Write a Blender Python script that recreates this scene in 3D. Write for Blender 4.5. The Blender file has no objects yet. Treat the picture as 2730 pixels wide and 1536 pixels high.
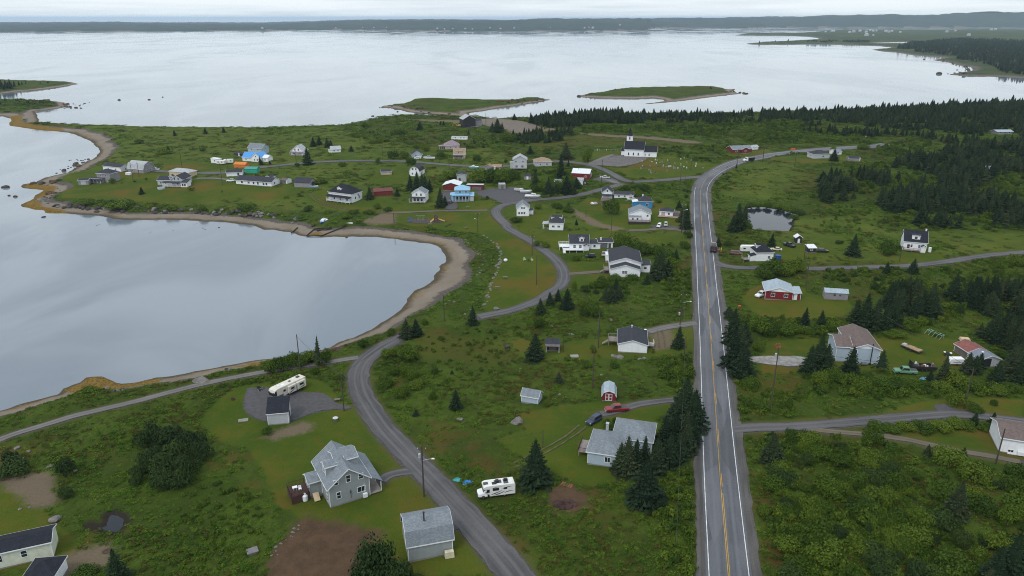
import bpy, bmesh, math, random
import numpy as np
from mathutils import Vector, Matrix
random.seed(7); RNG = np.random.default_rng(7)
PI = math.pi
SC = bpy.context.scene
COL = SC.collection

# ---------------------------------------------------------------- camera
IW, IH, FPX, YH = 2730.0, 1536.0, 1949.0, 48.0
PITCH = math.atan((IH/2-YH)/FPX)
HC = 98.0
cam = bpy.data.cameras.new('camera'); camo = bpy.data.objects.new('camera', cam); COL.objects.link(camo)
camo.location = (0, 0, HC); camo.rotation_euler = (PI/2-PITCH, 0, 0)
cam.sensor_fit = 'HORIZONTAL'; cam.sensor_width = 36.0; cam.lens = 36.0*FPX/IW
cam.clip_start = 1.0; cam.clip_end = 200000.0
SC.camera = camo
# ---------------------------------------------------------------- sky, sun, exposure
SUN_EL, SUN_AZ = math.radians(52), math.radians(215)     # azimuth from +Y clockwise: high behind the camera, to the left
wd = bpy.data.worlds.new('World'); SC.world = wd; wd.use_nodes = True
nt = wd.node_tree; nt.nodes.clear()
def _n(tree, typ, **kw):
    n = tree.nodes.new(typ)
    for k, v in kw.items():
        if k == 'inp':
            for i, val in v.items(): n.inputs[i].default_value = val
        else: setattr(n, k, v)
    return n
wo = _n(nt, 'ShaderNodeOutputWorld')
sky = _n(nt, 'ShaderNodeTexSky', sky_type='NISHITA', sun_disc=False)
sky.sun_elevation = SUN_EL; sky.sun_rotation = SUN_AZ; sky.altitude = 100; sky.air_density = 1.2; sky.dust_density = 2.0
bg1 = _n(nt, 'ShaderNodeBackground', inp={1: 0.1}); nt.links.new(sky.outputs[0], bg1.inputs[0])
# overcast deck: cloud layer seen at constant height (direction divided by its elevation), grey undersides
tc = _n(nt, 'ShaderNodeTexCoord'); sx = _n(nt, 'ShaderNodeSeparateXYZ'); nt.links.new(tc.outputs['Generated'], sx.inputs[0])
ad = _n(nt, 'ShaderNodeMath', operation='ADD', inp={1: 0.035}); ab = _n(nt, 'ShaderNodeMath', operation='ABSOLUTE')
nt.links.new(sx.outputs[2], ab.inputs[0]); nt.links.new(ab.outputs[0], ad.inputs[0])
dx = _n(nt, 'ShaderNodeMath', operation='DIVIDE'); dy = _n(nt, 'ShaderNodeMath', operation='DIVIDE')
nt.links.new(sx.outputs[0], dx.inputs[0]); nt.links.new(ad.outputs[0], dx.inputs[1])
nt.links.new(sx.outputs[1], dy.inputs[0]); nt.links.new(ad.outputs[0], dy.inputs[1])
cx = _n(nt, 'ShaderNodeCombineXYZ', inp={2: 3.7}); nt.links.new(dx.outputs[0], cx.inputs[0]); nt.links.new(dy.outputs[0], cx.inputs[1])
nz = _n(nt, 'ShaderNodeTexNoise', inp={'Scale': 0.16, 'Detail': 6.0, 'Roughness': 0.6}); nt.links.new(cx.outputs[0], nz.inputs['Vector'])
cr = _n(nt, 'ShaderNodeValToRGB')
cr.color_ramp.elements[0].position = 0.33; cr.color_ramp.elements[0].color = (0.66, 0.73, 0.80, 1)
cr.color_ramp.elements[1].position = 0.60; cr.color_ramp.elements[1].color = (0.86, 0.93, 0.97, 1)
nt.links.new(nz.outputs[0], cr.inputs[0])
bg2 = _n(nt, 'ShaderNodeBackground', inp={1: 0.86}); nt.links.new(cr.outputs[0], bg2.inputs[0])
mx = _n(nt, 'ShaderNodeMixShader', inp={0: 0.9})
nt.links.new(bg1.outputs[0], mx.inputs[1]); nt.links.new(bg2.outputs[0], mx.inputs[2]); nt.links.new(mx.outputs[0], wo.inputs[0])
sl = bpy.data.lights.new('sun', 'SUN'); sl.energy = 1.25; sl.angle = math.radians(22); sl.color = (1.0, 0.97, 0.92)
so = bpy.data.objects.new('sun', sl); COL.objects.link(so)
_sd = Vector((math.sin(SUN_AZ)*math.cos(SUN_EL), math.cos(SUN_AZ)*math.cos(SUN_EL), math.sin(SUN_EL)))
so.rotation_euler = (-_sd).to_track_quat('-Z', 'Y').to_euler(); so.location = (0, 0, 300)
SC.view_settings.view_transform = 'Standard'; SC.view_settings.look = 'None'
SC.view_settings.exposure = 0.44; SC.view_settings.gamma = 1.0; SC.view_settings.use_curve_mapping = False
SC.cycles.max_bounces = 5; SC.cycles.diffuse_bounces = 2; SC.cycles.glossy_bounces = 2; SC.cycles.transparent_max_bounces = 4
SC.cycles.transmission_bounces = 2; SC.cycles.volume_bounces = 1; SC.cycles.caustics_reflective = False; SC.cycles.caustics_refractive = False
SC.cycles.use_denoising = True; SC.cycles.denoising_prefilter = 'NONE'; SC.cycles.filter_width = 1.05

# ---------------------------------------------------------------- measuring: pixel rays meet the ground
_cp, _sp = math.cos(PITCH), math.sin(PITCH)
def rays(px, py):
    a = (np.asarray(px, float)-IW/2)/FPX; b = (IH/2-np.asarray(py, float))/FPX
    return np.stack([a, _cp+b*_sp, -_sp+b*_cp], -1)
def at_z(px, py, z=0.0):
    d = rays(px, py); t = (z-HC)/d[..., 2]
    return np.stack([d[..., 0]*t, d[..., 1]*t], -1)
X0 = (0, 680, 1360, 2030); Y0 = (0, 380, 760, 1136); TS = 2536/700.0
def tp(r, c, x, y): return X0[c]+x/TS, Y0[r]+y/TS                 # reading of the survey sheets -> picture
def tl(r, c, s):                                                  # 'x,y x,y ...' -> list of picture points
    return [tp(r, c, *map(float, q.split(',')[:2])) for q in s.split()]
def vscale(y, d): # picture pixels per metre, upright, at ground distance
    return FPX/ (d*_cp + HC*_sp) * math.cos(math.atan2(HC, d))**1

# ---------------------------------------------------------------- materials
MATS = {}
def newmat(name):
    m = bpy.data.materials.new(name); m.use_nodes = True
    t = m.node_tree; t.nodes.clear()
    o = _n(t, 'ShaderNodeOutputMaterial'); b = _n(t, 'ShaderNodeBsdfPrincipled'); t.links.new(b.outputs[0], o.inputs[0])
    return m, t, b
def mixc(t, f, a, b, typ='MIX'):
    n = _n(t, 'ShaderNodeMix', data_type='RGBA', blend_type=typ, clamp_factor=True)
    for i, v in ((0, f), (6, a), (7, b)):
        if isinstance(v, (int, float)): n.inputs[i].default_value = v
        elif isinstance(v, tuple): n.inputs[i].default_value = (v+(1,))[:4]
        else: t.links.new(v, n.inputs[i])
    return n.outputs[2]
def mth(t, op, a, b=0.0, clamp=False):
    n = _n(t, 'ShaderNodeMath', operation=op, use_clamp=clamp)
    for i, v in ((0, a), (1, b)):
        if isinstance(v, (int, float)): n.inputs[i].default_value = v
        else: t.links.new(v, n.inputs[i])
    return n.outputs[0]
def noise(t, vec, scale, detail=3.0, rough=0.55, dist=0.0):
    n = _n(t, 'ShaderNodeTexNoise', inp={'Scale': scale, 'Detail': detail, 'Roughness': rough, 'Distortion': dist})
    if vec is not None: t.links.new(vec, n.inputs['Vector'])
    return n.outputs[0]
def sstep(t, v, lo, hi):
    n = _n(t, 'ShaderNodeMapRange', interpolation_type='SMOOTHSTEP', clamp=True, inp={1: lo, 2: hi, 3: 0.0, 4: 1.0})
    t.links.new(v, n.inputs[0]); return n.outputs[0]
def attr(t, name, typ='GEOMETRY'):
    n = _n(t, 'ShaderNodeAttribute', attribute_name=name, attribute_type=typ); return n.outputs['Fac']
def bump(t, bsdf, h, strength, dist):
    n = _n(t, 'ShaderNodeBump', inp={'Strength': strength, 'Distance': dist}); t.links.new(h, n.inputs['Height']); t.links.new(n.outputs[0], bsdf.inputs['Normal'])
def mat(name, col, rough=0.7, kind='plain', var=0.18, metal=0.0, spec=0.4):
    """plain paint and wood; 'siding' adds clapboard courses, 'shingle' adds mottled courses, 'rib' standing seams"""
    if name in MATS: return MATS[name]
    m, t, b = newmat(name)
    tcn = _n(t, 'ShaderNodeTexCoord'); P = tcn.outputs['Object']
    oi = _n(t, 'ShaderNodeObjectInfo')
    n1 = noise(t, P, 0.9, 4.0); n2 = noise(t, P, 11.0, 2.0)
    f = mth(t, 'ADD', mth(t, 'MULTIPLY', n1, 0.65), mth(t, 'MULTIPLY', n2, 0.35))
    dark = tuple(c*(1-var*1.6) for c in col); lite = tuple(min(1, c*(1+var)) for c in col)
    base = mixc(t, sstep(t, f, 0.3, 0.7), dark, lite)
    if kind in ('siding', 'rib'):
        w = _n(t, 'ShaderNodeTexWave', wave_type='BANDS', bands_direction='Z' if kind == 'siding' else 'X', wave_profile='SAW', inp={'Scale': 1.6 if kind == 'siding' else 0.9, 'Distortion': 0.0})
        t.links.new(P, w.inputs['Vector'])
        bump(t, b, w.outputs[0], 0.45, 0.03)
        st = _n(t, 'ShaderNodeMapping', inp={'Scale': (2.2, 2.2, 0.25)}); t.links.new(P, st.inputs[0])
        grime = sstep(t, noise(t, st.outputs[0], 1.0, 4.0), 0.5, 0.8)
        base = mixc(t, mth(t, 'MULTIPLY', grime, 0.28), base, tuple(c*0.62 for c in (col[0], col[1], col[2]*0.94)))
    if kind == 'shingle':
        mp = _n(t, 'ShaderNodeMapping', inp={'Scale': (3.0, 5.0, 5.0)}); t.links.new(P, mp.inputs[0])
        v = _n(t, 'ShaderNodeTexVoronoi', inp={'Scale': 1.1}); t.links.new(mp.outputs[0], v.inputs['Vector'])
        sp = _n(t, 'ShaderNodeSeparateColor'); t.links.new(v.outputs['Color'], sp.inputs[0])
        base = mixc(t, sstep(t, sp.outputs[0], 0.1, 0.9), mixc(t, 0.5, base, dark), mixc(t, 0.35, base, tuple(min(1, c*1.5) for c in col)))
        st = _n(t, 'ShaderNodeMapping', inp={'Scale': (1.3, 0.25, 0.25)}); t.links.new(P, st.inputs[0])
        base = mixc(t, mth(t, 'MULTIPLY', sstep(t, noise(t, st.outputs[0], 0.8, 3.0), 0.45, 0.75), 0.35), base, tuple(c*0.7 for c in col))
        bump(t, b, sp.outputs[1], 0.5, 0.03); spec = 0.12
    t.links.new(base, b.inputs['Base Color'])
    b.inputs['Roughness'].default_value = rough; b.inputs['Metallic'].default_value = metal
    b.inputs['Specular IOR Level'].default_value = spec
    MATS[name] = m; return m
def leafmat(name, cols, rough=0.65, spread=0.5):
    """foliage: each plant takes its own place between the given greens, each leaf varies a little"""
    m, t, b = newmat(name)
    oi = _n(t, 'ShaderNodeObjectInfo'); geo = _n(t, 'ShaderNodeNewGeometry')
    r = _n(t, 'ShaderNodeValToRGB'); els = r.color_ramp.elements
    for i, c in enumerate(cols):
        e = els[i] if i < 2 else els.new(0.5)
        e.position = i/(len(cols)-1)
        e.color = c+(1,)
    t.links.new(oi.outputs['Random'], r.inputs[0])
    isl = mth(t, 'ADD', mth(t, 'MULTIPLY', geo.outputs['Random Per Island'], spread), 1-spread/2)
    mm = _n(t, 'ShaderNodeVectorMath', operation='SCALE'); t.links.new(r.outputs[0], mm.inputs[0]); t.links.new(isl, mm.inputs['Scale'])
    t.links.new(mm.outputs[0], b.inputs['Base Color']); b.inputs['Roughness'].default_value = rough
    b.inputs['Specular IOR Level'].default_value = 0.06
    MATS[name] = m; return m

# ---------------------------------------------------------------- objects
def tag(o, label=None, cat=None, group=None, kind=None):
    if label: o['label'] = label
    if cat: o['category'] = cat
    if group: o['group'] = group
    if kind: o['kind'] = kind
    return o
def empty(name, loc, rz=0.0):
    o = bpy.data.objects.new(name, None); COL.objects.link(o); o.location = loc; o.rotation_euler = (0, 0, rz); o.empty_display_size = 0.3
    return o
def link(name, me, parent=None, m=None):
    o = bpy.data.objects.new(name, me); COL.objects.link(o)
    if parent is not None: o.parent = parent
    if m is not None and not me.materials: me.materials.append(m)
    return o
class MB:
    """collects vertices and faces, then becomes one mesh"""
    def __init__(s): s.v = []; s.f = []
    def poly(s, pts): n = len(s.v); s.v += [tuple(p) for p in pts]; s.f.append(tuple(range(n, n+len(pts)))); return s
    def box(s, x0, x1, y0, y1, z0, z1, tx=0.0, ty=0.0):
        n = len(s.v)
        s.v += [(x0, y0, z0), (x1, y0, z0), (x1, y1, z0), (x0, y1, z0), (x0+tx, y0+ty, z1), (x1-tx, y0+ty, z1), (x1-tx, y1-ty, z1), (x0+tx, y1-ty, z1)]
        s.f += [tuple(n+i for i in q) for q in ((3, 2, 1, 0), (4, 5, 6, 7), (0, 1, 5, 4), (1, 2, 6, 5), (2, 3, 7, 6), (3, 0, 4, 7))]
        return s
    def prism(s, prof, axis, a, b):
        """closed profile (list of 2D points, counter-clockwise) swept from a to b along axis; 'y': profile is (x,z), 'x': profile is (y,z), 'z': (x,y)"""
        P = {'y': lambda u, v, w: (u, w, v), 'x': lambda u, v, w: (w, u, v), 'z': lambda u, v, w: (u, v, w)}[axis]
        n = len(s.v); k = len(prof)
        s.v += [P(u, v, a) for u, v in prof]+[P(u, v, b) for u, v in prof]
        s.f.append(tuple(n+i for i in range(k))); s.f.append(tuple(n+k+i for i in reversed(range(k))))
        for i in range(k): j = (i+1) % k; s.f.append((n+i, n+k+i, n+k+j, n+j))
        return s
    def tube(s, p, q, r0, r1=None, k=6):
        r1 = r0 if r1 is None else r1
        p, q = Vector(p), Vector(q); d = (q-p); 
        if d.length < 1e-6: return s
        d.normalize(); a = d.orthogonal().normalized(); b = d.cross(a); n = len(s.v)
        for c, r in ((p, r0), (q, r1)):
            for i in range(k):
                t = 2*PI*i/k; s.v.append(tuple(c+a*(math.cos(t)*r)+b*(math.sin(t)*r)))
        for i in range(k): j = (i+1) % k; s.f.append((n+i, n+j, n+k+j, n+k+i))
        s.f.append(tuple(n+i for i in reversed(range(k)))); s.f.append(tuple(n+k+i for i in range(k)))
        return s
    def path(s, pts, r, k=5):
        for p, q in zip(pts[:-1], pts[1:]): s.tube(p, q, r, r, k)
        return s
    def lathe(s, prof, k=12, c=(0, 0, 0)):
        n = len(s.v)
        for r, z in prof:
            for i in range(k): t = 2*PI*i/k; s.v.append((c[0]+r*math.cos(t), c[1]+r*math.sin(t), c[2]+z))
        for j in range(len(prof)-1):
            for i in range(k): a = n+j*k+i; b = n+j*k+(i+1) % k; s.f.append((a, b, b+k, a+k))
        s.f.append(tuple(n+i for i in reversed(range(k)))); s.f.append(tuple(n+(len(prof)-1)*k+i for i in range(k)))
        return s
    def mesh(s, name, m=None, fix=True, smooth=False):
        me = bpy.data.meshes.new(name); me.from_pydata(s.v, [], s.f)
        if fix:
            b = bmesh.new(); b.from_mesh(me); bmesh.ops.recalc_face_normals(b, faces=b.faces); b.to_mesh(me); b.free()
        if smooth: me.polygons.foreach_set('use_smooth', [True]*len(me.polygons))
        if m is not None: me.materials.append(m)
        me.update(); return me
    def build(s, name, m, parent=None, smooth=False): return link(name, s.mesh(name, m, True, smooth), parent)
# ================================================================ THE LAND
# shore lines surveyed as picture points on the water level; third number = width of the beach in metres
def shore(parts):
    pts = []; w = []
    for r, c, width, s in parts:
        for (x, y) in tl(r, c, s):
            pts.append(at_z(x, y, 0.0)); w.append(width)
    return pts, w
MAIN = shore([
 (2,0,7,'0,1212 280,1130 560,1060 610,1000 790,940 830,890 990,880 1060,920 1180,950 1330,935 1500,895 1700,875 1850,850 2050,800 2300,765 2536,715'),
 (2,1,4,'200,712 450,680 720,610'), (2,1,6,'830,550 960,500'), (2,1,8,'1100,430 1280,330'), (2,1,12,'1400,230 1480,150 1530,70 1660,0'),
 (1,1,13,'1710,1330 1790,1210 1840,1130 1830,1080 1800,1030 1770,1000'), (1,1,10,'1690,975 1500,955 1330,930 1150,910 960,905'), (1,1,11,'870,915 650,912 490,910 400,890 300,860 200,850 90,840 0,810'),
 (1,0,9,'2400,795 2250,775 2100,765 1950,765 1800,750 1560,745 1380,748 1230,745 1120,740 1050,725 900,705 700,690 560,685'), (1,0,15,'450,680 400,655 260,640 210,605 290,555 350,510 420,465 330,450 230,440 205,405 350,385 420,340 560,310'),
 (1,0,12,'650,290 760,230 830,190 920,150 965,80 940,50 910,20'), (0,0,16,'880,1370 800,1330 700,1290 560,1270 400,1260 220,1235 90,1215 110,1150 0,1120 -900,1120')])
def _tail(M, pts, w):
    for p in pts: M[0].append(np.array(p, float)); M[1].append(w)
_l = at_z(*tp(0,0,-900,970))
_tail(MAIN, [_l], 8)
_m2 = shore([(0,0,4,'0,970 50,965 420,985'), (0,0,9,'500,975 620,990 640,1030 560,1050 440,1065 330,1075'), (0,0,14,'355,1095 380,1190'), (0,0,2,'470,1205 700,1215 1000,1225 1400,1240 1800,1245 2100,1248 2536,1250'),
 (0,1,2,'400,1240 850,1222'), (0,1,8,'940,1190 1100,1160 1270,1130'), (0,1,4,'1350,1128 1500,1125 1750,1130'), (0,1,12,'2000,1128 2130,1105 2240,1140 2400,1150'), (0,2,4,'0,1150 150,1150 400,1140 500,1128 650,1118 800,1112 1000,1108 1400,1108 2000,1104 2300,1102'), (0,3,4,'0,1092 300,1087 500,1082 800,1075'), (0,3,5,'1050,1040 1120,1050 1200,1062 1500,1035 2000,1005 2536,985')])
MAIN[0].extend(_m2[0]); MAIN[1].extend(_m2[1])
_tail(MAIN, [(800, 870), (1500, 700), (1500, -400), (-1200, -400), (-420, 60)], 5)
_f = at_z(0, 1094.5); _tail(MAIN, [tuple(_f+np.array([-60, -42]))], 6)
ISL1 = shore([(0,1,12,'1195,1040 1300,1045 1400,1060 1470,1085 1600,1095 1720,1105 1800,1110 1900,1120 2000,1140 2080,1140 2070,1088 2200,1075 2350,1045'), (0,2,6,'0,1028 100,1015 200,998 340,972 400,965 330,955 250,958 120,955 0,978'), (0,1,2,'2400,980 2250,982 2100,975 2000,975 1850,985 1700,985 1500,990 1475,1010'), (0,1,6,'1380,1022 1250,1022')])
ISL2 = shore([(0,2,13,'640,930 700,942 850,947 1000,952 1200,957 1380,947 1480,962 1490,978 1390,992 1250,1006 1300,1008 1500,992 1700,972 1900,945 2100,920 2230,907 2140,885 2180,860 2100,862'), (0,2,2,'1990,850 1850,848 1600,852 1300,858 1100,865 950,885'), (0,2,5,'850,905 780,912 700,918')])
HEAD = shore([(0,0,3,'-900,770 0,780 250,790 500,795'), (0,0,9,'620,798 680,792 765,812 640,832 480,857 300,877 150,888 0,912 -900,960')])
FARR = shore([(0,2,8,'2260,424'), (0,3,12,'0,433 200,431 440,429 700,429 900,436 1100,441 1270,462 1060,480 1130,492 1300,507 1450,532 1650,547 1790,557 1650,582 1780,597 1900,632 2030,647 2040,682 1880,707 1800,722 2000,737 2300,737 2536,752 3600,850')])
_tail(FARR, [(2600, 1500), (7000, 3500), (9000, 6000)], 5)
_m2 = shore([(0,3,10,'2700,287 1500,292 700,290 640,300 350,320 0,322'), (0,2,10,'2500,318 2300,322 2170,342 2400,345'), (0,3,10,'0,344 200,346 420,352 540,366 560,380 450,386 200,400 0,407'), (0,2,10,'2400,413')])
FARR[0].extend(_m2[0]); FARR[1].extend(_m2[1])
LAGOON = shore([(0,3,1,'1050,412 1200,408 1400,404 1410,412 1300,424 1150,424')])
POND = None   # surveyed below on its own level
def sdf(P, poly, want=False):
    """signed distance (inside positive) of points P[n,2] to a closed polygon; with want also the nearest vertex value"""
    V = np.array(poly[0] if isinstance(poly, tuple) else poly, float); B = np.roll(V, -1, 0)
    Wd = np.array(poly[1], float) if want else None
    best = np.full(len(P), 1e18); wv = np.zeros(len(P)); ins = np.zeros(len(P), bool)
    for i in range(len(V)):
        a, b = V[i], B[i]; ab = b-a; L2 = max(1e-9, float(ab@ab))
        rx = P[:, 0]-a[0]; ry = P[:, 1]-a[1]
        t = np.clip((rx*ab[0]+ry*ab[1])/L2, 0, 1)
        d2 = (rx-t*ab[0])**2+(ry-t*ab[1])**2
        k = d2 < best; best[k] = d2[k]
        if want:
            w = Wd[i]*(1-t)+Wd[(i+1) % len(V)]*t; wv[k] = w[k]
        if a[1] != b[1]:
            c = ((a[1] > P[:, 1]) != (b[1] > P[:, 1])) & (P[:, 0] < (b[0]-a[0])*(P[:, 1]-a[1])/(b[1]-a[1])+a[0])
            ins ^= c
    d = np.sqrt(best); d = np.where(ins, d, -d)
    return (d, wv) if want else d
def pline(P, V):
    best = np.full(len(P), 1e18)
    for a, b in zip(V[:-1], V[1:]):
        ab = b-a; L2 = max(1e-9, float(ab@ab)); rx = P[:, 0]-a[0]; ry = P[:, 1]-a[1]
        t = np.clip((rx*ab[0]+ry*ab[1])/L2, 0, 1)
        best = np.minimum(best, (rx-t*ab[0])**2+(ry-t*ab[1])**2)
    return np.sqrt(best)
def vnoise(x, y, s, seed=0):
    """smooth value noise, -1..1"""
    x = np.asarray(x, float)/s+seed*17.3; y = np.asarray(y, float)/s-seed*9.1
    xi = np.floor(x).astype(np.int64); yi = np.floor(y).astype(np.int64); fx = x-xi; fy = y-yi
    fx = fx*fx*(3-2*fx); fy = fy*fy*(3-2*fy)
    def h(a, b):
        n = (a*374761393+b*668265263+seed*1442695) & 0x7fffffff; n = ((n ^ (n >> 13))*1274126177) & 0x7fffffff
        return ((n ^ (n >> 16)) & 0xffff)/32767.5-1
    return (h(xi, yi)*(1-fx)+h(xi+1, yi)*fx)*(1-fy)+(h(xi, yi+1)*(1-fx)+h(xi+1, yi+1)*fx)*fy
def smooth(a, lo, hi): t = np.clip((a-lo)/(hi-lo), 0, 1); return t*t*(3-2*t)
BUMPS = []                                    # gentle knolls: x, y, radius, height
for (r, c, x, y, rad, hgt) in ((1,2,1250,120,55,4.0), (3,2,2100,1300,60,2.0), (2,0,1960,930,4,0), (0,1,1700,980,30,3.0)):
    q = at_z(*tp(r, c, x, y), 3.0); BUMPS.append((q[0], q[1], rad, hgt))
# far ridge line: picture x -> picture y of the skyline
SKX = [-600, 0, 300, 500, 680, 800, 950, 1150, 1350, 1470, 1600, 1750, 2060, 2250, 2400, 2530, 2730, 3400]
SKY = [66, 66, 65, 67, 68, 64, 57.5, 56.5, 59, 54, 53.5, 52.5, 47.5, 43.5, 41.5, 40, 38, 36]
FSX = [-600, 0, 410, 680, 900, 1200, 1360, 1580, 1728, 1740, 1800, 2000, 2050, 2200, 3400]
FSY = [86, 85.5, 84, 82, 79.5, 83, 83, 82.5, 81, 76, 75, 75.5, 74, 74, 74]
def far_z(P):
    x, y = P[:, 0], P[:, 1]
    yy = np.maximum(y, 1)
    # bearing -> picture x near the horizon
    px = IW/2+FPX*x/(yy*_cp)*1.0
    r = np.hypot(x, y)
    def rr(py): d = rays(px*0+IW/2, py); return HC/np.maximum(1e-4, -d[:, 2])*d[:, 1]/1.0
    fy = np.interp(px, FSX, FSY)
    r0 = HC*1.0/np.tan(np.maximum(1e-4, PITCH-np.arctan((IH/2-fy)/FPX)))
    s = yy-r0                                                # metres beyond the far shore
    yr = r0+1900
    dep = PITCH-np.arctan((IH/2-np.interp(px, SKX, SKY))/FPX)
    zr = HC-yr*np.tan(dep)
    n = 1+0.20*vnoise(x, y, 520, 3)+0.12*vnoise(x, y, 190, 4)
    low = 10+9*vnoise(x, y, 500, 5)
    z = np.where(s < 700, low*smooth(s, 0, 120), low)
    z = z+(np.maximum(zr*n-low, 0))*smooth(s, 350, 1900)
    z = z+np.where(s > 0, 6.0*vnoise(x, y, 70, 6)*smooth(s, 20, 120)+2.5*np.abs(vnoise(x, y, 19, 7))*smooth(s, 20, 120), 0)
    return np.where((s > 0) & (y > 3000), z, -30.0), s
def heights(P, full=False):
    P = np.asarray(P, float).reshape(-1, 2)
    near = P[:, 1] < 2400
    lst = [(MAIN, 0), (ISL1, 1), (ISL2, 2), (HEAD, 3), (FARR, 4)]
    sd = np.full(len(P), -1e9); wv = np.full(len(P), 5.0); who = np.zeros(len(P), int)
    for poly, k in lst:
        V = np.array(poly[0]); lo = V.min(0)-60; hi = V.max(0)+60
        ix = np.where((P[:, 0] > lo[0]) & (P[:, 0] < hi[0]) & (P[:, 1] > lo[1]) & (P[:, 1] < hi[1]))[0]
        if not len(ix): continue
        d, w = sdf(P[ix], poly, True)
        if k == 4:
            d = np.minimum(d, -sdf(P[ix], LAGOON))
        b = d > sd[ix]; jx = ix[b]; sd[jx] = d[b]; wv[jx] = w[b]; who[jx] = k
    x, y = P[:, 0], P[:, 1]
    sc = np.where(who == 4, 0.5, 1.0)
    jag = (vnoise(x, y, 5.5, 1)*0.9+vnoise(x, y, 2.2, 2)*0.45)*np.clip(wv/9, 0.35, 1.2)
    s2 = sd+jag*np.exp(-np.abs(sd)/9)
    wv = wv*(1+0.22*vnoise(x, y, 14, 8))
    bank = np.where(who == 0, 1.7, np.where(who < 4, 2.2, 1.5))
    z = np.where(s2 < 0, np.maximum(s2*0.12, -3.0), np.minimum(s2, wv)/wv*1.3)
    z = z+bank*smooth(s2, wv*0.95, wv+5.5)
    inl = smooth(s2, wv+5, wv+150)
    z = z+np.where(who == 0, 4.2, 3.0)*inl
    z = z+smooth(s2, wv+8, wv+60)*(0.9*vnoise(x, y, 75, 11)+0.45*vnoise(x, y, 31, 12))*np.where(who == 4, 1.6, 1)
    for bx, by, br, bh in BUMPS: z = z+np.where(sd > 0, bh*np.exp(-((x-bx)**2+(y-by)**2)/br**2), 0)
    # far right lowland climbs gently inland
    z = z+np.where(who == 4, 10*smooth(s2, 150, 1800), 0)
    fz, fs = far_z(P)
    k = fz > z; z = np.where(k, fz, z); who = np.where(k & (fs > 0) & (y > 3000), 5, who)
    s2 = np.where(who == 5, fs, s2)
    if full: return z, s2, wv, who
    return z
def ground(px, py, it=5):
    """picture points -> points on the ground, [n,3]"""
    px = np.atleast_1d(np.asarray(px, float)); py = np.atleast_1d(np.asarray(py, float)); z = np.full(len(px), 4.0)
    for _ in range(it):
        p = at_z(px, py, 0.0)*((HC-z)/HC)[:, None]
        z = 0.5*z+0.5*np.maximum(heights(p), 0.0) if _ else np.maximum(heights(p), 0.0)
    p = at_z(px, py, 0.0)*((HC-z)/HC)[:, None]
    return np.concatenate([p, np.maximum(heights(p), 0)[:, None]], 1)
def gpts(pts): a = np.array(pts, float); return ground(a[:, 0], a[:, 1])
def gt(r, c, s): return gpts(tl(r, c, s))
def gz(x, y): return float(heights(np.array([[x, y]]))[0])

# ---------------- roads and lanes: centre lines with half widths
def densify(V, step):
    out = [V[0]]
    for a, b in zip(V[:-1], V[1:]):
        n = max(1, int(np.linalg.norm(b-a)/step))
        out += [a+(b-a)*(i+1)/n for i in range(n)]
    return np.array(out)
def chaikin(V, n=2):
    for _ in range(n):
        q = [V[0]]
        for a, b in zip(V[:-1], V[1:]): q += [a*.75+b*.25, a*.25+b*.75]
        q.append(V[-1]); V = np.array(q)
    return V
# highway: left and right white line read off the sheets
hwL = tl(3,2,'1925,1449 1905,1000 1888,600 1865,0')+tl(2,2,'1855,950 1842,520 1815,0')+tl(1,2,'1808,1160 1795,900 1786,700 1782,560 1786,470 1805,400')
hwR = tl(3,2,'2303,1449 2245,1000 2195,600 2130,0')+tl(2,2,'2085,900 2045,520 1990,50')+tl(1,2,'1965,1160 1935,930 1910,740 1896,600 1892,500 1905,420')
hL = gpts(hwL)[:, :2]; hR = gpts(hwR)[:, :2]
far_c = gt(1,2,'1920,330 2010,270 2120,215 2250,175 2400,150')[:, :2]
far2 = gt(1,3,'0,150 120,118 300,92 500,75 700,62 900,50 1040,45 1150,32 1205,18')[:, :2]
mid = (hL+hR)/2; halfw = 3.35
_s = gpts([(1925+45, 1700)])[0, :2]; _dir = (mid[0]-mid[2]); _dir = _dir/np.linalg.norm(_dir)
mid = np.concatenate([[mid[0]+_dir*160, mid[0]+_dir*80], mid])
HWY = chaikin(np.concatenate([mid, far_c, far2[1:]]), 3)
LANES = {}
def lane(name, hw, parts, ext=None):
    V = np.concatenate([gt(r, c, s)[:, :2] for r, c, s in parts]); LANES[name] = (chaikin(V, 3), hw); return LANES[name]
lane('cove', 2.8, [(3,1,'2800,1800 2620,1600 2440,1330 2085,930 1765,580 1285,85'), (2,1,'1170,1290 1055,1120 1000,970 990,850 1050,730 1180,630 1330,545 1450,490')])
lane('shore_track', 1.25, [(3,0,'-300,250 0,130 130,80'), (2,0,'420,1360 700,1270 1000,1200 1300,1130 1700,1020 2100,925 2500,850'), (2,1,'180,830 400,790 560,775 780,735 1000,700')])
lane('park', 2.3, [(2,2,'-300,310 -120,275 0,250 150,200 330,120 430,50'), (1,2,'500,1380 530,1290 500,1200 420,1110 300,1020 180,940 60,880 -40,820'), (1,1,'2440,800 2360,740 2320,690 2330,640 2420,600 2520,585'), (1,2,'0,600 150,560 420,545 600,520 760,490 880,455 1000,430 1080,400')])
lane('village', 2.6, [(1,2,'1880,330 1700,345 1500,365 1330,375 1150,385 1050,345 960,290 850,240 700,205 560,190 420,180'), (1,2,'250,205'), (1,1,'2300,245 2050,230 1800,215 1600,195 1400,180 1100,178 800,182 620,190'), (1,1,'350,210 150,235 0,245'), (1,0,'2500,245 2400,280 2200,295 1950,300 1700,290 1480,275')])
lane('blue_house_drive', 1.2, [(1,1,'2240,655 2000,660 1700,665 1400,680 1240,672')])
lane('left_drive', 1.3, [(1,0,'1900,350 2050,345 2200,360 2290,370')])
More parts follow.
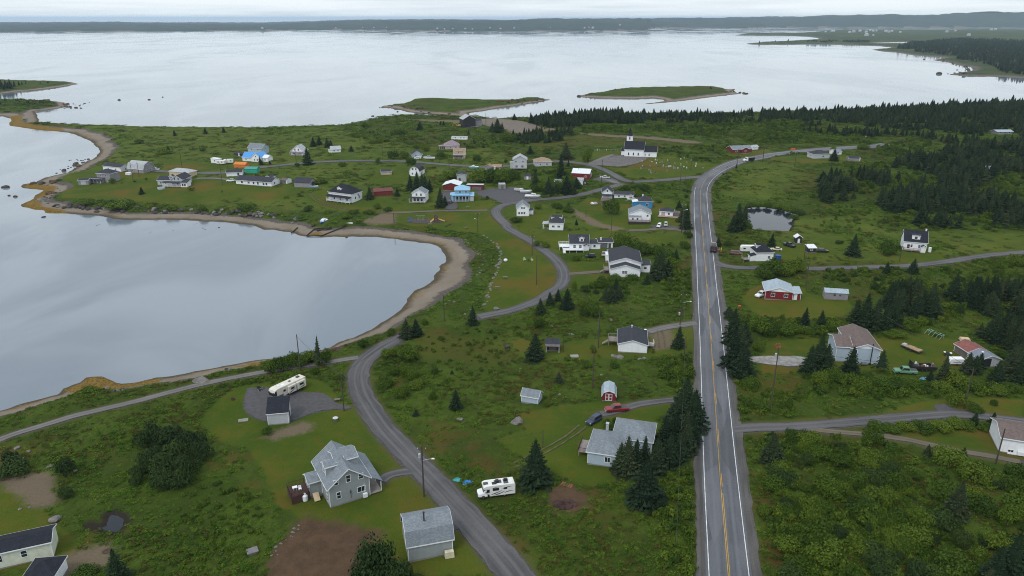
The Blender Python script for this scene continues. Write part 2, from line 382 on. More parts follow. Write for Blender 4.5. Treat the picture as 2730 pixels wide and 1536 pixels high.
lane('bay_lane', 2.0, [(1,2,'1960,1150 2050,1195 2250,1215 2400,1212 2536,1210'), (1,3,'200,1215 450,1222 800,1215 1300,1200 1500,1190 1750,1160 2050,1110 2300,1080 2536,1065 3000,1010')])
lane('right_drive', 1.9, [(2,2,'2120,1400 2250,1385 2400,1375'), (2,3,'0,1375 300,1370 700,1340 1000,1315 1300,1290 1600,1265 1850,1245 2100,1262 2300,1295 2536,1325 2900,1370')])
lane('right_track', 1.0, [(2,3,'400,1385 700,1420 950,1440'), (3,3,'1150,95 1400,130 1650,190 1900,245 2200,290 2500,350')])
lane('red_shed_drive', 1.3, [(2,2,'1800,1105 1580,1110 1350,1135 1150,1170 1000,1230 880,1250')])
lane('white_house_drive', 1.9, [(2,2,'1800,370 1650,385 1500,410 1380,440 1330,455')])
lane('grey_drive', 1.3, [(3,1,'1215,530 1290,475 1420,445 1540,440')])
lane('barn_drive', 1.6, [(3,1,'1800,960 1900,900 1950,860'), ])
lane('church_drive', 2.0, [(1,2,'760,215 870,160 1000,120')])
lane('garage_drive', 2.0, [(1,2,'1040,395 960,365 880,345')])
RUTS = [(3,2,'0,400 200,300 330,245 500,150 620,70 700,0'), (1,1,'900,655 750,625 620,575 560,530 540,490'), (2,2,'1440,440 1460,520 1470,610')]
lane('deck_drive', 1.4, [(1,2,'1780,885 1640,845 1450,830 1300,850 1150,850')])
lane('hall_drive', 1.6, [(1,2,'560,1270 700,1265 800,1255 900,1250')])
PADS = {  # gravel yards and parking areas
 'trailer_pad': (2,1,'-75,1000 60,990 160,990 470,1040 640,1035 720,1090 780,1150 900,1165 950,1200 700,1205 500,1260 330,1330 100,1320 -10,1290 -100,1215 -115,1150'),
 'church_pad': (1,2,'770,215 900,160 1060,120 1100,140 1290,146 1350,140 1280,190 1080,238 950,230'),
 'garage_pad': (1,2,'860,310 930,330 1060,370 1000,400 850,370 780,360 860,345'),
 'boat_yard': (1,1,'2120,470 2200,455 2400,440 2536,430 2640,470 2760,545 2640,585 2480,605 2380,590 2300,545 2180,530'),
 'blue_pad': (1,1,'1795,480 1900,470 1910,510 1960,600 1940,650 1830,650 1800,560'),
 'play_pad': (1,1,'1490,740 1860,745 1810,780 1440,780'),
 'car_park': (1,2,'1350,800 1540,800 1680,830 1770,880 1600,850 1400,840'),
 'right_pad': (2,3,'-130,700 0,690 200,685 360,690 500,720 480,760 330,800 100,770 -100,745'),
 'right_yard': (2,3,'1680,1160 1790,1155 1920,1230 1800,1260 1690,1220'),
 'barn_pad': (3,1,'1640,1010 1900,900 2010,980 1960,1010 1880,1010'),
 'far_yard': (0,1,'2150,1155 2300,1145 2536,1165 2700,1200 2760,1240 2620,1290 2500,1290 2380,1240 2200,1215'),
}
PADW = {k: chaikin(np.concatenate([gt(*v)[:, :2], gt(*v)[:1, :2]]), 1)[:-1] for k, v in PADS.items()}
_SOIL = {'trailer_pad': .4, 'fire_pad': .5}
DIRT = [(3,1,'130,100 300,20 450,-30 560,-10 450,60 200,125'), (3,1,'440,930 520,895 700,940 860,960 1190,1040 1150,1110 1060,1150 1000,1449 1000,1600 100,1600 150,1290 200,1170 330,1060'),
 (3,0,'0,510 250,470 480,450 490,560 480,640 495,760 420,770 300,740 220,660 120,610'), (3,0,'380,1360 560,1310 760,1230 900,1180 1010,1160 1060,1200 1040,1330 900,1380 700,1449 550,1500 380,1500'),
 (1,1,'1040,760 1230,690 1345,690 1345,780 1150,785'), (0,1,'1300,1150 1500,1155 1800,1160 2000,1165 1990,1190 1700,1175'), (1,2,'600,640 720,700 900,790 1100,830 1000,850 800,800 640,700'),
 (0,2,'-20,1175 150,1190 420,1235 440,1255 200,1290 0,1290 -60,1230'), (0,2,'620,1280 900,1300 1100,1310 1400,1330 1900,1385 1700,1385 1300,1345 800,1310'), (2,2,'1340,440 1420,430 1540,440 1550,600 1400,620 1390,500')]
LAWN = [(2,1,'-400,1150 -230,1000 -60,960 200,960 480,900 640,930 760,1010 800,1120 900,1130 990,1220 1180,1449 1500,1860 1560,1900 1700,2000 1850,2210 2000,2350 2300,2800 1300,2800 1000,2500 500,2300 200,2100 100,1850 -50,1600 -350,1500 -550,1330'),
 (1,1,'1350,690 1850,670 2240,665 2300,740 2400,830 2600,950 2860,1130 2950,1260 2960,1400 2800,1500 2550,1600 2260,1640 2180,1600 2230,1440 2300,1300 2370,1100 2310,970 2160,880 1900,850 1500,800 1345,770'),
 (1,0,'600,330 900,270 1500,280 1750,330 2000,350 2536,380 2536,480 2300,540 1800,600 1500,590 1100,560 800,540 600,530 620,450'),
 (1,0,'1500,140 2000,180 2300,240 2000,280 1600,260'), (1,1,'0,430 300,430 450,470 400,560 0,560 -200,480'), (1,1,'1020,400 1120,330 1230,250 1480,230 1500,330 1450,400 1200,410'),
 (1,1,'450,500 700,440 1000,560 1480,600 1700,620 1850,640 1400,670 1000,650 800,640 600,600'), (1,1,'1910,590 2100,570 2280,550 2320,590 2250,640 2000,655'),
 (1,2,'900,230 1100,250 1320,150 1420,100 1600,140 1800,190 2050,215 1900,280 1700,330 1400,355 1150,340 1020,270'), (1,2,'560,190 830,80 1080,80 1060,115 900,160 780,205'),
 (1,2,'600,640 760,520 900,560 1200,610 1400,560 1550,540 1620,600 1590,700 1650,830 1500,850 1100,840 850,780 700,700'), (1,2,'0,740 200,690 380,620 420,680 340,790 150,870'),
 (1,2,'220,880 400,860 560,850 900,850 1300,870 1760,900 1770,960 1400,980 1200,900 950,900 600,920 500,1050 350,1020 230,930'), (1,2,'540,1130 700,1150 960,1150 960,1320 820,1320 700,1400 620,1449 600,1300'),
 (2,2,'0,540 120,520 300,590 480,560 680,530 860,520 1040,500 1300,450 1340,660 1000,665 700,690 480,660 330,730 150,690'), (2,2,'1340,430 1750,420 1780,640 1560,680 1320,670'),
 (2,2,'400,1170 640,1150 880,1130 1100,1140 1600,1110 1600,1180 1420,1300 1450,1500 1500,1640 1300,1700 1000,1900 800,1940 600,1900 500,1850 200,1700 0,1600 -150,1500 120,1400 60,1250 300,1200'),
 (2,2,'1640,1060 1790,900 1830,1400 1850,1900 1800,1960 1790,1500'),
 (3,0,'-200,600 60,600 220,660 300,740 430,780 500,920 600,1000 720,1100 700,1250 560,1320 0,1400 -200,1400'),
 (1,3,'-120,1040 100,1000 300,960 650,1000 800,1080 500,1100 420,1120 200,1150 100,1150 -80,1130'), (1,3,'1340,1070 1600,1040 1750,1090 1800,1140 1500,1180 1330,1150'),
 (2,3,'-150,60 0,0 380,20 500,90 830,150 870,200 840,290 600,330 300,320 50,320 -100,250 -200,130'), (2,3,'0,560 200,530 680,510 1170,500 1600,480 1900,540 2050,600 2060,740 1900,850 1600,860 1240,820 900,830 680,830 330,850 0,860'),
 (2,3,'0,1320 700,1270 1100,1230 1500,1140 1780,1110 1990,1080 2536,1110 2536,1300 2300,1280 1900,1230 1600,1250 1000,1300 400,1350 0,1360'), (3,3,'0,40 500,30 1100,60 1600,20 2260,40 2536,300 2536,400 2300,360 1900,280 1600,220 1200,130 800,80 0,70'),
 (1,3,'50,150 480,120 760,110 960,140 990,190 700,200 400,200 150,180'), (1,2,'2050,120 2140,100 2400,80 2500,60 2536,120 2300,160')]
DIRT.append((3,2,'370,680 430,620 560,590 660,640 740,690 720,760 620,820 450,800 380,740'))
LAWNW = [gt(*v)[:, :2] for v in LAWN]; DIRTW = [gt(*v)[:, :2] for v in DIRT]
BOG = [(1,3,'-100,270 300,270 600,330 500,480 0,480 -200,400'), (2,1,'1500,450 1800,440 2200,520 2500,560 2536,720 2200,800 1800,750 1500,700'), (0,2,'650,1300 1100,1310 1900,1380 1800,1420 1100,1400 300,1449 200,1390'),
 (0,0,'1300,1270 2536,1260 2536,1340 1300,1330'), (1,3,'1700,900 2536,880 2536,1050 1900,1080'), (1,0,'770,500 1230,480 1500,520 1400,570 900,545'), (2,3,'-300,1449 300,1420 1000,1449 2536,1800 2300,1700'), (1,1,'0,560 300,540 500,620 300,700 0,660')]
MEADOW = [(1,1,'-1500,-420 -600,-150 200,-135 820,-150 1000,-60 1500,40 2300,60 2536,200 2536,420 1700,660 0,660 -1000,560 -2200,300'), (1,3,'-60,700 440,720 1000,700 1200,860 2536,860 2536,1040 1900,1100 1200,1150 -80,1190'), (1,2,'-100,640 700,600 1500,600 1780,560 1780,1000 1400,1000 300,1100'), (2,2,'-100,560 1340,470 1740,400 1760,640 1500,690 300,740'), (1,2,'2000,250 2500,180 2900,260 2600,560 1990,560')]
MEADW = [gt(*v)[:, :2] for v in MEADOW]
BOGW = [gt(*v)[:, :2] for v in BOG]
PONDS = {'big': (1,3,'-105,640 0,628 150,640 280,660 440,700 370,740 365,800 340,845 200,838 0,828 -100,835 -130,790'), 'small': (3,0,'850,960 960,965 1020,960 1060,850 1130,860 1190,890 1180,950 1130,1000 1060,995')}
PONDS['big'] = (1,2,'2270,640 2330,628 2430,628 2536,640 2630,660 2790,700 2720,740 2715,800 2690,845 2550,838 2350,828 2310,800 2290,700')
PONDW = {k: gt(*v) for k, v in PONDS.items()}
WEED = [(0,0,'60,1200 100,1120 220,1110 230,1190 600,1240 640,1270 400,1270 200,1240'), (0,0,'690,1410 800,1385 900,1380 920,1400 820,1425'), (1,0,'210,605 290,555 370,500 420,465 330,450 230,440 260,400 560,420 520,480 400,560 420,620 620,650 680,690 450,685 260,640'), (2,0,'600,1010 790,940 830,885 1000,875 1080,920 1200,950 1500,895 1600,900 1500,940 1180,990 980,1030 800,1030 640,1040'), (1,1,'510,905 540,865 670,860 640,915'), (2,1,'-100,740 200,715 210,740 0,800'),(2,0,'2100,800 2536,730 2536,760 2300,790')]
WEEDW = [gt(*v)[:, :2] for v in WEED]
_roads = [(HWY, 4.6)]+[(v, h) for v, h in LANES.values()]
_rb = [(V.min(0)-45, V.max(0)+45) for V, _ in _roads]
def road_d(P):
    """distance outside the nearest road or lane edge"""
    d = np.full(len(P), 40.0)
    for (V, h), (lo, hi) in zip(_roads, _rb):
        ix = np.where((P[:, 0] > lo[0]) & (P[:, 0] < hi[0]) & (P[:, 1] > lo[1]) & (P[:, 1] < hi[1]))[0]
        if len(ix): d[ix] = np.minimum(d[ix], pline(P[ix], V[::4] if len(V) > 120 else V)-h)
    return d
def poly_max(P, polys, cap=30.0):
    d = np.full(len(P), -cap)
    for V in polys:
        lo = V.min(0)-cap; hi = V.max(0)+cap
        ix = np.where((P[:, 0] > lo[0]) & (P[:, 0] < hi[0]) & (P[:, 1] > lo[1]) & (P[:, 1] < hi[1]))[0]
        if len(ix): d[ix] = np.maximum(d[ix], sdf(P[ix], V))
    return d

# ---------------- ground meshes: rings that widen with distance from the viewpoint
_r = [62.0]
while _r[-1] < 13500:
    q = _r[-1]; _r.append(q*(1+0.0062+0.0075*min(1, max(0, (q-500)/3000))))
_r = np.array(_r); _a = np.radians(np.arange(-47, 47.01, 0.17))
RR, AA = np.meshgrid(_r, _a, indexing='ij'); GX = (RR*np.sin(AA)).ravel(); GY = (RR*np.cos(AA)).ravel()
GP = np.stack([GX, GY], 1)
GZ, GS, GWD, GWHO = heights(GP, True)
near = (GP[:, 1] < 1400)
def field(fn, default):
    o = np.full(len(GP), default); o[near] = fn(GP[near]); return o
A_lawn = field(lambda p: poly_max(p, LAWNW), -30.0); A_dirt = field(lambda p: poly_max(p, DIRTW), -30.0)
A_mead = field(lambda p: poly_max(p, MEADW), -30.0); A_soil = field(lambda p: poly_max(p, [DIRTW[1], DIRTW[-1]]), -30.0); A_bog = field(lambda p: poly_max(p, BOGW), -30.0); A_weed = field(lambda p: poly_max(p, WEEDW), -30.0)
A_road = field(road_d, 40.0); A_pad = field(lambda p: poly_max(p, list(PADW.values())), -30.0)
A_pond = field(lambda p: poly_max(p, [v[:, :2] for v in PONDW.values()]), -30.0)
# hollows for the ponds, micro relief in the rough growth
rough_here = smooth(-A_lawn, 0, 2)*smooth(A_road, 0.3, 2)*smooth(-A_pad, 0, 1.5)*smooth(-A_dirt, 0, 1.0)*smooth(GS-GWD, 1, 6)*(GWHO == 0)
GZ2 = GZ+rough_here*(0.28*np.abs(vnoise(GX, GY, 2.1, 21))+0.35*vnoise(GX, GY, 6.5, 22))
PONDZ = {k: float(np.median(heights(v[:, :2])))-0.35 for k, v in PONDW.items()}
for k, v in PONDW.items():
    ix = np.where(near)[0]; d = poly_max(GP[ix], [v[:, :2]], 12.0)
    tz = np.where(d > 0, PONDZ[k]-0.05-np.minimum(d*0.4, 0.8), PONDZ[k]+0.05-d*0.16)
    f = smooth(d, -4.5, 0.0); GZ2[ix] = GZ2[ix]*(1-f)+tz*f
na, nr = len(_a), len(_r)
idx = np.arange(nr*na).reshape(nr, na)
quads = np.stack([idx[:-1, :-1], idx[:-1, 1:], idx[1:, 1:], idx[1:, :-1]], -1).reshape(-1, 4)[:, ::-1]
qz = GZ2[quads].max(1); quads = quads[qz > -1.2]
qw = GWHO[quads].max(1)
def grid_obj(name, q, m, kind='structure'):
    u, inv = np.unique(q, return_inverse=True)
    me = bpy.data.meshes.new(name); me.vertices.add(len(u)); me.vertices.foreach_set('co', np.stack([GX[u], GY[u], GZ2[u]], 1).ravel())
    nq = len(q); me.loops.add(nq*4); me.polygons.add(nq)
    me.loops.foreach_set('vertex_index', inv.astype(np.int32).ravel()); me.polygons.foreach_set('loop_start', np.arange(0, nq*4, 4, dtype=np.int32))
    me.polygons.foreach_set('use_smooth', np.ones(nq, bool))
    for nm, arr in (('shore', GS), ('beach', GWD), ('lawn', A_lawn), ('dirt', A_dirt), ('soil', A_soil), ('meadow', A_mead), ('bog', A_bog), ('weed', A_weed), ('road', A_road), ('pad', A_pad), ('pond', A_pond)):
        a = me.attributes.new(nm, 'FLOAT', 'POINT'); a.data.foreach_set('value', arr[u].astype(np.float32))
    me.update(); me.validate(); me.materials.append(m); return tag(link(name, me), kind=kind)
def ground_material():
    m, t, b = newmat('ground_cover')
    tcn = _n(t, 'ShaderNodeTexCoord'); P = tcn.outputs['Object']
    sh, bw, lw, di, bo, we, ro, pa, po = [attr(t, k) for k in ('shore', 'beach', 'lawn', 'dirt', 'bog', 'weed', 'road', 'pad', 'pond')]
    nL = noise(t, P, 0.012, 4.0, 0.6); nM = noise(t, P, 0.06, 5.0, 0.6); nS = noise(t, P, 0.35, 5.0, 0.65); nF = noise(t, P, 1.6, 4.0, 0.7); nX = noise(t, P, 5.0, 3.0, 0.7)
    jit = mth(t, 'SUBTRACT', mth(t, 'ADD', mth(t, 'MULTIPLY', nS, 3.0), mth(t, 'MULTIPLY', nF, 1.2)), 2.1)     # edge wander in metres
    jit1 = mth(t, 'MULTIPLY', jit, 0.5)
    # rough growth
    g = mixc(t, sstep(t, nM, 0.35, 0.65), (0.034, 0.058, 0.009), (0.058, 0.090, 0.013))
    g = mixc(t, mth(t, 'MULTIPLY', sstep(t, nS, 0.42, 0.7), 0.7), g, (0.036, 0.044, 0.010))
    g = mixc(t, mth(t, 'MULTIPLY', sstep(t, nL, 0.5, 0.68), 0.5), g, (0.060, 0.052, 0.014))
    g = mixc(t, mth(t, 'MULTIPLY', sstep(t, nF, 0.45, 0.75), 0.55), g, (0.018, 0.030, 0.006))
    rs = noise(t, P, 0.045, 4.0, 0.65); g = mixc(t, mth(t, 'MULTIPLY', sstep(t, rs, 0.56, 0.68), 0.65), g, (0.085, 0.050, 0.016))
    bogm = sstep(t, mth(t, 'ADD', bo, mth(t, 'MULTIPLY', jit, 4.0)), -3.0, 5.0)
    g = mixc(t, mth(t, 'MULTIPLY', bogm, 0.6), g, mixc(t, nS, (0.068, 0.052, 0.014), (0.066, 0.076, 0.014)))
    me_ = sstep(t, mth(t, 'ADD', attr(t, 'meadow'), mth(t, 'MULTIPLY', jit, 5.0)), -6.0, 6.0)
    md = mixc(t, sstep(t, nM, 0.35, 0.65), (0.052, 0.086, 0.012), (0.088, 0.112, 0.017)); md = mixc(t, mth(t, 'MULTIPLY', sstep(t, nS, 0.45, 0.75), 0.5), md, (0.082, 0.080, 0.024))
    g = mixc(t, mth(t, 'MULTIPLY', me_, 0.75), g, md)
    # mown grass: fine mottling, straw-coloured thin patches
    l = mixc(t, sstep(t, nM, 0.3, 0.7), (0.043, 0.076, 0.009), (0.076, 0.096, 0.012))
    l = mixc(t, mth(t, 'MULTIPLY', sstep(t, nS, 0.48, 0.72), 0.55), l, (0.108, 0.078, 0.016))
    l = mixc(t, mth(t, 'MULTIPLY', sstep(t, nF, 0.45, 0.8), 0.45), l, (0.028, 0.050, 0.007))
    l = mixc(t, mth(t, 'MULTIPLY', sstep(t, noise(t, P, 0.03, 4.0, 0.6), 0.50, 0.66), 0.6), l, (0.118, 0.070, 0.018)); l = mixc(t, mth(t, 'MULTIPLY', sstep(t, nX, 0.45, 0.7), 0.25), l, (0.05, 0.06, 0.01))
    g = mixc(t, sstep(t, mth(t, 'ADD', lw, jit), -0.6, 0.6), g, l)
    # verges worn by wheels, gravel spill beside roads and yards
    verge = sstep(t, mth(t, 'ADD', ro, jit1), 1.9, 0.4)
    g = mixc(t, mth(t, 'MULTIPLY', verge, 0.6), g, mixc(t, nF, (0.060, 0.066, 0.024), (0.095, 0.085, 0.04)))
    gravel = mixc(t, sstep(t, nF, 0.3, 0.75), (0.060, 0.056, 0.054), (0.115, 0.105, 0.10))
    g = mixc(t, sstep(t, mth(t, 'ADD', ro, jit1), 0.55, 0.1), g, gravel)
    g = mixc(t, sstep(t, mth(t, 'ADD', pa, jit1), -0.5, 0.2), g, gravel)
    dk = mixc(t, nX, mixc(t, sstep(t, nS, .3, .7), (0.036, 0.022, 0.013), (0.098, 0.062, 0.038)), mixc(t, nF, (0.07, 0.043, 0.027), (0.125, 0.084, 0.054)))
    soil = mixc(t, sstep(t, attr(t, 'soil'), -3.0, -1.0), mixc(t, nF, (0.10, 0.078, 0.052), (0.17, 0.135, 0.095)), dk)
    g = mixc(t, sstep(t, mth(t, 'ADD', di, mth(t, 'MULTIPLY', jit, 1.5)), -2.2, 0.8), g, soil)
    # shore: bank, drift line, sand, wet edge, weed
    rel = mth(t, 'DIVIDE', mth(t, 'ADD', sh, mth(t, 'MULTIPLY', jit, 0.4)), bw)
    sand = mixc(t, sstep(t, nM, 0.3, 0.7), mixc(t, nF, (0.150, 0.122, 0.092), (0.195, 0.162, 0.126)), mixc(t, nF, (0.185, 0.158, 0.128), (0.245, 0.212, 0.176)))
    pebb = mixc(t, sstep(t, nX, 0.4, 0.65), (0.050, 0.043, 0.040), (0.16, 0.14, 0.125))
    sand = mixc(t, sstep(t, mth(t, 'ADD', rel, mth(t, 'MULTIPLY', nS, 0.35)), 0.93, 1.06), sand, pebb)
    wet = mixc(t, nF, (0.060, 0.050, 0.034), (0.10, 0.080, 0.052))
    sand = mixc(t, sstep(t, mth(t, 'ADD', rel, mth(t, 'MULTIPLY', nS, 0.25)), 0.52, 0.2), sand, wet)
    wd = mixc(t, sstep(t, nF, 0.35, 0.65), (0.060, 0.038, 0.010), (0.25, 0.150, 0.016))
    strip = mth(t, 'MULTIPLY', sstep(t, mth(t, 'ABSOLUTE', mth(t, 'SUBTRACT', rel, 0.3)), 0.26, 0.1), sstep(t, nM, 0.50, 0.6))
    sand = mixc(t, mth(t, 'MULTIPLY', strip, 0.35), sand, wd)
    sand = mixc(t, mth(t, 'MULTIPLY', mth(t, 'MULTIPLY', sstep(t, mth(t, 'ADD', we, jit), -0.5, 1.2), sstep(t, nX, 0.26, 0.46)), 0.9), sand, wd)
    g = mixc(t, sstep(t, rel, 1.12, 1.0), g, sand)
    mud = (0.028, 0.024, 0.018)
    g = mixc(t, sstep(t, mth(t, 'ADD', po, jit1), -2.2, -0.6), g, mud)
    t.links.new(g, b.inputs['Base Color']); b.inputs['Roughness'].default_value = 0.95; b.inputs['Specular IOR Level'].default_value = 0.04
    hh = mth(t, 'ADD', mth(t, 'MULTIPLY', nF, 0.6), mth(t, 'MULTIPLY', nX, 0.4))
    bump(t, b, hh, 0.9, 0.35)
    return m
def forest_material(name, a, b_, c, scale):
    m, t, b = newmat(name); tcn = _n(t, 'ShaderNodeTexCoord'); P = tcn.outputs['Object']
    n1 = noise(t, P, scale, 5.0, 0.7); n2 = noise(t, P, scale*8, 3.0, 0.7); n3 = noise(t, P, scale*0.2, 3.0)
    sh = attr(t, 'shore')
    col = mixc(t, sstep(t, n1, 0.35, 0.65), a, b_); col = mixc(t, mth(t, 'MULTIPLY', sstep(t, n3, 0.5, 0.65), 0.6), col, c)
    col = mixc(t, mth(t, 'MULTIPLY', sstep(t, n2, 0.45, 0.7), 0.6), col, tuple(x*0.4 for x in a))
    col = mixc(t, sstep(t, sh, 22.0, 4.0), col, (0.12, 0.10, 0.085))
    t.links.new(col, b.inputs['Base Color']); b.inputs['Roughness'].default_value = 0.95; b.inputs['Specular IOR Level'].default_value = 0.1
    bump(t, b, n2, 1.0, 3.0); return m
GM = ground_material()
for k, nm, m in ((0, 'ground', GM), (1, 'island', GM), (2, 'island', GM), (3, 'headland', GM), (4, 'lowland', None), (5, 'hills', None)):
    q = quads[qw == k]
    if m is None: m = forest_material(nm, (0.030, 0.045, 0.016), (0.055, 0.075, 0.022), (0.085, 0.105, 0.03), 0.02) if k == 4 else forest_material(nm, (0.014, 0.026, 0.017), (0.024, 0.040, 0.022), (0.034, 0.050, 0.024), 0.012)
    if len(q): grid_obj(nm, q, m)

# ---------------- sea
def water_material(name, body, rough, wave):
    m, t, b = newmat(name); tcn = _n(t, 'ShaderNodeTexCoord'); P = tcn.outputs['Object']
    mp = _n(t, 'ShaderNodeMapping', inp={'Scale': (1.0, 0.42, 1.0), 'Rotation': (0, 0, 0.25)}); t.links.new(P, mp.inputs[0])
    slick = sstep(t, noise(t, mp.outputs[0], 0.0045, 4.0, 0.55, 1.2), 0.40, 0.66)          # wind-ruffled lanes between calm slicks
    cloud_refl = noise(t, mp.outputs[0], 0.011, 4.0, 0.55, 1.6)  # soft cloud reflections, painted as lighter patches into the water colour
    n1 = noise(t, mp.outputs[0], 1.1, 3.0, 0.6)
    col = mixc(t, slick, body, tuple(c*0.90 for c in body)); col = mixc(t, sstep(t, cloud_refl, 0.42, 0.66), col, tuple(c*f for c, f in zip(body, (1.42, 1.34, 1.24))))
    t.links.new(col, b.inputs['Base Color']); b.inputs['IOR'].default_value = 1.33 if 'pond' in name else 1.5; b.inputs['Specular IOR Level'].default_value = 0.5
    t.links.new(mth(t, 'ADD', mth(t, 'MULTIPLY', slick, rough), 0.03), b.inputs['Roughness'])
    n = _n(t, 'ShaderNodeBump', inp={'Distance': 0.05}); t.links.new(mth(t, 'ADD', mth(t, 'MULTIPLY', slick, wave), wave*0.25), n.inputs['Strength'])
    t.links.new(n1, n.inputs['Height']); t.links.new(n.outputs[0], b.inputs['Normal'])
    return m
mb = MB(); rs = [0, 40, 400, 2000, 8000, 20000, 60000]; K = 96
mb.v.append((0, 0, 0))
for r in rs[1:]:
    for i in range(K): mb.v.append((r*math.cos(2*PI*i/K), r*math.sin(2*PI*i/K), 0))
for i in range(K):
    j = (i+1) % K; mb.f.append((0, 1+i, 1+j))
    for q in range(len(rs)-2): a = 1+q*K; mb.f.append((a+i, a+K+i, a+K+j, a+j))
SEA = tag(link('sea', mb.mesh('sea', water_material('sea_water', (0.140, 0.172, 0.212), 0.10, 0.24), False)), kind='structure')
for k, v in PONDW.items():
    V = chaikin(np.concatenate([v[:, :2], v[:1, :2]]), 2)[:-1]; c = V.mean(0)
    V = c+(V-c)*1.06
    pm = MB(); pm.poly([(x, y, PONDZ[k]) for x, y in V])
    tag(link('pond_water', pm.mesh('pond_water', water_material('pond_water', (0.012, 0.016, 0.024), 0.03, 0.02))), kind='structure')

# ---------------- road sheets draped on the ground
def gzs(P):
    """ground height the meshes really have (relief is ironed flat along roads)"""
    return heights(P)
def ribbon(name, V, offs, m, lift, parent=None, ragged=0.0, kind='structure'):
    V = np.asarray(V); T = np.gradient(V, axis=0); T /= np.linalg.norm(T, axis=1)[:, None]+1e-9; N = np.stack([T[:, 1], -T[:, 0]], 1)
    cols = []
    for j, o in enumerate(offs):
        oo = np.full(len(V), o, float)
        if ragged and j in (0, len(offs)-1): oo = oo*(1+ragged*vnoise(V[:, 0], V[:, 1], 7.3, 30+j)+ragged*vnoise(V[:, 0], V[:, 1], 2.6, 33+j)+0.5*ragged*vnoise(V[:, 0], V[:, 1], 1.1, 36+j))
        cols.append(V+N*oo[:, None])
    C = np.stack(cols, 1); n, k = len(V), len(offs)
    d = np.linalg.norm(C.reshape(-1, 2), axis=1)
    z = gzs(C.reshape(-1, 2))+lift+0.00035*d
    vs = np.concatenate([C.reshape(-1, 2), z[:, None]], 1)
    f = [(i*k+j, i*k+j+1, (i+1)*k+j+1, (i+1)*k+j) for i in range(n-1) for j in range(k-1)]
    me = bpy.data.meshes.new(name); me.from_pydata(vs.tolist(), [], f); me.materials.append(m)
    uv = me.attributes.new('across', 'FLOAT', 'POINT'); uv.data.foreach_set('value', np.tile(np.array(offs, float), n).astype(np.float32))
    al = np.concatenate([[0], np.cumsum(np.linalg.norm(np.diff(V, axis=0), axis=1))]); ua = me.attributes.new('along', 'FLOAT', 'POINT'); ua.data.foreach_set('value', np.repeat(al, k).astype(np.float32))
    me.update(); o = link(name, me, parent)
    if parent is None: tag(o, kind=kind)
    return o
def road_material(name, c0, c1, rut, spill=0.0):
    m, t, b = newmat(name); tcn = _n(t, 'ShaderNodeTexCoord'); P = tcn.outputs['Object']
    ac = attr(t, 'across'); al = attr(t, 'along')
    cv = _n(t, 'ShaderNodeCombineXYZ'); t.links.new(mth(t, 'MULTIPLY', ac, 1.3), cv.inputs[0]); t.links.new(mth(t, 'MULTIPLY', al, 0.045), cv.inputs[1])
    streak = noise(t, cv.outputs[0], 1.0, 4.0, 0.6); n1 = noise(t, P, 0.09, 4.0, 0.6); n2 = noise(t, P, 2.5, 4.0, 0.7)
    col = mixc(t, sstep(t, mth(t, 'ADD', mth(t, 'MULTIPLY', streak, 0.6), mth(t, 'MULTIPLY', n1, 0.4)), 0.36, 0.64), c0, c1)
    col = mixc(t, mth(t, 'MULTIPLY', sstep(t, n2, 0.4, 0.75), 0.45), col, tuple(x*0.72 for x in c0))
    if rut:
        w = mth(t, 'ABSOLUTE', mth(t, 'SUBTRACT', mth(t, 'ABSOLUTE', ac), rut))
        col = mixc(t, mth(t, 'MULTIPLY', sstep(t, w, 0.5, 0.1), 0.5), col, tuple(x*1.18 for x in c1))
    if rut > 1.5:      # old repairs and hairline cracks
        pt = _n(t, 'ShaderNodeTexVoronoi', inp={'Scale': 1.0}); c2 = _n(t, 'ShaderNodeCombineXYZ'); t.links.new(mth(t, 'MULTIPLY', ac, 0.28), c2.inputs[0]); t.links.new(mth(t, 'MULTIPLY', al, 0.055), c2.inputs[1]); t.links.new(c2.outputs[0], pt.inputs['Vector'])
        s3 = _n(t, 'ShaderNodeSeparateColor'); t.links.new(pt.outputs['Color'], s3.inputs[0])
        col = mixc(t, mth(t, 'MULTIPLY', sstep(t, s3.outputs[0], 0.62, 0.66), 0.45), col, tuple(x*0.62 for x in c0)); col = mixc(t, mth(t, 'MULTIPLY', sstep(t, s3.outputs[1], 0.75, 0.79), 0.4), col, tuple(x*1.25 for x in c1))
        seam = noise(t, cv.outputs[0], 3.1, 3.0, 0.7); col = mixc(t, mth(t, 'MULTIPLY', sstep(t, mth(t, 'ABSOLUTE', mth(t, 'SUBTRACT', seam, 0.5)), 0.012, 0.0), 0.5), col, (0.035, 0.035, 0.038))
    t.links.new(col, b.inputs['Base Color']); b.inputs['Roughness'].default_value = 0.75; b.inputs['Specular IOR Level'].default_value = 0.3
    bump(t, b, n2, 0.4, 0.05); return m
ASPH = road_material('asphalt', (0.078, 0.082, 0.095), (0.118, 0.123, 0.138), 1.7)
OLDA = road_material('worn_chipseal', (0.052, 0.051, 0.055), (0.105, 0.102, 0.106), 0.95)
GRAV = road_material('gravel_lane', (0.080, 0.076, 0.072), (0.150, 0.142, 0.134), 0.6)
DTRK = road_material('dirt_track', (0.075, 0.062, 0.040), (0.13, 0.108, 0.075), 0.6)
SHLD = road_material('gravel_shoulder', (0.055, 0.051, 0.050), (0.105, 0.098, 0.094), 0)
HV = densify(HWY, 2.2)
ribbon('road_shoulder', HV, [-5.3, -4.3, -3.3, -1, 1, 3.3, 4.3, 5.6], SHLD, 0.05, ragged=0.045)
road = ribbon('road', HV, [-3.85, -2.5, -1.2, 0, 1.2, 2.5, 3.85], ASPH, 0.10, ragged=0.012)
WHITE = mat('road_white', (0.62, 0.63, 0.64), 0.6, var=0.22); YELL = mat('road_yellow', (0.46, 0.27, 0.035), 0.6, var=0.2)
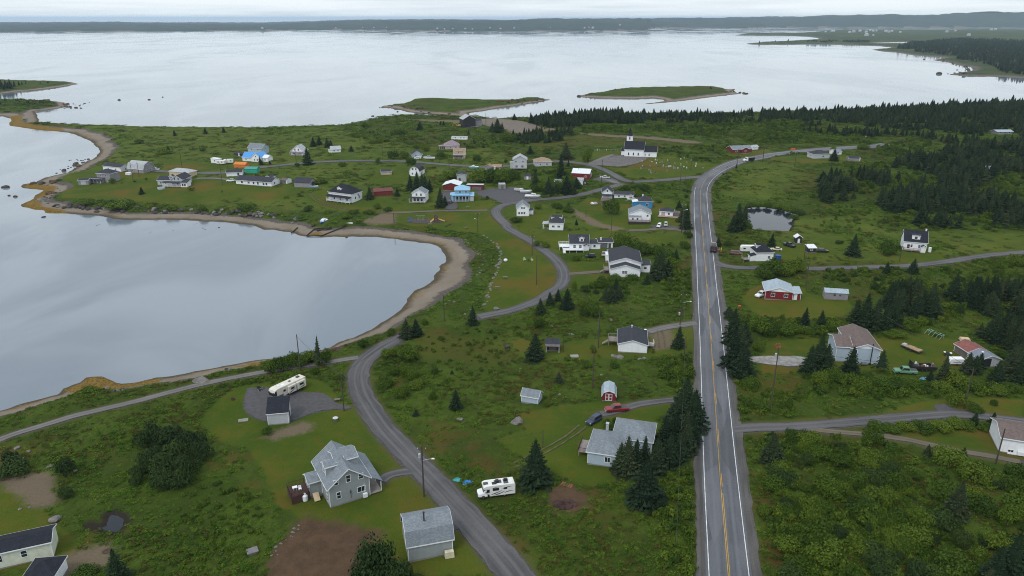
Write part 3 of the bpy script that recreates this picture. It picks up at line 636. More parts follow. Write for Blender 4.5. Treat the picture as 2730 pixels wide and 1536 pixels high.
_al = np.concatenate([[0], np.cumsum(np.linalg.norm(np.diff(HV, axis=0), axis=1))])
jn = gt(1,2,'1890,330')[0, :2]; gap = np.linalg.norm(HV-jn, axis=1)
ribbon('edge_line', HV, [3.27, 3.42], WHITE, 0.125, road)
kL = np.argmin(np.linalg.norm(HV-gt(1,2,'1795,430')[0, :2], axis=1)); kM = np.argmin(np.linalg.norm(HV-gt(1,2,'1990,270')[0, :2], axis=1))
ribbon('edge_line', HV[:kL], [-3.42, -3.27], WHITE, 0.125, road); ribbon('edge_line', HV[kM:], [-3.42, -3.27], WHITE, 0.125, road)
ribbon('centre_line', HV, [-0.20, -0.08], YELL, 0.125, road)
kd = np.argmin(np.linalg.norm(HV-gt(3,2,'2035,560')[0, :2], axis=1)); ke = np.argmin(np.linalg.norm(HV-gt(1,2,'1850,640')[0, :2], axis=1))
ribbon('centre_line', HV[:kd], [0.08, 0.20], YELL, 0.125, road)
i = kd
while i < ke-3:
    ribbon('centre_dash', HV[i:i+3], [0.08, 0.20], YELL, 0.125, road); i += 6
for nm, (V, h) in LANES.items():
    V2 = densify(V, 1.6)
    m = DTRK if nm in ('right_track', 'hall_drive', 'deck_drive', 'blue_house_drive') else OLDA if nm in ('cove', 'village', 'park', 'right_drive', 'bay_lane', 'barn_drive', 'grey_drive', 'red_shed_drive') else GRAV
    name = {'cove': 'lane', 'village': 'lane', 'park': 'lane', 'bay_lane': 'lane'}.get(nm, 'track' if 'track' in nm or 'loop' in nm else 'driveway')
    ribbon(name, V2, [-h, -h*0.62, -h*0.3, 0, h*0.3, h*0.62, h], m, 0.075 if h > 2.2 else 0.062 if h > 1.4 else 0.056, ragged=0.12)
RUTM = mat('worn_turf', (0.088, 0.076, 0.036), 0.95, var=.3)
for r, c, s in RUTS:
    V2 = densify(chaikin(gt(r, c, s)[:, :2], 3), 1.2)
    for o_ in (-.75, .75): ribbon('wheel_rut', V2, [o_-.22, o_, o_+.22], RUTM, 0.07, ragged=.2)
for nm, V in PADW.items():
    pm = bmesh.new(); V = densify(np.concatenate([V, V[:1]]), 1.5)[:-1]; c = V.mean(0); u = V-c
    V = V+0.5*np.stack([vnoise(V[:, 0], V[:, 1], 2.5, 41), vnoise(V[:, 0], V[:, 1], 2.5, 42)], 1)
    rings = [V]+[c+(V-c)*f for f in (0.75, 0.5, 0.25)]
    vs = []
    for R in rings:
        d = np.linalg.norm(R, axis=1); z = heights(R)+0.048+0.00035*d; vs.append([pm.verts.new((x, y, zz)) for (x, y), zz in zip(R, z)])
    for a, b2 in zip(vs[:-1], vs[1:]):
        for i in range(len(a)): j = (i+1) % len(a); pm.faces.new((a[i], a[j], b2[j], b2[i]))
    pm.faces.new(vs[-1])
    bmesh.ops.recalc_face_normals(pm, faces=pm.faces)
    me = bpy.data.meshes.new('gravel_yard'); pm.to_mesh(me); pm.free()
    for p in me.polygons:
        if p.normal.z < 0: p.flip()
    me.materials.append({'play_pad': mat('play_surface', (0.06, 0.05, 0.055), 0.9), 'church_pad': mat('church_gravel', (0.12, 0.11, 0.108), 0.9, var=0.3), 'right_pad': mat('pale_gravel', (0.24, 0.23, 0.22), 0.9, var=0.3), 'far_yard': mat('bare_gravel', (0.14, 0.11, 0.085), 0.9, var=0.3)}.get(nm, mat('dark_gravel', (0.068, 0.066, 0.071), 0.9, var=0.16)))
    tag(link('gravel_yard', me), kind='structure')
# ================================================================ BUILDERS
def proj(p):
    d = np.asarray(p, float)-np.array([0, 0, HC]); z = d[1]*_cp-d[2]*_sp; u = d[1]*_sp+d[2]*_cp
    return IW/2+FPX*d[0]/z, IH/2-FPX*u/z
def vpx(P): # metres of upright height per survey-sheet unit at a ground point
    a = proj(P); b = proj((P[0], P[1], P[2]+1.0)); return 1.0/(TS*math.hypot(a[0]-b[0], a[1]-b[1]))
LAND = []       # landmarks (x, y, phrase) that labels refer to
KEEP = []       # circles kept clear of growth: x, y, r
GLASS = mat('window_glass', (0.020, 0.024, 0.030), 0.12, var=0.1, spec=0.8)
TRIM = mat('white_trim', (0.72, 0.74, 0.76), 0.5, var=0.06)
CONC = mat('concrete', (0.22, 0.21, 0.20), 0.9)
W = {'white': mat('white_siding', (0.77, 0.79, 0.82), 0.55, 'siding', 0.05), 'grey': mat('grey_siding', (0.27, 0.295, 0.305), 0.6, 'siding', 0.06), 'pale': mat('pale_blue_siding', (0.36, 0.44, 0.52), 0.6, 'siding', 0.05),
 'blue': mat('sky_blue_siding', (0.20, 0.37, 0.53), 0.6, 'siding', 0.06), 'bright': mat('bright_blue_siding', (0.035, 0.22, 0.46), 0.6, 'siding', 0.06), 'red': mat('red_siding', (0.17, 0.014, 0.018), 0.6, 'siding', 0.08), 'barn': mat('barn_red', (0.15, 0.022, 0.022), 0.7, 'siding', 0.15),
 'wood': mat('weathered_wood', (0.155, 0.135, 0.125), 0.85, 'siding', 0.2), 'dark': mat('dark_wood', (0.045, 0.036, 0.032), 0.8, 'siding', 0.15), 'cream': mat('cream_siding', (0.55, 0.45, 0.29), 0.6, 'siding', 0.06), 'mauve': mat('mauve_siding', (0.42, 0.33, 0.37), 0.6, 'siding', 0.06),
 'orange': mat('orange_paint', (0.62, 0.17, 0.025), 0.6, 'siding', 0.05), 'teal': mat('teal_paint', (0.02, 0.33, 0.22), 0.6, 'siding', 0.05), 'tan': mat('tan_siding', (0.44, 0.37, 0.29), 0.6, 'siding', 0.06), 'lgrey': mat('light_grey_siding', (0.43, 0.45, 0.48), 0.6, 'siding', 0.06), 'black': mat('black_cladding', (0.022, 0.022, 0.027), 0.6, 'siding', 0.1), 'rust': mat('rusted_sheet', (0.22, 0.075, 0.06), 0.7, 'rib', 0.25), 'shake': mat('grey_shakes', (0.25, 0.24, 0.26), 0.85, 'siding', 0.12)}
R = {'grey': mat('grey_shingles', (0.175, 0.20, 0.225), 0.9, 'shingle', 0.12), 'black': mat('black_shingles', (0.022, 0.024, 0.033), 0.9, 'shingle', 0.12), 'char': mat('charcoal_shingles', (0.042, 0.045, 0.056), 0.9, 'shingle', 0.12), 'brown': mat('brown_shingles', (0.135, 0.105, 0.098), 0.85, 'shingle', 0.12),
 'bluegrey': mat('blue_grey_shingles', (0.30, 0.36, 0.41), 0.8, 'shingle', 0.08), 'blue': mat('blue_steel_roof', (0.06, 0.27, 0.62), 0.4, 'rib', 0.05), 'white': mat('white_steel_roof', (0.66, 0.69, 0.73), 0.4, 'rib', 0.06), 'sky': mat('sky_blue_roof', (0.22, 0.43, 0.62), 0.5, 'rib', 0.06), 'mauve': mat('mauve_shingles', (0.24, 0.18, 0.22), 0.8, 'shingle', 0.1), 'pale': mat('pale_shingles', (0.34, 0.36, 0.38), 0.8, 'shingle', 0.1), 'tan': mat('tan_shingles', (0.27, 0.20, 0.15), 0.8, 'shingle', 0.1), 'orange': mat('orange_roof', (0.55, 0.19, 0.05), 0.6, 'shingle', 0.05), 'teal': mat('teal_roof', (0.06, 0.24, 0.22), 0.6, 'rib', 0.05), 'wood': mat('old_board_roof', (0.13, 0.115, 0.11), 0.9, 'shingle', 0.2), 'rust': mat('rusty_steel_roof', (0.20, 0.065, 0.055), 0.6, 'rib', 0.25), 'steel': mat('blue_grey_steel', (0.16, 0.18, 0.23), 0.5, 'rib', 0.12), 'red': mat('dark_red_roof', (0.15, 0.06, 0.06), 0.8, 'shingle', 0.15)}
DECKM = mat('deck_boards', (0.24, 0.21, 0.19), 0.85, 'siding', 0.15); BROWN = mat('brown_stain', (0.055, 0.026, 0.022), 0.8, var=0.15)
BLACK = mat('black_metal', (0.02, 0.02, 0.022), 0.5); STEEL = mat('galvanised', (0.45, 0.47, 0.50), 0.4, metal=0.3)
_wm = {}
def shared(key, fn):
    if key not in _wm: _wm[key] = fn()
    return _wm[key]
class House:
    def __init__(s, label, r, c, A, B, name='house', cat='house', short=None, group=None, z=None):
        P = gpts([tp(r, c, *A), tp(r, c, *B)]); s.A, s.B = P[0], P[1]
        s.L = float(np.linalg.norm(P[1][:2]-P[0][:2])); s.ang = math.atan2(P[1][1]-P[0][1], P[1][0]-P[0][0])
        zb = (P[0][2]+P[1][2])/2 if z is None else z
        s.root = empty(name, (P[0][0], P[0][1], zb), s.ang); tag(s.root, label, cat, group)
        s.k = vpx((P[0]+P[1])/2); s.short = short; s.done = False; s.ext = [0, s.L, 0, 4]
    def w(s, x, y, z=0): ca, sa = math.cos(s.ang), math.sin(s.ang); return (s.root.location.x+x*ca-y*sa, s.root.location.y+x*sa+y*ca, s.root.location.z+z)
    def keep(s):
        x0, x1, y0, y1 = s.ext; n = max(1, int((x1-x0)/3)); 
        cx, cy, _ = s.w((x0+x1)/2, (y0+y1)/2)
        for i in range(n+1):
            for j in range(max(1, int((y1-y0)/3))+1):
                a = s.w(x0+(x1-x0)*i/n, y0+(y1-y0)*j/max(1, int((y1-y0)/3))); KEEP.append((a[0], a[1], 2.0))
        if s.short: LAND.append((cx, cy, s.short))
    def add(s, x0, x1, y0, y1):
        s.ext = [min(s.ext[0], x0), max(s.ext[1], x1), min(s.ext[2], y0), max(s.ext[3], y1)]
    def block(s, x0, x1, y0, y1, hw, roof='gx', pitch=0.5, wall='white', rm='char', oh=0.35, z0=0.0, found=True, trim=True, apex=None, t=0.14):
        s.add(x0, x1, y0, y1); wm = W[wall]; rmm = R[rm]; zb = z0; e = 0.004
        b = dict(x0=x0, x1=x1, y0=y0, y1=y1, z0=z0, hw=hw); zt = z0+hw
        if found and z0 == 0.0:
            f = MB(); f.box(x0+.03, x1-.03, y0+.03, y1-.03, -1.2, 0.28); f.build('foundation', CONC, s.root); zb = 0.28
        m = MB(); rf = MB(); tr = MB()
        if roof[0] in 'gm':
            ax = 'x' if roof[1] == 'x' else 'y'
            u0, u1, v0, v1 = (y0, y1, x0, x1) if ax == 'x' else (x0, x1, y0, y1)
            um = (u0+u1)/2 if apex is None else u0+(u1-u0)*apex
            hl, hr = um-u0, u1-um
            if roof[0] == 'g':
                rise = pitch*min(hl, hr) if apex is None else pitch*min(hl, hr); zr = zt+rise
                # long side keeps the same slope (saltbox), so its eave hangs lower
                zl = zt if hl <= hr+1e-6 else zr-pitch*hl; zrr = zt if hr <= hl+1e-6 else zr-pitch*hr
                m.prism([(u0, zb), (u1, zb), (u1, zrr-e), (um, zr-e), (u0, zl-e)], ax, v0, v1)
                el, er = zl-oh*pitch, zrr-oh*pitch
                top = [(u1+oh, er+t), (um, zr+t), (u0-oh, el+t)]
                rf.prism([(u0-oh, el), (um, zr), (u1+oh, er)]+top, ax, v0-oh, v1+oh)
                line = [(u0-oh, el), (um, zr), (u1+oh, er)]; b.update(zr=zr)
            else:
                a = (u1-u0)/2; zk = zt+pitch*1.55*a*0.42; zr = zk+pitch*0.52*a*0.70; k = a*0.28
                line0 = [(u0, zt), (u0+k, zk), (um, zr), (u1-k, zk), (u1, zt)]
                m.prism([(u0, zb), (u1, zb)]+[(p, q-e) for p, q in reversed(line0)], ax, v0, v1)
                line = [(u0-oh*.6, zt-oh*.6), (u0+k-.1, zk+.05), (um, zr+.05), (u1-k+.1, zk+.05), (u1+oh*.6, zt-oh*.6)]
                rf.prism(line+[(p, q+t) for p, q in reversed(line)], ax, v0-oh, v1+oh); b.update(zr=zr)
            if trim:
                for va, vb in ((v0-oh-.05, v0-oh-.002), (v1+oh+.002, v1+oh+.05)):
                    tr.prism([(p, q-.08) for p, q in line]+[(p, q+t-.01) for p, q in reversed(line)], ax, va, vb)
                for (u, zq), sg in ((line[0], -1), (line[-1], 1)):
                    a, c = (u-.05, u-.002) if sg < 0 else (u+.002, u+.05)
                    if ax == 'x': tr.box(v0-oh, v1+oh, a, c, zq-.08, zq+t-.01)
                    else: tr.box(a, c, v0-oh, v1+oh, zq-.08, zq+t-.01)
        elif roof == 'hip':
            m.box(x0, x1, y0, y1, zb, zt-e); X0, X1, Y0, Y1 = x0-oh, x1+oh, y0-oh, y1+oh; hs = min(X1-X0, Y1-Y0)/2; rise = pitch*hs
            r0 = (X0+hs, Y0+hs) if X1-X0 > Y1-Y0 else ((X0+X1)/2, Y0+hs); r1 = (X1-hs, Y1-hs) if X1-X0 > Y1-Y0 else ((X0+X1)/2, Y1-hs)
            if X1-X0 > Y1-Y0: r0 = (X0+hs, (Y0+Y1)/2); r1 = (X1-hs, (Y0+Y1)/2)
            n = 0; rf.v = [(X0, Y0, zt), (X1, Y0, zt), (X1, Y1, zt), (X0, Y1, zt), (X0, Y0, zt+t), (X1, Y0, zt+t), (X1, Y1, zt+t), (X0, Y1, zt+t), (r0[0], r0[1], zt+t+rise), (r1[0], r1[1]+1e-3, zt+t+rise)]
            rf.f = [(3, 2, 1, 0), (0, 1, 5, 4), (1, 2, 6, 5), (2, 3, 7, 6), (3, 0, 4, 7)]
            if X1-X0 > Y1-Y0: rf.f += [(4, 5, 9, 8), (6, 7, 8, 9), (7, 4, 8), (5, 6, 9)]
            else: rf.f += [(4, 5, 8), (6, 7, 9), (7, 4, 8, 9), (5, 6, 9, 8)]
            b.update(zr=zt+rise)
            if trim:
                for a in ((X0-.03, X1+.03, Y0-.05, Y0-.002), (X0-.03, X1+.03, Y1+.002, Y1+.05), (X0-.05, X0-.002, Y0, Y1), (X1+.002, X1+.05, Y0, Y1)): tr.box(*a, zt-.1, zt+t-.02)
        else:   # single slope: 'sf' low at the front, 'sb' low at the back, 'sl' low left, 'sr' low right, 'flat'
            if roof == 'flat': pitch = 0.02
            ax = 'x' if roof in ('sf', 'sb', 'flat') else 'y'; u0, u1, v0, v1 = (y0, y1, x0, x1) if ax == 'x' else (x0, x1, y0, y1)
            rise = pitch*(u1-u0); za, zc = (zt, zt+rise) if roof in ('sf', 'sl', 'flat') else (zt+rise, zt)
            m.prism([(u0, zb), (u1, zb), (u1, zc-e), (u0, za-e)], ax, v0, v1)
            g = (zc-za)/(u1-u0); l = [(u0-oh, za-oh*g), (u1+oh, zc+oh*g)]
            rf.prism(l+[(p, q+t) for p, q in reversed(l)], ax, v0-oh, v1+oh); b.update(zr=max(za, zc))
            tb = []
            if trim:
                for (u, zq), sg in ((l[0], -1), (l[1], 1)):
                    a, c = (u-.05, u-.002) if sg < 0 else (u+.002, u+.05)
                    tb.append((v0-oh, v1+oh, a, c, zq-.06, zq+t-.02) if ax == 'x' else (a, c, v0-oh, v1+oh, zq-.06, zq+t-.02))
            b['tb'] = tb
        m.build('wall', wm, s.root); ro = rf.build('roof', rmm, s.root)
        if trim and tr.v: tr.build('roof_trim', TRIM, ro)
        for q_ in b.get('tb', ()): MB().box(*q_).build('roof_trim', TRIM, ro)
        if trim:
            if math.hypot(*s.root.location[:2]) < 300 and hw > 1.9:
                for (x, y) in ((x0, y0), (x1, y0), (x0, y1), (x1, y1)):
                    cb = MB(); cb.box(x-.025 if x == x0 else x-.10, x+.10 if x == x0 else x+.025, y-.025 if y == y0 else y-.10, y+.10 if y == y0 else y+.025, zb+.01, z0+hw-.16); cb.build('corner_board', TRIM, s.root)
        b['roofo'] = ro; s.b = b; return b
    def _face(s, b, face, u, z, proud=0.03):
        x0, x1, y0, y1 = b['x0'], b['x1'], b['y0'], b['y1']
        if face == 'f': return (x0+(x1-x0)*u, y0-proud, z), 0.0
        if face == 'b': return (x1-(x1-x0)*u, y1+proud, z), PI
        if face == 'l': return (x0-proud, y1-(y1-y0)*u, z), -PI/2
        return (x1+proud, y0+(y1-y0)*u, z), PI/2
    def win(s, face, u, z, w=1.0, h=1.2, b=None, frame=None, kind='sash'):
        b = b or s.b; z += b['z0']; p, rz = s._face(b, face, u, z); fm = frame or TRIM
        def mk():
            m = MB(); fr = 0.10
            m.box(-w/2-fr, w/2+fr, -.03, .06, h/2, h/2+fr); m.box(-w/2-fr, w/2+fr, -.03, .06, -h/2-fr, -h/2); m.box(-w/2-fr, -w/2, -.03, .06, -h/2, h/2); m.box(w/2, w/2+fr, -.03, .06, -h/2, h/2)
            if kind == 'sash': m.box(-w/2, w/2, -.02, .05, -.03, .03)
            if kind == 'slide': m.box(-.03, .03, -.02, .05, -h/2, h/2)
            return m.mesh('window', fm)
        def mp(): m = MB(); m.box(-w/2-.01, w/2+.01, 0.0, .04, -h/2-.01, h/2+.01); return m.mesh('pane', GLASS)
        o = link('window', shared(('w', w, h, kind, fm.name), mk), s.root); o.location = p; o.rotation_euler = (0, 0, rz)
        link('pane', shared(('p', w, h), mp), o); return o
    def wins(s, face, us, z, w=1.0, h=1.2, b=None, kind='sash', frame=None):
        for u in us: s.win(face, u, z, w, h, b, frame, kind)
    def door(s, face, u, w=0.95, h=2.05, m=None, b=None, z=0.3, frame=True):
        b = b or s.b; p, rz = s._face(b, face, u, b['z0']+z); m = m or TRIM
        def mk(): q = MB(); q.box(-w/2, w/2, -.03, .05, 0, h); q.box(-w/2-.09, -w/2-.003, -.04, .05, 0, h+.1); q.box(w/2+.003, w/2+.09, -.04, .05, 0, h+.1); q.box(-w/2, w/2, -.04, .05, h+.003, h+.1); return q.mesh('door', m)
        o = link('door', shared(('d', w, h, m.name), mk), s.root); o.location = p; o.rotation_euler = (0, 0, rz)
        def hk(): q = MB(); q.box(w*.36, w*.36+.05, -.09, -.03, .95, 1.05); return q.mesh('handle', BLACK)
        link('handle', shared(('h', w), hk), o); return o
    def chimney(s, x, y, z0, z1, w=0.55, m=None):
        q = MB(); q.box(x-w/2, x+w/2, y-w/2, y+w/2, z0, z1); q.box(x-w/2-.06, x+w/2+.06, y-w/2-.06, y+w/2+.06, z1, z1+.12); q.build('chimney', m or mat('chimney_brick', (0.20, 0.075, 0.055), 0.9, var=.25), s.root)
    def pipe(s, x, y, z0, z1, r=0.09, m=None):
        q = MB(); q.tube((x, y, z0), (x, y, z1), r, r, 8); q.tube((x, y, z1+.04), (x, y, z1+.16), r*1.7, r*1.2, 8); q.build('stovepipe', m or STEEL, s.root)
    def deck(s, x0, x1, y0, y1, z, rail=True, m=None, rm=None, sides='flr', skirt=None):
        s.add(x0, x1, y0, y1); m = m or DECKM; q = MB(); n = max(2, int((x1-x0)/0.5))
        q.box(x0, x1, y0, y1, z-.16, z); d = q.build('deck', m, s.root)
        for x in np.linspace(x0+.08, x1-.08, max(2, int((x1-x0)/2.4)+1)):
            for y in (y0+.08, y1-.08):
                def mk(): ps = MB(); ps.box(-.06, .06, -.06, .06, -.7, z-.165); return ps.mesh('deck_post', m)
                if z > .55 and y == y0+.08: o = link('deck_post', shared(('dp', round(z, 2), m.name), mk), d); o.location = (x, y, 0)
        if skirt is not None: q = MB(); q.box(x0+.02, x1-.02, y0-.03, y0-.002, -.3, z-.02); q.box(x0-.03, x0-.002, y0, y1, -.3, z-.02); q.box(x1+.002, x1+.03, y0, y1, -.3, z-.02); q.build('deck_skirt', skirt, d)
        if rail:
            q = MB(); lines = []
            if 'f' in sides: lines.append(((x0, y0), (x1, y0)))
            if 'l' in sides: lines.append(((x0, y0), (x0, y1)))
            if 'r' in sides: lines.append(((x1, y0), (x1, y1)))
            if 'b' in sides: lines.append(((x0, y1), (x1, y1)))
            for a, c in lines:
                Ln = math.dist(a, c); k = max(2, int(Ln/0.28))
                dx, dy = (c[0]-a[0]), (c[1]-a[1])
                for i in range(k+1):
                    px, py = a[0]+dx*i/k, a[1]+dy*i/k; wv = .045 if i % 6 == 0 else .02; q.box(px-wv, px+wv, py-wv, py+wv, z+.002, z+.92)
                q.box(min(a[0], c[0])-.05, max(a[0], c[0])+.05, min(a[1], c[1])-.05, max(a[1], c[1])+.05, z+.922, z+1.0)
            q.build('railing', rm or TRIM, s.root)
        return d
    def steps(s, x, y, z, dirn, w=1.1, n=None, m=None):
        """flight down from height z, leading away along dirn ('f','l','r','b')"""
        n = n or max(2, int(z/0.19)); q = MB(); dx, dy = {'f': (0, -1), 'b': (0, 1), 'l': (-1, 0), 'r': (1, 0)}[dirn]
        for i in range(n):
            zz = z-(i+1)*z/(n+1); a, c = i*.27, (i+1)*.27-.004
            if dx: q.box(min(x+dx*a, x+dx*c), max(x+dx*a, x+dx*c), y-w/2, y+w/2, zz-.25, zz)
            else: q.box(x-w/2, x+w/2, min(y+dy*a, y+dy*c), max(y+dy*a, y+dy*c), zz-.25, zz)
        q.build('steps', m or DECKM, s.root)
    def porch(s, x0, x1, y0, y1, hp, rm='char', n=4, slope=0.25, low='f', posts='f', deckz=0.4, rail=False, wallm=None):
        """lean-to roof on posts in front of a wall"""
        s.add(x0, x1, y0, y1); q = MB(); t = .12
        if low == 'f': l = [(y0-.25, hp), (y1-.01, hp+(y1-y0)*slope)]; q.prism(l+[(p, z+t) for p, z in reversed(l)], 'x', x0-.2, x1+.2)
        elif low == 'r': l = [(x0+.01, hp+(x1-x0)*slope), (x1+.25, hp)]; q.prism(l+[(p, z+t) for p, z in reversed(l)], 'y', y0-.2, y1+.2)
        else: l = [(x0-.25, hp), (x1-.01, hp+(x1-x0)*slope)]; q.prism(l+[(p, z+t) for p, z in reversed(l)], 'y', y0-.2, y1+.2)
        q.build('porch_roof', R[rm], s.root)
        for i in range(n):
            f = i/(n-1) if n > 1 else .5; pm = MB()
            x, y = (x0+.1+(x1-x0-.2)*f, y0+.08) if posts == 'f' else ((x1-.08, y0+.1+(y1-y0-.2)*f) if posts == 'r' else (x0+.08, y0+.1+(y1-y0-.2)*f))
            pm.box(x-.07, x+.07, y-.07, y+.07, deckz, hp-.003); pm.build('post', TRIM, s.root)
        if deckz > 0: s.deck(x0, x1, y0, y1, deckz, rail, DECKM if not rail else TRIM)
    def dormer(s, b, x, w, h, roofz, face='f', kind='gable', wall='white', rm='char', inset=0.6, win=True, depth=None, pitch=0.6):
        """small house-shaped box rising out of the slope facing 'f','b' (roof 'gx') or 'l','r' (roof 'gy')"""
        zr = b['zr']; depth = depth or 2.4
        if face in 'fb': y0 = b['y0']+inset; lo = (x-w/2, x+w/2, y0, y0+depth) if face == 'f' else (x-w/2, x+w/2, b['y1']-inset-depth, b['y1']-inset); rt = 'gy' if kind == 'gable' else 'sf' if face == 'f' else 'sb'
        else: lo = (b['x0']+inset, b['x0']+inset+depth, x-w/2, x+w/2) if face == 'l' else (b['x1']-inset-depth, b['x1']-inset, x-w/2, x+w/2); rt = 'gx' if kind == 'gable' else 'sl' if face == 'l' else 'sr'
        wl = s.b; keepb = s.block(*lo, h, rt, pitch if kind == 'gable' else 0.12, wall, rm, 0.18, roofz, False)
        if win: s.win(face, 0.5, h*0.5, min(1.0, w*.5), h*.55, keepb)
        s.b = wl; return keepb

# ---------------------------------------------------------------- vehicles
TYRE = mat('tyre', (0.014, 0.014, 0.015), 0.85, var=.1); RIM = mat('wheel_rim', (0.35, 0.36, 0.38), 0.35, metal=.6); LAMP = mat('headlamp', (0.75, 0.77, 0.8), 0.2, spec=.8); TAIL = mat('tail_lamp', (0.30, 0.012, 0.012), 0.3, spec=.7)
AUTO = mat('vehicle_glass', (0.016, 0.019, 0.023), 0.08, var=.05, spec=.9); GREYP = mat('grey_plastic', (0.06, 0.06, 0.065), 0.6)
def paint(name, c, rough=0.28): return mat('paint_'+name, c, rough, var=.04, spec=.7)
def wheels(root, xs, hw, r=0.34, w=0.22):
    for x in xs:
        for sg in (-1, 1):
            def mk(): q = MB(); q.lathe([(r*.62, -w/2), (r*.94, -w/2), (r, -w/2+.04), (r, w/2-.04), (r*.94, w/2), (r*.62, w/2)], 14); return q.mesh('wheel', TYRE)
            o = link('wheel', shared(('wh', r, w), mk), root); o.location = (x, sg*(hw-w/2+.02), r); o.rotation_euler = (PI/2*sg, 0, 0)
            def mr(): q = MB(); q.lathe([(r*.6, w/2-.05), (r*.58, w/2-.02), (r*.2, w/2+.005), (.03, w/2+.01)], 10); return q.mesh('rim', RIM)
            ro = link('rim', shared(('rim', r, w), mr), o); ro.rotation_euler = (PI, 0, 0)
def loft(secs, m, name, parent):
    """secs: (x, half width low, half width high, z0, z1) -> hull with softened edges"""
    q = MB(); k = 8
    for x, a, b_, z0, z1 in secs:
        h = z1-z0; q.v += [(x, -a*.92, z0), (x, -a, z0+h*.18), (x, -(a*.35+b_*.65), z0+h*.8), (x, -b_*.9, z1), (x, b_*.9, z1), (x, (a*.35+b_*.65), z0+h*.8), (x, a, z0+h*.18), (x, a*.92, z0)]
    for i in range(len(secs)-1):
        for j in range(k): a = i*k+j; b_ = i*k+(j+1) % k; q.f.append((a, b_, b_+k, a+k))
    q.f.append(tuple(range(k))); q.f.append(tuple((len(secs)-1)*k+i for i in reversed(range(k))))
    return q.build(name, m, parent)
KIND = {  # length, half width, hood z, belt z, roof z, cabin base x0..x1 (front..rear), roof x0..x1
 'suv': (4.55, .90, .98, 1.02, 1.66, (-1.15, 2.1), (-.35, 1.85)), 'sedan': (4.6, .88, .88, .93, 1.42, (-.95, 1.75), (-.2, 1.15)), 'pickup': (5.8, .98, 1.10, 1.16, 1.85, (-1.35, 1.0), (-.75, .85)), 'van': (4.9, .95, 1.02, 1.06, 1.76, (-1.65, 2.35), (-.75, 2.15))}
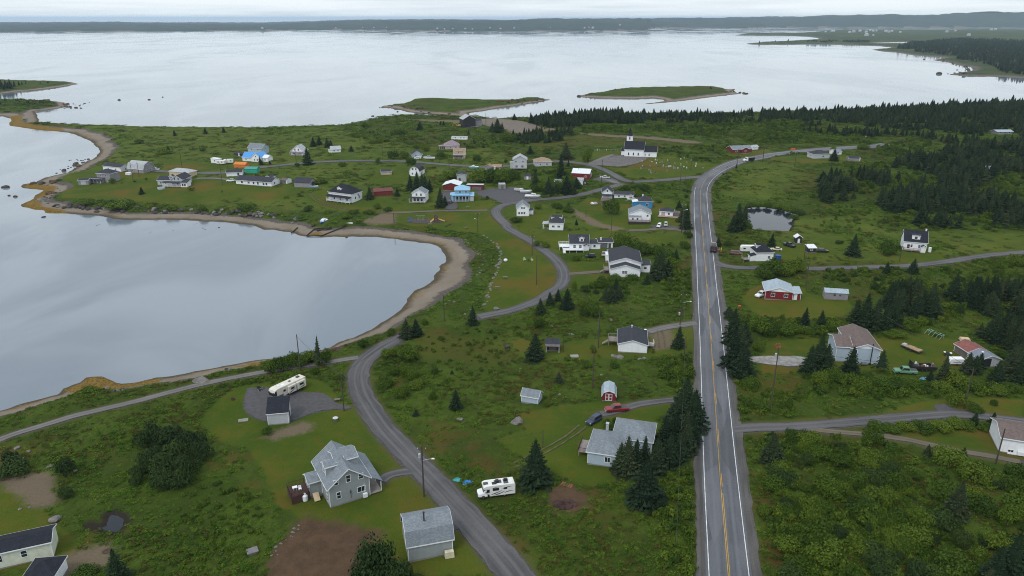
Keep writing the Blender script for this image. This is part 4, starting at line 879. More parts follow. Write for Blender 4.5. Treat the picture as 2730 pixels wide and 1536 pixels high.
def car(label, r, c, F, Rr, kind, pm, name='car', cat='car', fine=True, roofm=None, scale=1.0):
    """F and Rr: sheet points of nose and tail on the ground"""
    P = gpts([tp(r, c, *F), tp(r, c, *Rr)]); ctr = (P[0]+P[1])/2; d = P[1][:2]-P[0][:2]; ang = math.atan2(d[1], d[0])
    root = empty(name, tuple(ctr), ang); tag(root, label, cat); root.scale = (scale,)*3; KEEP.append((ctr[0], ctr[1], 2.7))
    L, hw, zh, zb, zr, cb, ct = KIND[kind]; x0, x1 = -L/2, L/2
    if kind == 'pickup':
        body = loft([(x0, hw*.86, hw*.8, .42, .92), (x0+.25, hw*.97, hw*.93, .36, zh-.06), (cb[0], hw, hw*.97, .34, zh), (cb[1], hw, hw*.97, .34, zb), (x1-.05, hw, hw*.97, .40, zb), (x1, hw*.97, hw*.95, .45, zb-.02)], pm, 'body', root)
        q = MB(); q.box(cb[1]+.12, x1-.12, -hw*.78, hw*.78, zb+.002, zb+.012); q.build('cargo_bed', GREYP, root)
    else:
        body = loft([(x0, hw*.82, hw*.72, .40, zh-.22), (x0+.3, hw*.95, hw*.88, .32, zh-.08), (cb[0], hw, hw*.95, .30, zh), (0, hw, hw*.97, .28, zb), (x1-.3, hw*.98, hw*.94, .32, zb), (x1, hw*.88, hw*.82, .42, zb-.1)], pm, 'body', root)
    ch, th = hw*.93, hw*.74
    q = MB(); q.v = [(cb[0], -ch, zb-.03), (cb[1], -ch, zb-.03), (cb[1], ch, zb-.03), (cb[0], ch, zb-.03), (ct[0], -th, zr), (ct[1], -th, zr), (ct[1], th, zr), (ct[0], th, zr)]
    q.f = [(4, 5, 6, 7), (0, 1, 5, 4), (1, 2, 6, 5), (2, 3, 7, 6), (3, 0, 4, 7)]; q.build('cabin', pm, root)
    q = MB(); q.box(ct[0]+.04, ct[1]-.04, -th+.03, th-.03, zr+.004, zr+.045, .08, .08); q.build('roof_panel', roofm or pm, root)
    def face(nm, a, b_, c_, d_, inset, push):
        a, b_, c_, d_ = map(Vector, (a, b_, c_, d_)); ce = (a+b_+c_+d_)/4; n = (b_-a).cross(d_-a).normalized()*push
        pts = [ce+(p-ce)*inset+n for p in (a, b_, c_, d_)]; q = MB(); q.v = [tuple(p) for p in pts]+[tuple(p-n*1.6) for p in pts]
        q.f = [(0, 1, 2, 3), (7, 6, 5, 4), (0, 4, 5, 1), (1, 5, 6, 2), (2, 6, 7, 3), (3, 7, 4, 0)]; q.build(nm, AUTO, root)
    B = [(cb[0], -ch, zb), (cb[1], -ch, zb), (cb[1], ch, zb), (cb[0], ch, zb)]; T = [(ct[0], -th, zr), (ct[1], -th, zr), (ct[1], th, zr), (ct[0], th, zr)]
    face('windscreen', B[3], B[0], T[0], T[3], .86, .012); face('rear_window', B[1], B[2], T[2], T[1], .8, .012)
    face('side_window', B[0], B[1], T[1], T[0], .86, .012); face('side_window', B[2], B[3], T[3], T[2], .86, .012)
    wheels(root, (x0+L*.18, x1-L*.2), hw, .36 if kind in ('suv', 'pickup') else .33)
    if fine:
        for sg in (-1, 1):
            q = MB(); q.box(x0+.02, x0+.22, sg*hw*.68-.17, sg*hw*.68+.17, zh-.34, zh-.2); q.build('headlight', LAMP, root)
            q = MB(); q.box(x1-.09, x1+.012, sg*hw*.72-.12, sg*hw*.72+.12, zb-.36, zb-.14); q.build('tail_light', TAIL, root)
            q = MB(); q.box(cb[0]+.25, cb[0]+.37, sg*(hw+.1)-.09, sg*(hw+.1)+.09, zb-.02, zb+.13); q.build('mirror', GREYP, root)
        q = MB(); q.box(x0-.03, x0+.02, -hw*.5, hw*.5, zh-.42, zh-.24); q.build('grille', BLACK, root)
        q = MB(); q.box(x0-.06, x0+.1, -hw*.84, hw*.84, .34, .52); q.build('bumper', GREYP if kind != 'pickup' else STEEL, root); q = MB(); q.box(x1-.1, x1+.06, -hw*.84, hw*.84, .36, .54); q.build('bumper', GREYP if kind != 'pickup' else STEEL, root)
    return root

# ---------------------------------------------------------------- growth
SPR = leafmat('spruce_needles', [(0.012, 0.024, 0.0125), (0.018, 0.034, 0.015), (0.032, 0.044, 0.020)], 0.75, 0.8)
LEAF = leafmat('bush_leaves', [(0.030, 0.060, 0.008), (0.052, 0.092, 0.010), (0.090, 0.130, 0.014)], 0.6, 0.7)
DLEAF = leafmat('dark_leaves', [(0.020, 0.040, 0.013), (0.027, 0.050, 0.014), (0.036, 0.062, 0.015)], 0.65, 0.6)
BARK = mat('bark', (0.055, 0.046, 0.040), 0.95, var=.25)
def spruce_mesh(seed, whorls, per, fine, skirt=0.08, sparse=0.0):
    rg = random.Random(seed); q = MB()
    for i in range(whorls):
        f = i/(whorls-1); z = skirt+(0.97-skirt)*f**0.93; rad = (1-f)**0.82*(0.88+rg.random()*0.24)+0.02
        if rg.random() < 0.12: rad *= 0.8
        n = max(4, int(per*(0.55+0.45*(1-f)))); ph = rg.random()*6.28
        for j in range(n):
            if rg.random() < sparse: continue
            a = ph+6.283*j/n+rg.uniform(-.25, .25); L = rad*rg.uniform(.75, 1.12); dr = rg.uniform(.10, .30)*(1-f*.9)*0.24; up = .03*f
            ca, sa = math.cos(a), math.sin(a); zz = z+rg.uniform(-.012, .012); w = L*rg.uniform(.24, .36)+.02
            def pt(u, v, h): return (ca*u-sa*v, sa*u+ca*v, zz+h)
            h1, h2 = -dr*.35*L+up, -dr*L*1.25+up*1.6
            if fine:
                m1 = pt(L*.5, 0, h1); t = pt(L, 0, h2)
                for sg in (-1, 1):
                    q.v += [pt(0, 0, 0), m1, pt(L*.42, sg*w, h1-.035), pt(L*.86, sg*w*.62, h2-.02), t, pt(L*.62, sg*w*.25, h1*1.2)]
                    b = len(q.v)-6; q.f += [(b, b+1, b+2), (b+1, b+5, b+3), (b+5, b+4, b+3)]
            else:
                q.v += [pt(0, 0, .01), pt(L*.62, -w*1.1, h2-.015), pt(L, 0, h2), pt(L*.62, w*1.1, h2-.015)]; b = len(q.v)-4; q.f += [(b, b+1, b+2), (b, b+2, b+3)]
    K = 8; lv = (.0, .18, .38, .58, .78, .95); b0 = len(q.v)       # dense inner growth
    for i, f in enumerate(lv):
        for j in range(K): a = 6.283*j/K+i*.4; rr = ((1-f)**.82*rg.uniform(.42, .66)+.01)*(1-.35*sparse); q.v.append((rr*math.cos(a), rr*math.sin(a), skirt+.02+(.97-skirt)*f**.93+rg.uniform(-.02, .02)))
    for i in range(len(lv)-1):
        for j in range(K): a, b = b0+i*K+j, b0+i*K+(j+1) % K; q.f += [(a, b, b+K), (a, b+K, a+K)]
    b = len(q.v); q.v += [(-.02, 0, .93), (.02, 0, .93), (0, 0, 1.03), (0, -.02, .93), (0, .02, .93)]; q.f += [(b, b+1, b+2), (b+3, b+4, b+2)]
    return q.mesh('crown', SPR, False)
SPF = [spruce_mesh(i, 17, 13, True) for i in range(5)]; SPS = [spruce_mesh(40+i, 12, 9, True, .30, .35) for i in range(2)]; SPL = [spruce_mesh(20+i, 10, 8, False) for i in range(4)]
def _trunk():
    q = MB(); q.tube((0, 0, -.05), (0, 0, .95), .024, .004, 6); return q.mesh('trunk', BARK)
TRK = _trunk()
def leafy_mesh(seed, lobes, leaves, size, flat, m, name='foliage'):
    rg = random.Random(seed); q = MB(); L = []
    for i in range(lobes):
        a = rg.random()*6.28; rr = 0.62*math.sqrt(rg.random()); s = rg.uniform(.28, .50)*(1.15-rr*.5); L.append((rr*math.cos(a), rr*math.sin(a), rg.uniform(.32, .72)*(1-rr*.45), s))
    for i in range(leaves):
        cx_, cy_, cz_, s = rg.choice(L); u = rg.uniform(-.45, 1); a = rg.random()*6.28; k = math.sqrt(max(0, 1-u*u)); n = Vector((k*math.cos(a), k*math.sin(a), u)); rad = s*rg.uniform(.72, 1.08)
        p = Vector((cx_, cy_, cz_))+Vector((n.x*rad, n.y*rad, n.z*rad*flat))
        if p.z < 0.02: p.z = rg.uniform(.02, .2)
        d = (n+Vector((rg.uniform(-.8, .8), rg.uniform(-.8, .8), rg.uniform(-.2, .9)))).normalized(); t = d.orthogonal().normalized(); t.rotate(Matrix.Rotation(rg.random()*6.28, 3, d)); bt = d.cross(t); sz = size*rg.uniform(.6, 1.3)
        b = len(q.v); q.v += [tuple(p-t*sz*.5), tuple(p+bt*sz*.34+d*sz*.1), tuple(p+t*sz*.55), tuple(p-bt*sz*.34+d*sz*.1)]; q.f.append((b, b+1, b+2, b+3))
    return q.mesh(name, m, False)
BSH = [leafy_mesh(i, 11, 1900, .105, .85, LEAF) for i in range(6)]; BSD = [leafy_mesh(60+i, 12, 2200, .095, .9, DLEAF) for i in range(3)]
BSL = [leafy_mesh(80+i, 6, 220, .24, .85, LEAF) for i in range(4)]
def _stems():
    rg = random.Random(3); q = MB()
    for i in range(7): a = i*.9; q.tube((.04*math.cos(a), .04*math.sin(a), -.06), (.42*math.cos(a), .42*math.sin(a), rg.uniform(.4, .7)), .022, .008, 4)
    return q.mesh('stem', BARK)
STM = _stems()
TREES = []      # (root, kind, x, y, size class) for labels afterwards
def spruce(P, h, wid=0.36, sparse=False, low=False, name='spruce_tree'):
    i = random.randrange(100); me = SPS[i % 2] if sparse else (SPL[i % 4] if low else SPF[i % 5]); rz = random.random()*6.28; r = h*wid*random.uniform(1.0, 1.25)
    P = (float(P[0]), float(P[1]), float(P[2])-.1)
    if low:
        root = link(name, me); root.location = P; root.rotation_euler = (random.uniform(-.05, .05), random.uniform(-.05, .05), rz); root.scale = (r, r, h)
    else:
        root = empty(name, P, rz); root.rotation_euler = (random.uniform(-.04, .04), random.uniform(-.04, .04), rz); root.scale = (r, r, h); link('crown', me, root); link('trunk', TRK, root)
    TREES.append((root, 'spruce', P[0], P[1], h)); KEEP.append((P[0], P[1], r*.5)); return root
def bush(P, h, w, dark=False, low=False, name='bush', kind='bush'):
    i = random.randrange(100); me = BSL[i % 4] if low else (BSD[i % 3] if dark else BSH[i % 6]); rz = random.random()*6.28
    P = (float(P[0]), float(P[1]), float(P[2])-.08)
    if low: root = link(name, me); root.location = P; root.rotation_euler = (0, 0, rz); root.scale = (w/1.9, w/1.9, h)
    else: root = empty(name, P, rz); root.scale = (w/1.9, w/1.9, h); link('foliage', me, root); link('stem', STM, root)
    TREES.append((root, 'dark bush' if dark else kind, P[0], P[1], h)); return root
# ================================================================ BUILDINGS
# --- foreground
h = House('grey two storey house with grey shingle roof, dormers and side porch beside the winding lane', 3, 1, (728,795), (1115,672), short='grey two storey house'); k = h.k; L = h.L
hw = 190*k; b = h.block(0, L, 0, 11.0, hw, 'gy', .78, 'grey', 'grey', .45)
h.wins('f', [.19], 220*k, .8, 1.1); h.wins('f', [.49], 225*k, .8, 1.5); h.wins('f', [.80], 214*k, .85, 1.1); h.wins('f', [.23], 96*k, .75, 1.45); h.win('f', .79, 92*k, 1.6, 1.15, kind='slide')
h.wins('l', [.86], 1.5, .7, 1.5); h.wins('l', [.62], 3.4, .7, 1.2)
q = MB(); q.box(L*.49-.18, L*.49+.18, -.05, .0, hw+2.5, hw+2.9); q.build('vent', TRIM, h.root)
q = MB(); q.box(L*.86-.45, L*.86+.45, -.62, -.12, .35, 1.25); q.box(L*.86-.02, L*.86+.06, -.08, -.0, 1.3, 3.4); q.build('heat_pump', TRIM, h.root)
q = MB(); q.tube((L*.52, -.1, 1.0), (L*.52, -.1, 3.0), .05); q.box(L*.52-.12, L*.52+.12, -.16, -.02, 2.2, 2.6); q.build('meter_mast', GREYP, h.root)
h.porch(L+.0, L+2.5, .0, 11.0, hw-.78*2.5-.06, 'grey', 4, .78, 'r', 'r', .45)
h.dormer(b, 4.6, 2.3, 2.0, hw+.55, 'l', 'gable', 'grey', 'grey', .5, True, 4.0, .62)
h.dormer(b, 6.2, 4.6, 1.9, hw+.9, 'r', 'gable', 'grey', 'grey', 1.0, True, 4.6, .42)
h.s2 = h.block(-2.6, -.02, 5.4, 8.8, 3.6, 'gx', .55, 'grey', 'grey', .3); h.win('l', .5, 2.0, .7, 1.0)
h.deck(-6.3, -2.62, 5.2, 9.2, 1.5, True, BROWN, BROWN, 'flb', BROWN)
q = MB(); q.v = [(-2.4, 4.6, .1), (-1.2, 4.6, .1), (-1.2, 5.35, 1.2), (-2.4, 5.35, 1.2), (-2.4, 4.6, 0), (-1.2, 4.6, 0), (-1.2, 5.35, 1.1), (-2.4, 5.35, 1.1)]; q.f = [(0, 1, 2, 3), (7, 6, 5, 4), (0, 4, 5, 1), (1, 5, 6, 2), (2, 6, 7, 3), (3, 7, 4, 0)]; 
q.v = [(x*1+(.2), y*1.9-5.2, z) for x, y, z in q.v]; q.build('ramp', mat('plywood', (0.45, 0.36, 0.22), .8), h.root)
h.pipe(2.2, 4.6, hw+1.6, hw+2.9, .10); h.keep(); GREYH = h
h = House('grey gambrel roofed barn with tall stovepipe at the foot of the lane', 3, 1, (1485,1325), (1912,1228), 'barn', 'barn', 'grey gambrel barn'); k = h.k
hw = 148*k; h.block(0, h.L, 0, 7.4, hw, 'mx', .92, 'grey', 'grey', .3); h.pipe(h.L*.42, 2.2, hw+2.0, hw+5.0, .13, BLACK)
q = MB(); q.lathe([(.02, hw+2.3), (.30, hw+2.3), (.17, hw+2.9), (.15, hw+3.15)], 10, (h.L*.42, 2.2, 0)); q.build('flashing', STEEL, h.root)
h.win('l', .5, hw*.55, .8, 1.0); h.keep(); BARN = h
h = House('long white mobile home with black roof and algae stained siding', 3, 0, (-260,1452), (522,1262), 'mobile_home', 'mobile home', 'white mobile home'); k = h.k
MOLD = mat('stained_white_siding', (0.60, 0.63, 0.52), 0.6, 'siding', .09); W['mold'] = MOLD
hw = 158*k; h.block(0, h.L, 0, 5.0, hw, 'gx', .36, 'mold', 'black', .28); h.wins('f', [.655, .35], hw*.62, .9, 1.25); h.wins('f', [.08], hw*.62, .9, 1.25); h.deck(h.L*.45, h.L*.9, 5.1, 7.2, 1.2, True, DECKM, DECKM, 'brl'); h.keep()
h = House('small shed with black hip roof cut by the bottom edge beside the mobile home', 3, 0, (262,1590), (548,1560), 'shed', 'shed', 'black roofed shed'); h.block(0, h.L, 0, 4.6, 2.6, 'hip', .55, 'white', 'black', .3); h.door('f', .5); h.win('l', .5, 1.5, .8, .8); h.keep()
h = House('tall narrow shed with black shed roof and pale grey front on the gravel pad', 2, 1, (128,1358), (330,1340), 'shed', 'shed', 'shed on the gravel pad'); k = h.k
hw = 112*k; h.block(0, h.L, 0, 4.6, hw, 'sf', .42, 'lgrey', 'black', .22); h.win('l', .5, 1.6, .7, .9); h.door('r', .5, .9, 2.0, W['dark']); h.keep()
h = House('pale blue house with twin grey hip roofs half hidden by dark spruces', 3, 2, (745,372), (1065,412), short='pale blue house'); k = h.k
hw = 122*k; b = h.block(0, h.L, 0, 9.0, hw, 'hip', .52, 'pale', 'grey', .35); h.win('f', .60, hw*.58, 1.1, 1.2, kind='slide'); h.win('l', .5, hw*.6, 1.0, 1.1)
h.block(h.L*.62, h.L*.62+8.5, 7.0, 15.0, hw+.2, 'hip', .5, 'pale', 'grey', .35); h.win('r', .5, 1.9, 1.2, 1.2); h.deck(-2.6, -.03, 3.0, 8.0, .9, True, DECKM, BROWN, 'fl'); h.chimney(h.L*.42, 7.3, hw+1.6, hw+3.2, .6, STEEL); h.keep()
h = House('pale blue shed with grey gable roof alone in the rough field', 2, 2, (108,1138), (268,1157), 'shed', 'shed', 'pale blue shed'); k = h.k
h.block(0, h.L, 0, 3.3, 70*k, 'gx', .75, 'pale', 'grey', .22); h.keep()
h = House('small red gambrel shed with white double doors behind the red pickup', 2, 2, (886,1124), (1020,1126), 'shed', 'shed', 'red gambrel shed'); k = h.k
h.block(0, h.L, 0, 5.2, 50*k, 'my', .85, 'red', 'bluegrey', .16); fw = h.L
for u in (.36, .61):
    d = h.door('f', u, .85, 1.95, W['red'], z=.25); q = MB(); q.box(-.42, .42, -.07, -.032, 0.0, .12); q.box(-.42, .42, -.07, -.032, .95, 1.07); q.box(-.42, .42, -.07, -.032, 1.83, 1.95); q.box(-.42, -.30, -.07, -.032, .12, .95); q.box(.30, .42, -.07, -.032, .12, .95); q.box(-.42, -.30, -.07, -.032, 1.07, 1.83); q.box(.30, .42, -.07, -.032, 1.07, 1.83); q.build('door_trim', TRIM, d)
h.keep()
h = House('white gable fronted cottage with dark roof and stair deck left of the highway', 2, 2, (1040,652), (1320,662), short='white cottage with dark roof'); k = h.k
hw = 84*k; h.block(0, h.L, 0, 10.5, hw, 'gy', .30, 'white', 'char', .3); h.wins('l', [.3, .7], hw*.6, 1, 1.1); h.wins('r', [.3, .6], hw*.6, 1, 1.1); h.chimney(h.L*.48, 9.6, hw+1, hw+1.9, .5, STEEL)
h.deck(-2.9, -.03, 4.5, 8.0, 1.5, True, DECKM, DECKM, 'flb'); h.steps(-2.9, 5.6, 1.5, 'l'); h.deck(h.L+.03, h.L+2.2, 4.0, 7.0, .8, True, DECKM, TRIM, 'fr')
q = MB(); q.lathe([(.02, 0), (.30, .05), (.42, .2)], 10, (h.L-.3, 9.8, hw+.6)); q.build('satellite_dish', TRIM, h.root); h.keep()
h = House('dark brown weathered hut with open front beside a large round spruce', 2, 2, (346,640), (476,640), 'hut', 'shed', 'dark brown hut'); k = h.k
b = h.block(0, h.L, 0, 3.4, 74*k, 'gx', .5, 'dark', 'char', .25, trim=False); h.door('f', .5, 2.0, 1.6, W['wood']); h.porch(0, h.L, -1.2, 0, 62*k, 'wood', 2, .25, deckz=0); h.keep()
# --- middle distance, left of the highway
h = House('large white hall with dark roof, stepped gable and side annex', 1, 2, (970,1306), (1252,1303), 'hall', 'hall', 'large white hall'); k = h.k
hw = 80*k; h.block(0, h.L, 0, 4.0, hw, 'gy', .30, 'white', 'char', .3); f = h.s = None if False else h
h.win('f', .43, hw*.62, .9, 1.0); h.win('f', .52, hw*.62, .9, 1.0)
b2 = h.block(-.35, h.L+.6, 4.02, 19.5, hw+1.5, 'gy', .30, 'white', 'char', .35); h.block(h.L+.62, h.L+4.3, 6.0, 12.0, hw+.2, 'sr', -.12, 'white', 'char', .25); h.win('f', .5, 2.2, 1.0, 1.0); h.deck(-2.6, -.4, 5.0, 9.5, 1.1, True, DECKM, DECKM, 'fl'); h.steps(-2.6, 6.0, 1.1, 'l')
h.block(-1.5, 1.5, 19.6, 24.0, 2.6, 'flat', .02, 'white', 'white', .1); h.wins('r', [.3, .7], 2.0, 1, 1.1, b2); h.keep()
h = House('white storey and a half house with dark roof and railed white deck', 1, 2, (575,1042), (760,1040), short='white house with railed deck'); k = h.k
hw = 66*k; b = h.block(0, h.L, 0, 7.0, hw, 'gx', .85, 'white', 'char', .3); h.wins('f', [.25, .55], 1.7, 1.1, 1.2); h.door('f', .8); h.dormer(b, h.L*.62, 1.9, 1.7, hw+.5, 'f', 'gable', 'white', 'char', .7); h.win('l', .5, hw+1.2, .9, 1.1, b); h.win('l', .3, 1.7, 1.0, 1.2, b)
b3 = h.block(h.L+.02, h.L+5.0, 1.0, 6.0, hw*.85, 'gx', .45, 'white', 'char', .25); h.win('f', .5, 1.6, .9, 1.0); h.block(h.L*.72, h.L*.72+2.2, -1.9, -.03, hw*.75, 'gy', .5, 'white', 'char', .2); h.door('f', .5, .9)
h.deck(-3.2, h.L*.70, -3.4, -.03, 1.1, True, TRIM, TRIM, 'flr'); h.deck(-4.6, -.05, -.02, 4.5, 1.6, True, TRIM, TRIM, 'lb'); h.steps(-2.5, -3.4, 1.1, 'f', m=TRIM); h.chimney(h.L+5.4, 3.0, 0, hw+1.6, .5, TRIM); h.keep()
h = House('white single bay garage with dark roof right of the decked white house', 1, 2, (852,1030), (990,1022), 'garage', 'garage', 'white single bay garage'); k = h.k
hw = 62*k; h.block(0, h.L, 0, 6.0, hw, 'gx', .3, 'white', 'char', .3); h.door('f', .38, 3.0, 2.3, mat('grey_garage_door', (.12, .12, .13), .6)); h.door('f', .78, .9, 2.0, GREYP); h.keep()
h = House('white bungalow with dark hip roof and open porch by the lane bend', 1, 2, (375,850), (512,852), short='white hip roofed bungalow'); k = h.k
hw = 72*k; b = h.block(0, h.L, 0, 8.5, hw, 'hip', .62, 'white', 'char', .3); h.wins('f', [.3, .68], hw*.55, 1.1, .9, kind='slide'); h.win('r', .5, hw*.55, 1, 1); h.porch(-3.0, -.02, 1.0, 5.5, hw*.75, 'pale', 3, .1, 'l', 'l', .3); h.dormer(b, 5.5, 2.2, 1.3, hw+.5, 'r', 'gable', 'white', 'char', .8); h.dormer(b, 5.5, 2.2, 1.3, hw+.5, 'l', 'gable', 'white', 'char', .8); h.keep()
h = House('narrow white two storey house with gable front beside the boat yard', 1, 2, (63,715), (183,715), short='narrow white gable house'); k = h.k
hw = 82*k; h.block(0, h.L, 0, 8.0, hw, 'gy', .75, 'white', 'grey', .3); h.wins('f', [.20, .42, .62], 33*k, .8, 1.0); h.wins('f', [.42, .60], 82*k, .8, .8); h.block(h.L+.02, h.L+2.2, 3.0, 7.0, 2.6, 'sr', -.1, 'white', 'char', .2); h.win('r', .5, 1.6, .8, .9); h.keep()
h = House('white two storey house with wide dark skirted deck near the parked cars', 1, 2, (1145,765), (1355,762), short='white house with dark deck'); k = h.k
hw = 78*k; b = h.block(0, h.L, 0, 9.0, hw, 'gy', .42, 'white', 'grey', .35); h.wins('f', [.18, .40], hw*.62, .9, 1.0); h.win('f', .85, hw*.75, .8, .9); h.win('l', .5, hw*.6, 1, 1.1); h.block(.2, h.L*.55, -1.6, -.03, hw*.62, 'sf', .2, 'white', 'grey', .2); h.wins('f', [.3, .7], 1.7, .8, .9); h.deck(-.3, h.L*.95, -5.0, -1.65, 1.2, True, DECKM, BLACK, 'flr', mat('dark_skirt', (.035, .028, .028), .8)); h.keep()
h = House('low white shed with grey roof and pinkish plank screen behind two parked cars', 1, 2, (1440,712), (1570,716), 'shed', 'shed', 'low white shed'); k = h.k
h.block(0, h.L, 0, 5.0, 46*k, 'hip', .5, 'white', 'char', .3); h.door('f', .28, 1.6, 2.0, W['mauve']); h.win('f', .7, 1.4, .9, 1.0); h.block(h.L+.3, h.L+4.6, .4, 3.5, 40*k, 'flat', .02, 'wood', 'wood', .05, trim=False); h.deck(-.5, h.L+3.5, -2.6, -.05, .4, False, mat('pink_deck', (.32, .22, .20), .8)); h.keep()
h = House('bright blue house with dark roof and pale lean-to', 1, 2, (1242,640), (1372,637), short='bright blue house'); k = h.k
hw = 66*k; h.block(0, h.L, 0, 8.0, hw, 'hip', .6, 'bright', 'char', .3, ); h.win('f', .62, hw*.55, 1.3, 1.2, kind='slide'); h.block(-3.0, -.02, 1.5, 6.0, hw*.85, 'sl', .12, 'bright', 'white', .25); h.chimney(h.L*.35, 5.5, hw+1.0, hw+2.6, .5, TRIM); h.keep()
h = House('white gable house with grey roof at the head of the garden', 1, 2, (887,545), (985,545), short='white gable house'); k = h.k
hw = 62*k; h.block(0, h.L, 0, 9.0, hw, 'gy', .8, 'white', 'char', .35); h.wins('f', [.35, .6], hw*.5, .8, 1.0); h.win('f', .5, hw+.8, .8, 1.0); h.porch(0, h.L, -1.8, -.02, hw*.62, 'char', 4, .2, deckz=.4)
h.block(h.L+1.0, h.L+11.5, 1.5, 7.5, hw*.62, 'gx', .4, 'white', 'char', .3); h.wins('f', [.25, .55], 1.4, .9, .9); h.door('f', .85); h.keep()
h = House('brown board shed in front of the white gable house', 1, 2, (880,605), (962,602), 'shed', 'shed', 'brown board shed'); h.block(0, h.L, 0, 4.0, 40*h.k, 'gx', .6, 'wood', 'brown', .2, trim=False); h.door('f', .4, .9, 1.9, W['dark']); h.keep()
h = House('red fire hall with white steel roof and pale bay doors', 1, 2, (597,352), (765,361), 'fire_hall', 'hall', 'red hall with white roof'); k = h.k
hw = 60*k; h.block(0, h.L, 0, 9.0, hw, 'gx', .42, 'red', 'white', .3); h.door('r', .26, 1.2, 2.3, W['red']); h.door('r', .66, 3.6, 2.7, W['lgrey']); h.win('f', .78, hw*.5, .8, .9); h.pipe(h.L*.32, 3.4, hw+.8, hw+2.2, .12, BLACK); h.keep()
h = House('pale two storey house on a raised deck above the boat yard', 1, 2, (30,262), (160,258), short='pale two storey house'); k = h.k
hw = 96*k; h.block(0, h.L, 0, 8.0, hw, 'gy', .55, 'lgrey', 'pale', .35); h.wins('f', [.2, .72], hw*.78, .9, 1.1); h.wins('f', [.25, .68], hw*.28, 1.5, 1.6, kind='slide'); h.deck(0, h.L, -3.0, -.05, 1.2, True, DECKM, TRIM, 'flr'); h.block(-2.0, -.02, 2.0, 6.0, hw*.6, 'sl', .1, 'lgrey', 'pale', .2); h.keep()
h = House('low white bungalow with tan roof right of the pale two storey house', 1, 2, (245,236), (402,230), short='tan roofed bungalow'); h.block(0, h.L, 0, 9.0, 46*h.k, 'hip', .45, 'lgrey', 'tan', .3); h.wins('f', [.3, .7], 1.5, 1, 1); h.keep()
h = House('small white outbuilding almost hidden behind tall spruces', 1, 2, (428,438), (490,440), 'shed', 'shed'); h.block(0, h.L, 0, 4.0, 60*h.k, 'gx', .5, 'cream', 'grey', .2); h.win('f', .4, 1.6, .6, .8); h.keep()
h = House('white cabin with dark lean-to at the edge of the spruce clump', 1, 2, (640,414), (700,417), 'cabin', 'cabin'); h.block(0, h.L, 0, 4.0, 52*h.k, 'gx', .5, 'white', 'pale', .2); h.block(h.L+.02, h.L+2.2, .5, 3.5, 2.2, 'sr', -.1, 'dark', 'black', .1, trim=False); h.win('f', .5, 1.5, .7, .8); h.keep()
h = House('dark grey shed roofed hut left of the spruce clump', 1, 2, (135,362), (200,362), 'hut', 'shed'); h.block(0, h.L, 0, 4.0, 38*h.k, 'gx', .4, 'shake', 'char', .2, trim=False); h.door('f', .5); h.keep()
# --- church
h = House('white wooden church with black roofs, louvred tower and pointed windows', 1, 2, (1102,136), (1288,143), 'church', 'church', 'white church'); k = h.k
hw = 74*k; b = h.block(0, h.L, 0, 11.0, hw, 'gx', .82, 'white', 'black', .4)
def gothic(face, u, z, w_=.8, hh=2.0, bb=None):
    bb = bb or b; p, rz = h._face(bb, face, u, z); 
    pr = [(-w_/2, 0), (w_/2, 0), (w_/2, hh*.62), (w_*.28, hh*.86), (0, hh), (-w_*.28, hh*.86), (-w_/2, hh*.62)]
    def mk(a, y0_, y1_, m, nm): q = MB(); q.prism([(x*a, zz*a-(a-1)*.5) for x, zz in pr], 'y', y0_, y1_); return q.mesh(nm, m)
    o = link('window', shared(('gw', w_), lambda: mk(1.22, -.02, .05, TRIM, 'window')), h.root); o.location = p; o.rotation_euler = (0, 0, rz); link('pane', shared(('gp', w_), lambda: mk(1.0, -.045, .0, GLASS, 'pane')), o)
for u in (.22, .47, .72): gothic('f', u, 1.1)
bt = h.block(h.L+.02, h.L+8.6, .6, 9.0, hw*.72, 'gx', .78, 'white', 'black', .35); gothic('f', .42, 1.0, .7, 1.6, bt); gothic('r', .5, 1.0, .7, 1.8, bt); h.win('f', .12, 1.6, .6, .8, bt)
tw = h.block(.6, 4.6, 8.2, 12.2, hw+7.4, 'flat', .02, 'white', 'white', .15); 
for fc in 'flr': gothic(fc, .5, hw+5.2, .8, 1.5, tw)
q = MB(); q.lathe([(2.4, 0), (1.7, .6), (1.0, 1.6), (.75, 4.2), (.08, 5.6)], 8, (2.6, 10.2, hw+7.62)); q.build('spire', R['black'], h.root)
h.block(-2.4, -.02, 3.5, 8.0, hw*.62, 'gx', .8, 'white', 'black', .25); h.door('l', .5, 1.4, 2.3, W['black']); h.keep(); CHURCH = h
h = House('red brick bungalow with grey roof beyond the junction', 1, 2, (2148,105), (2330,104), short='red junction bungalow'); k = h.k
hw = 42*k; h.block(0, h.L, 0, 8.5, hw, 'gx', .42, 'barn', 'grey', .35); h.wins('f', [.2, .5, .8], hw*.55, 1.2, 1.1); h.block(h.L*.45, h.L*.8, -1.2, -.03, hw, 'gy', .5, 'barn', 'grey', .25); h.win('f', .5, 1.6, 1, 1); h.keep()
h = House('small white garden shed right of the red brick bungalow', 1, 2, (2345,72), (2395,72), 'shed', 'shed'); h.block(0, h.L, 0, 4.0, 30*h.k, 'gx', .5, 'white', 'pale', .2); h.door('f', .4); h.keep()
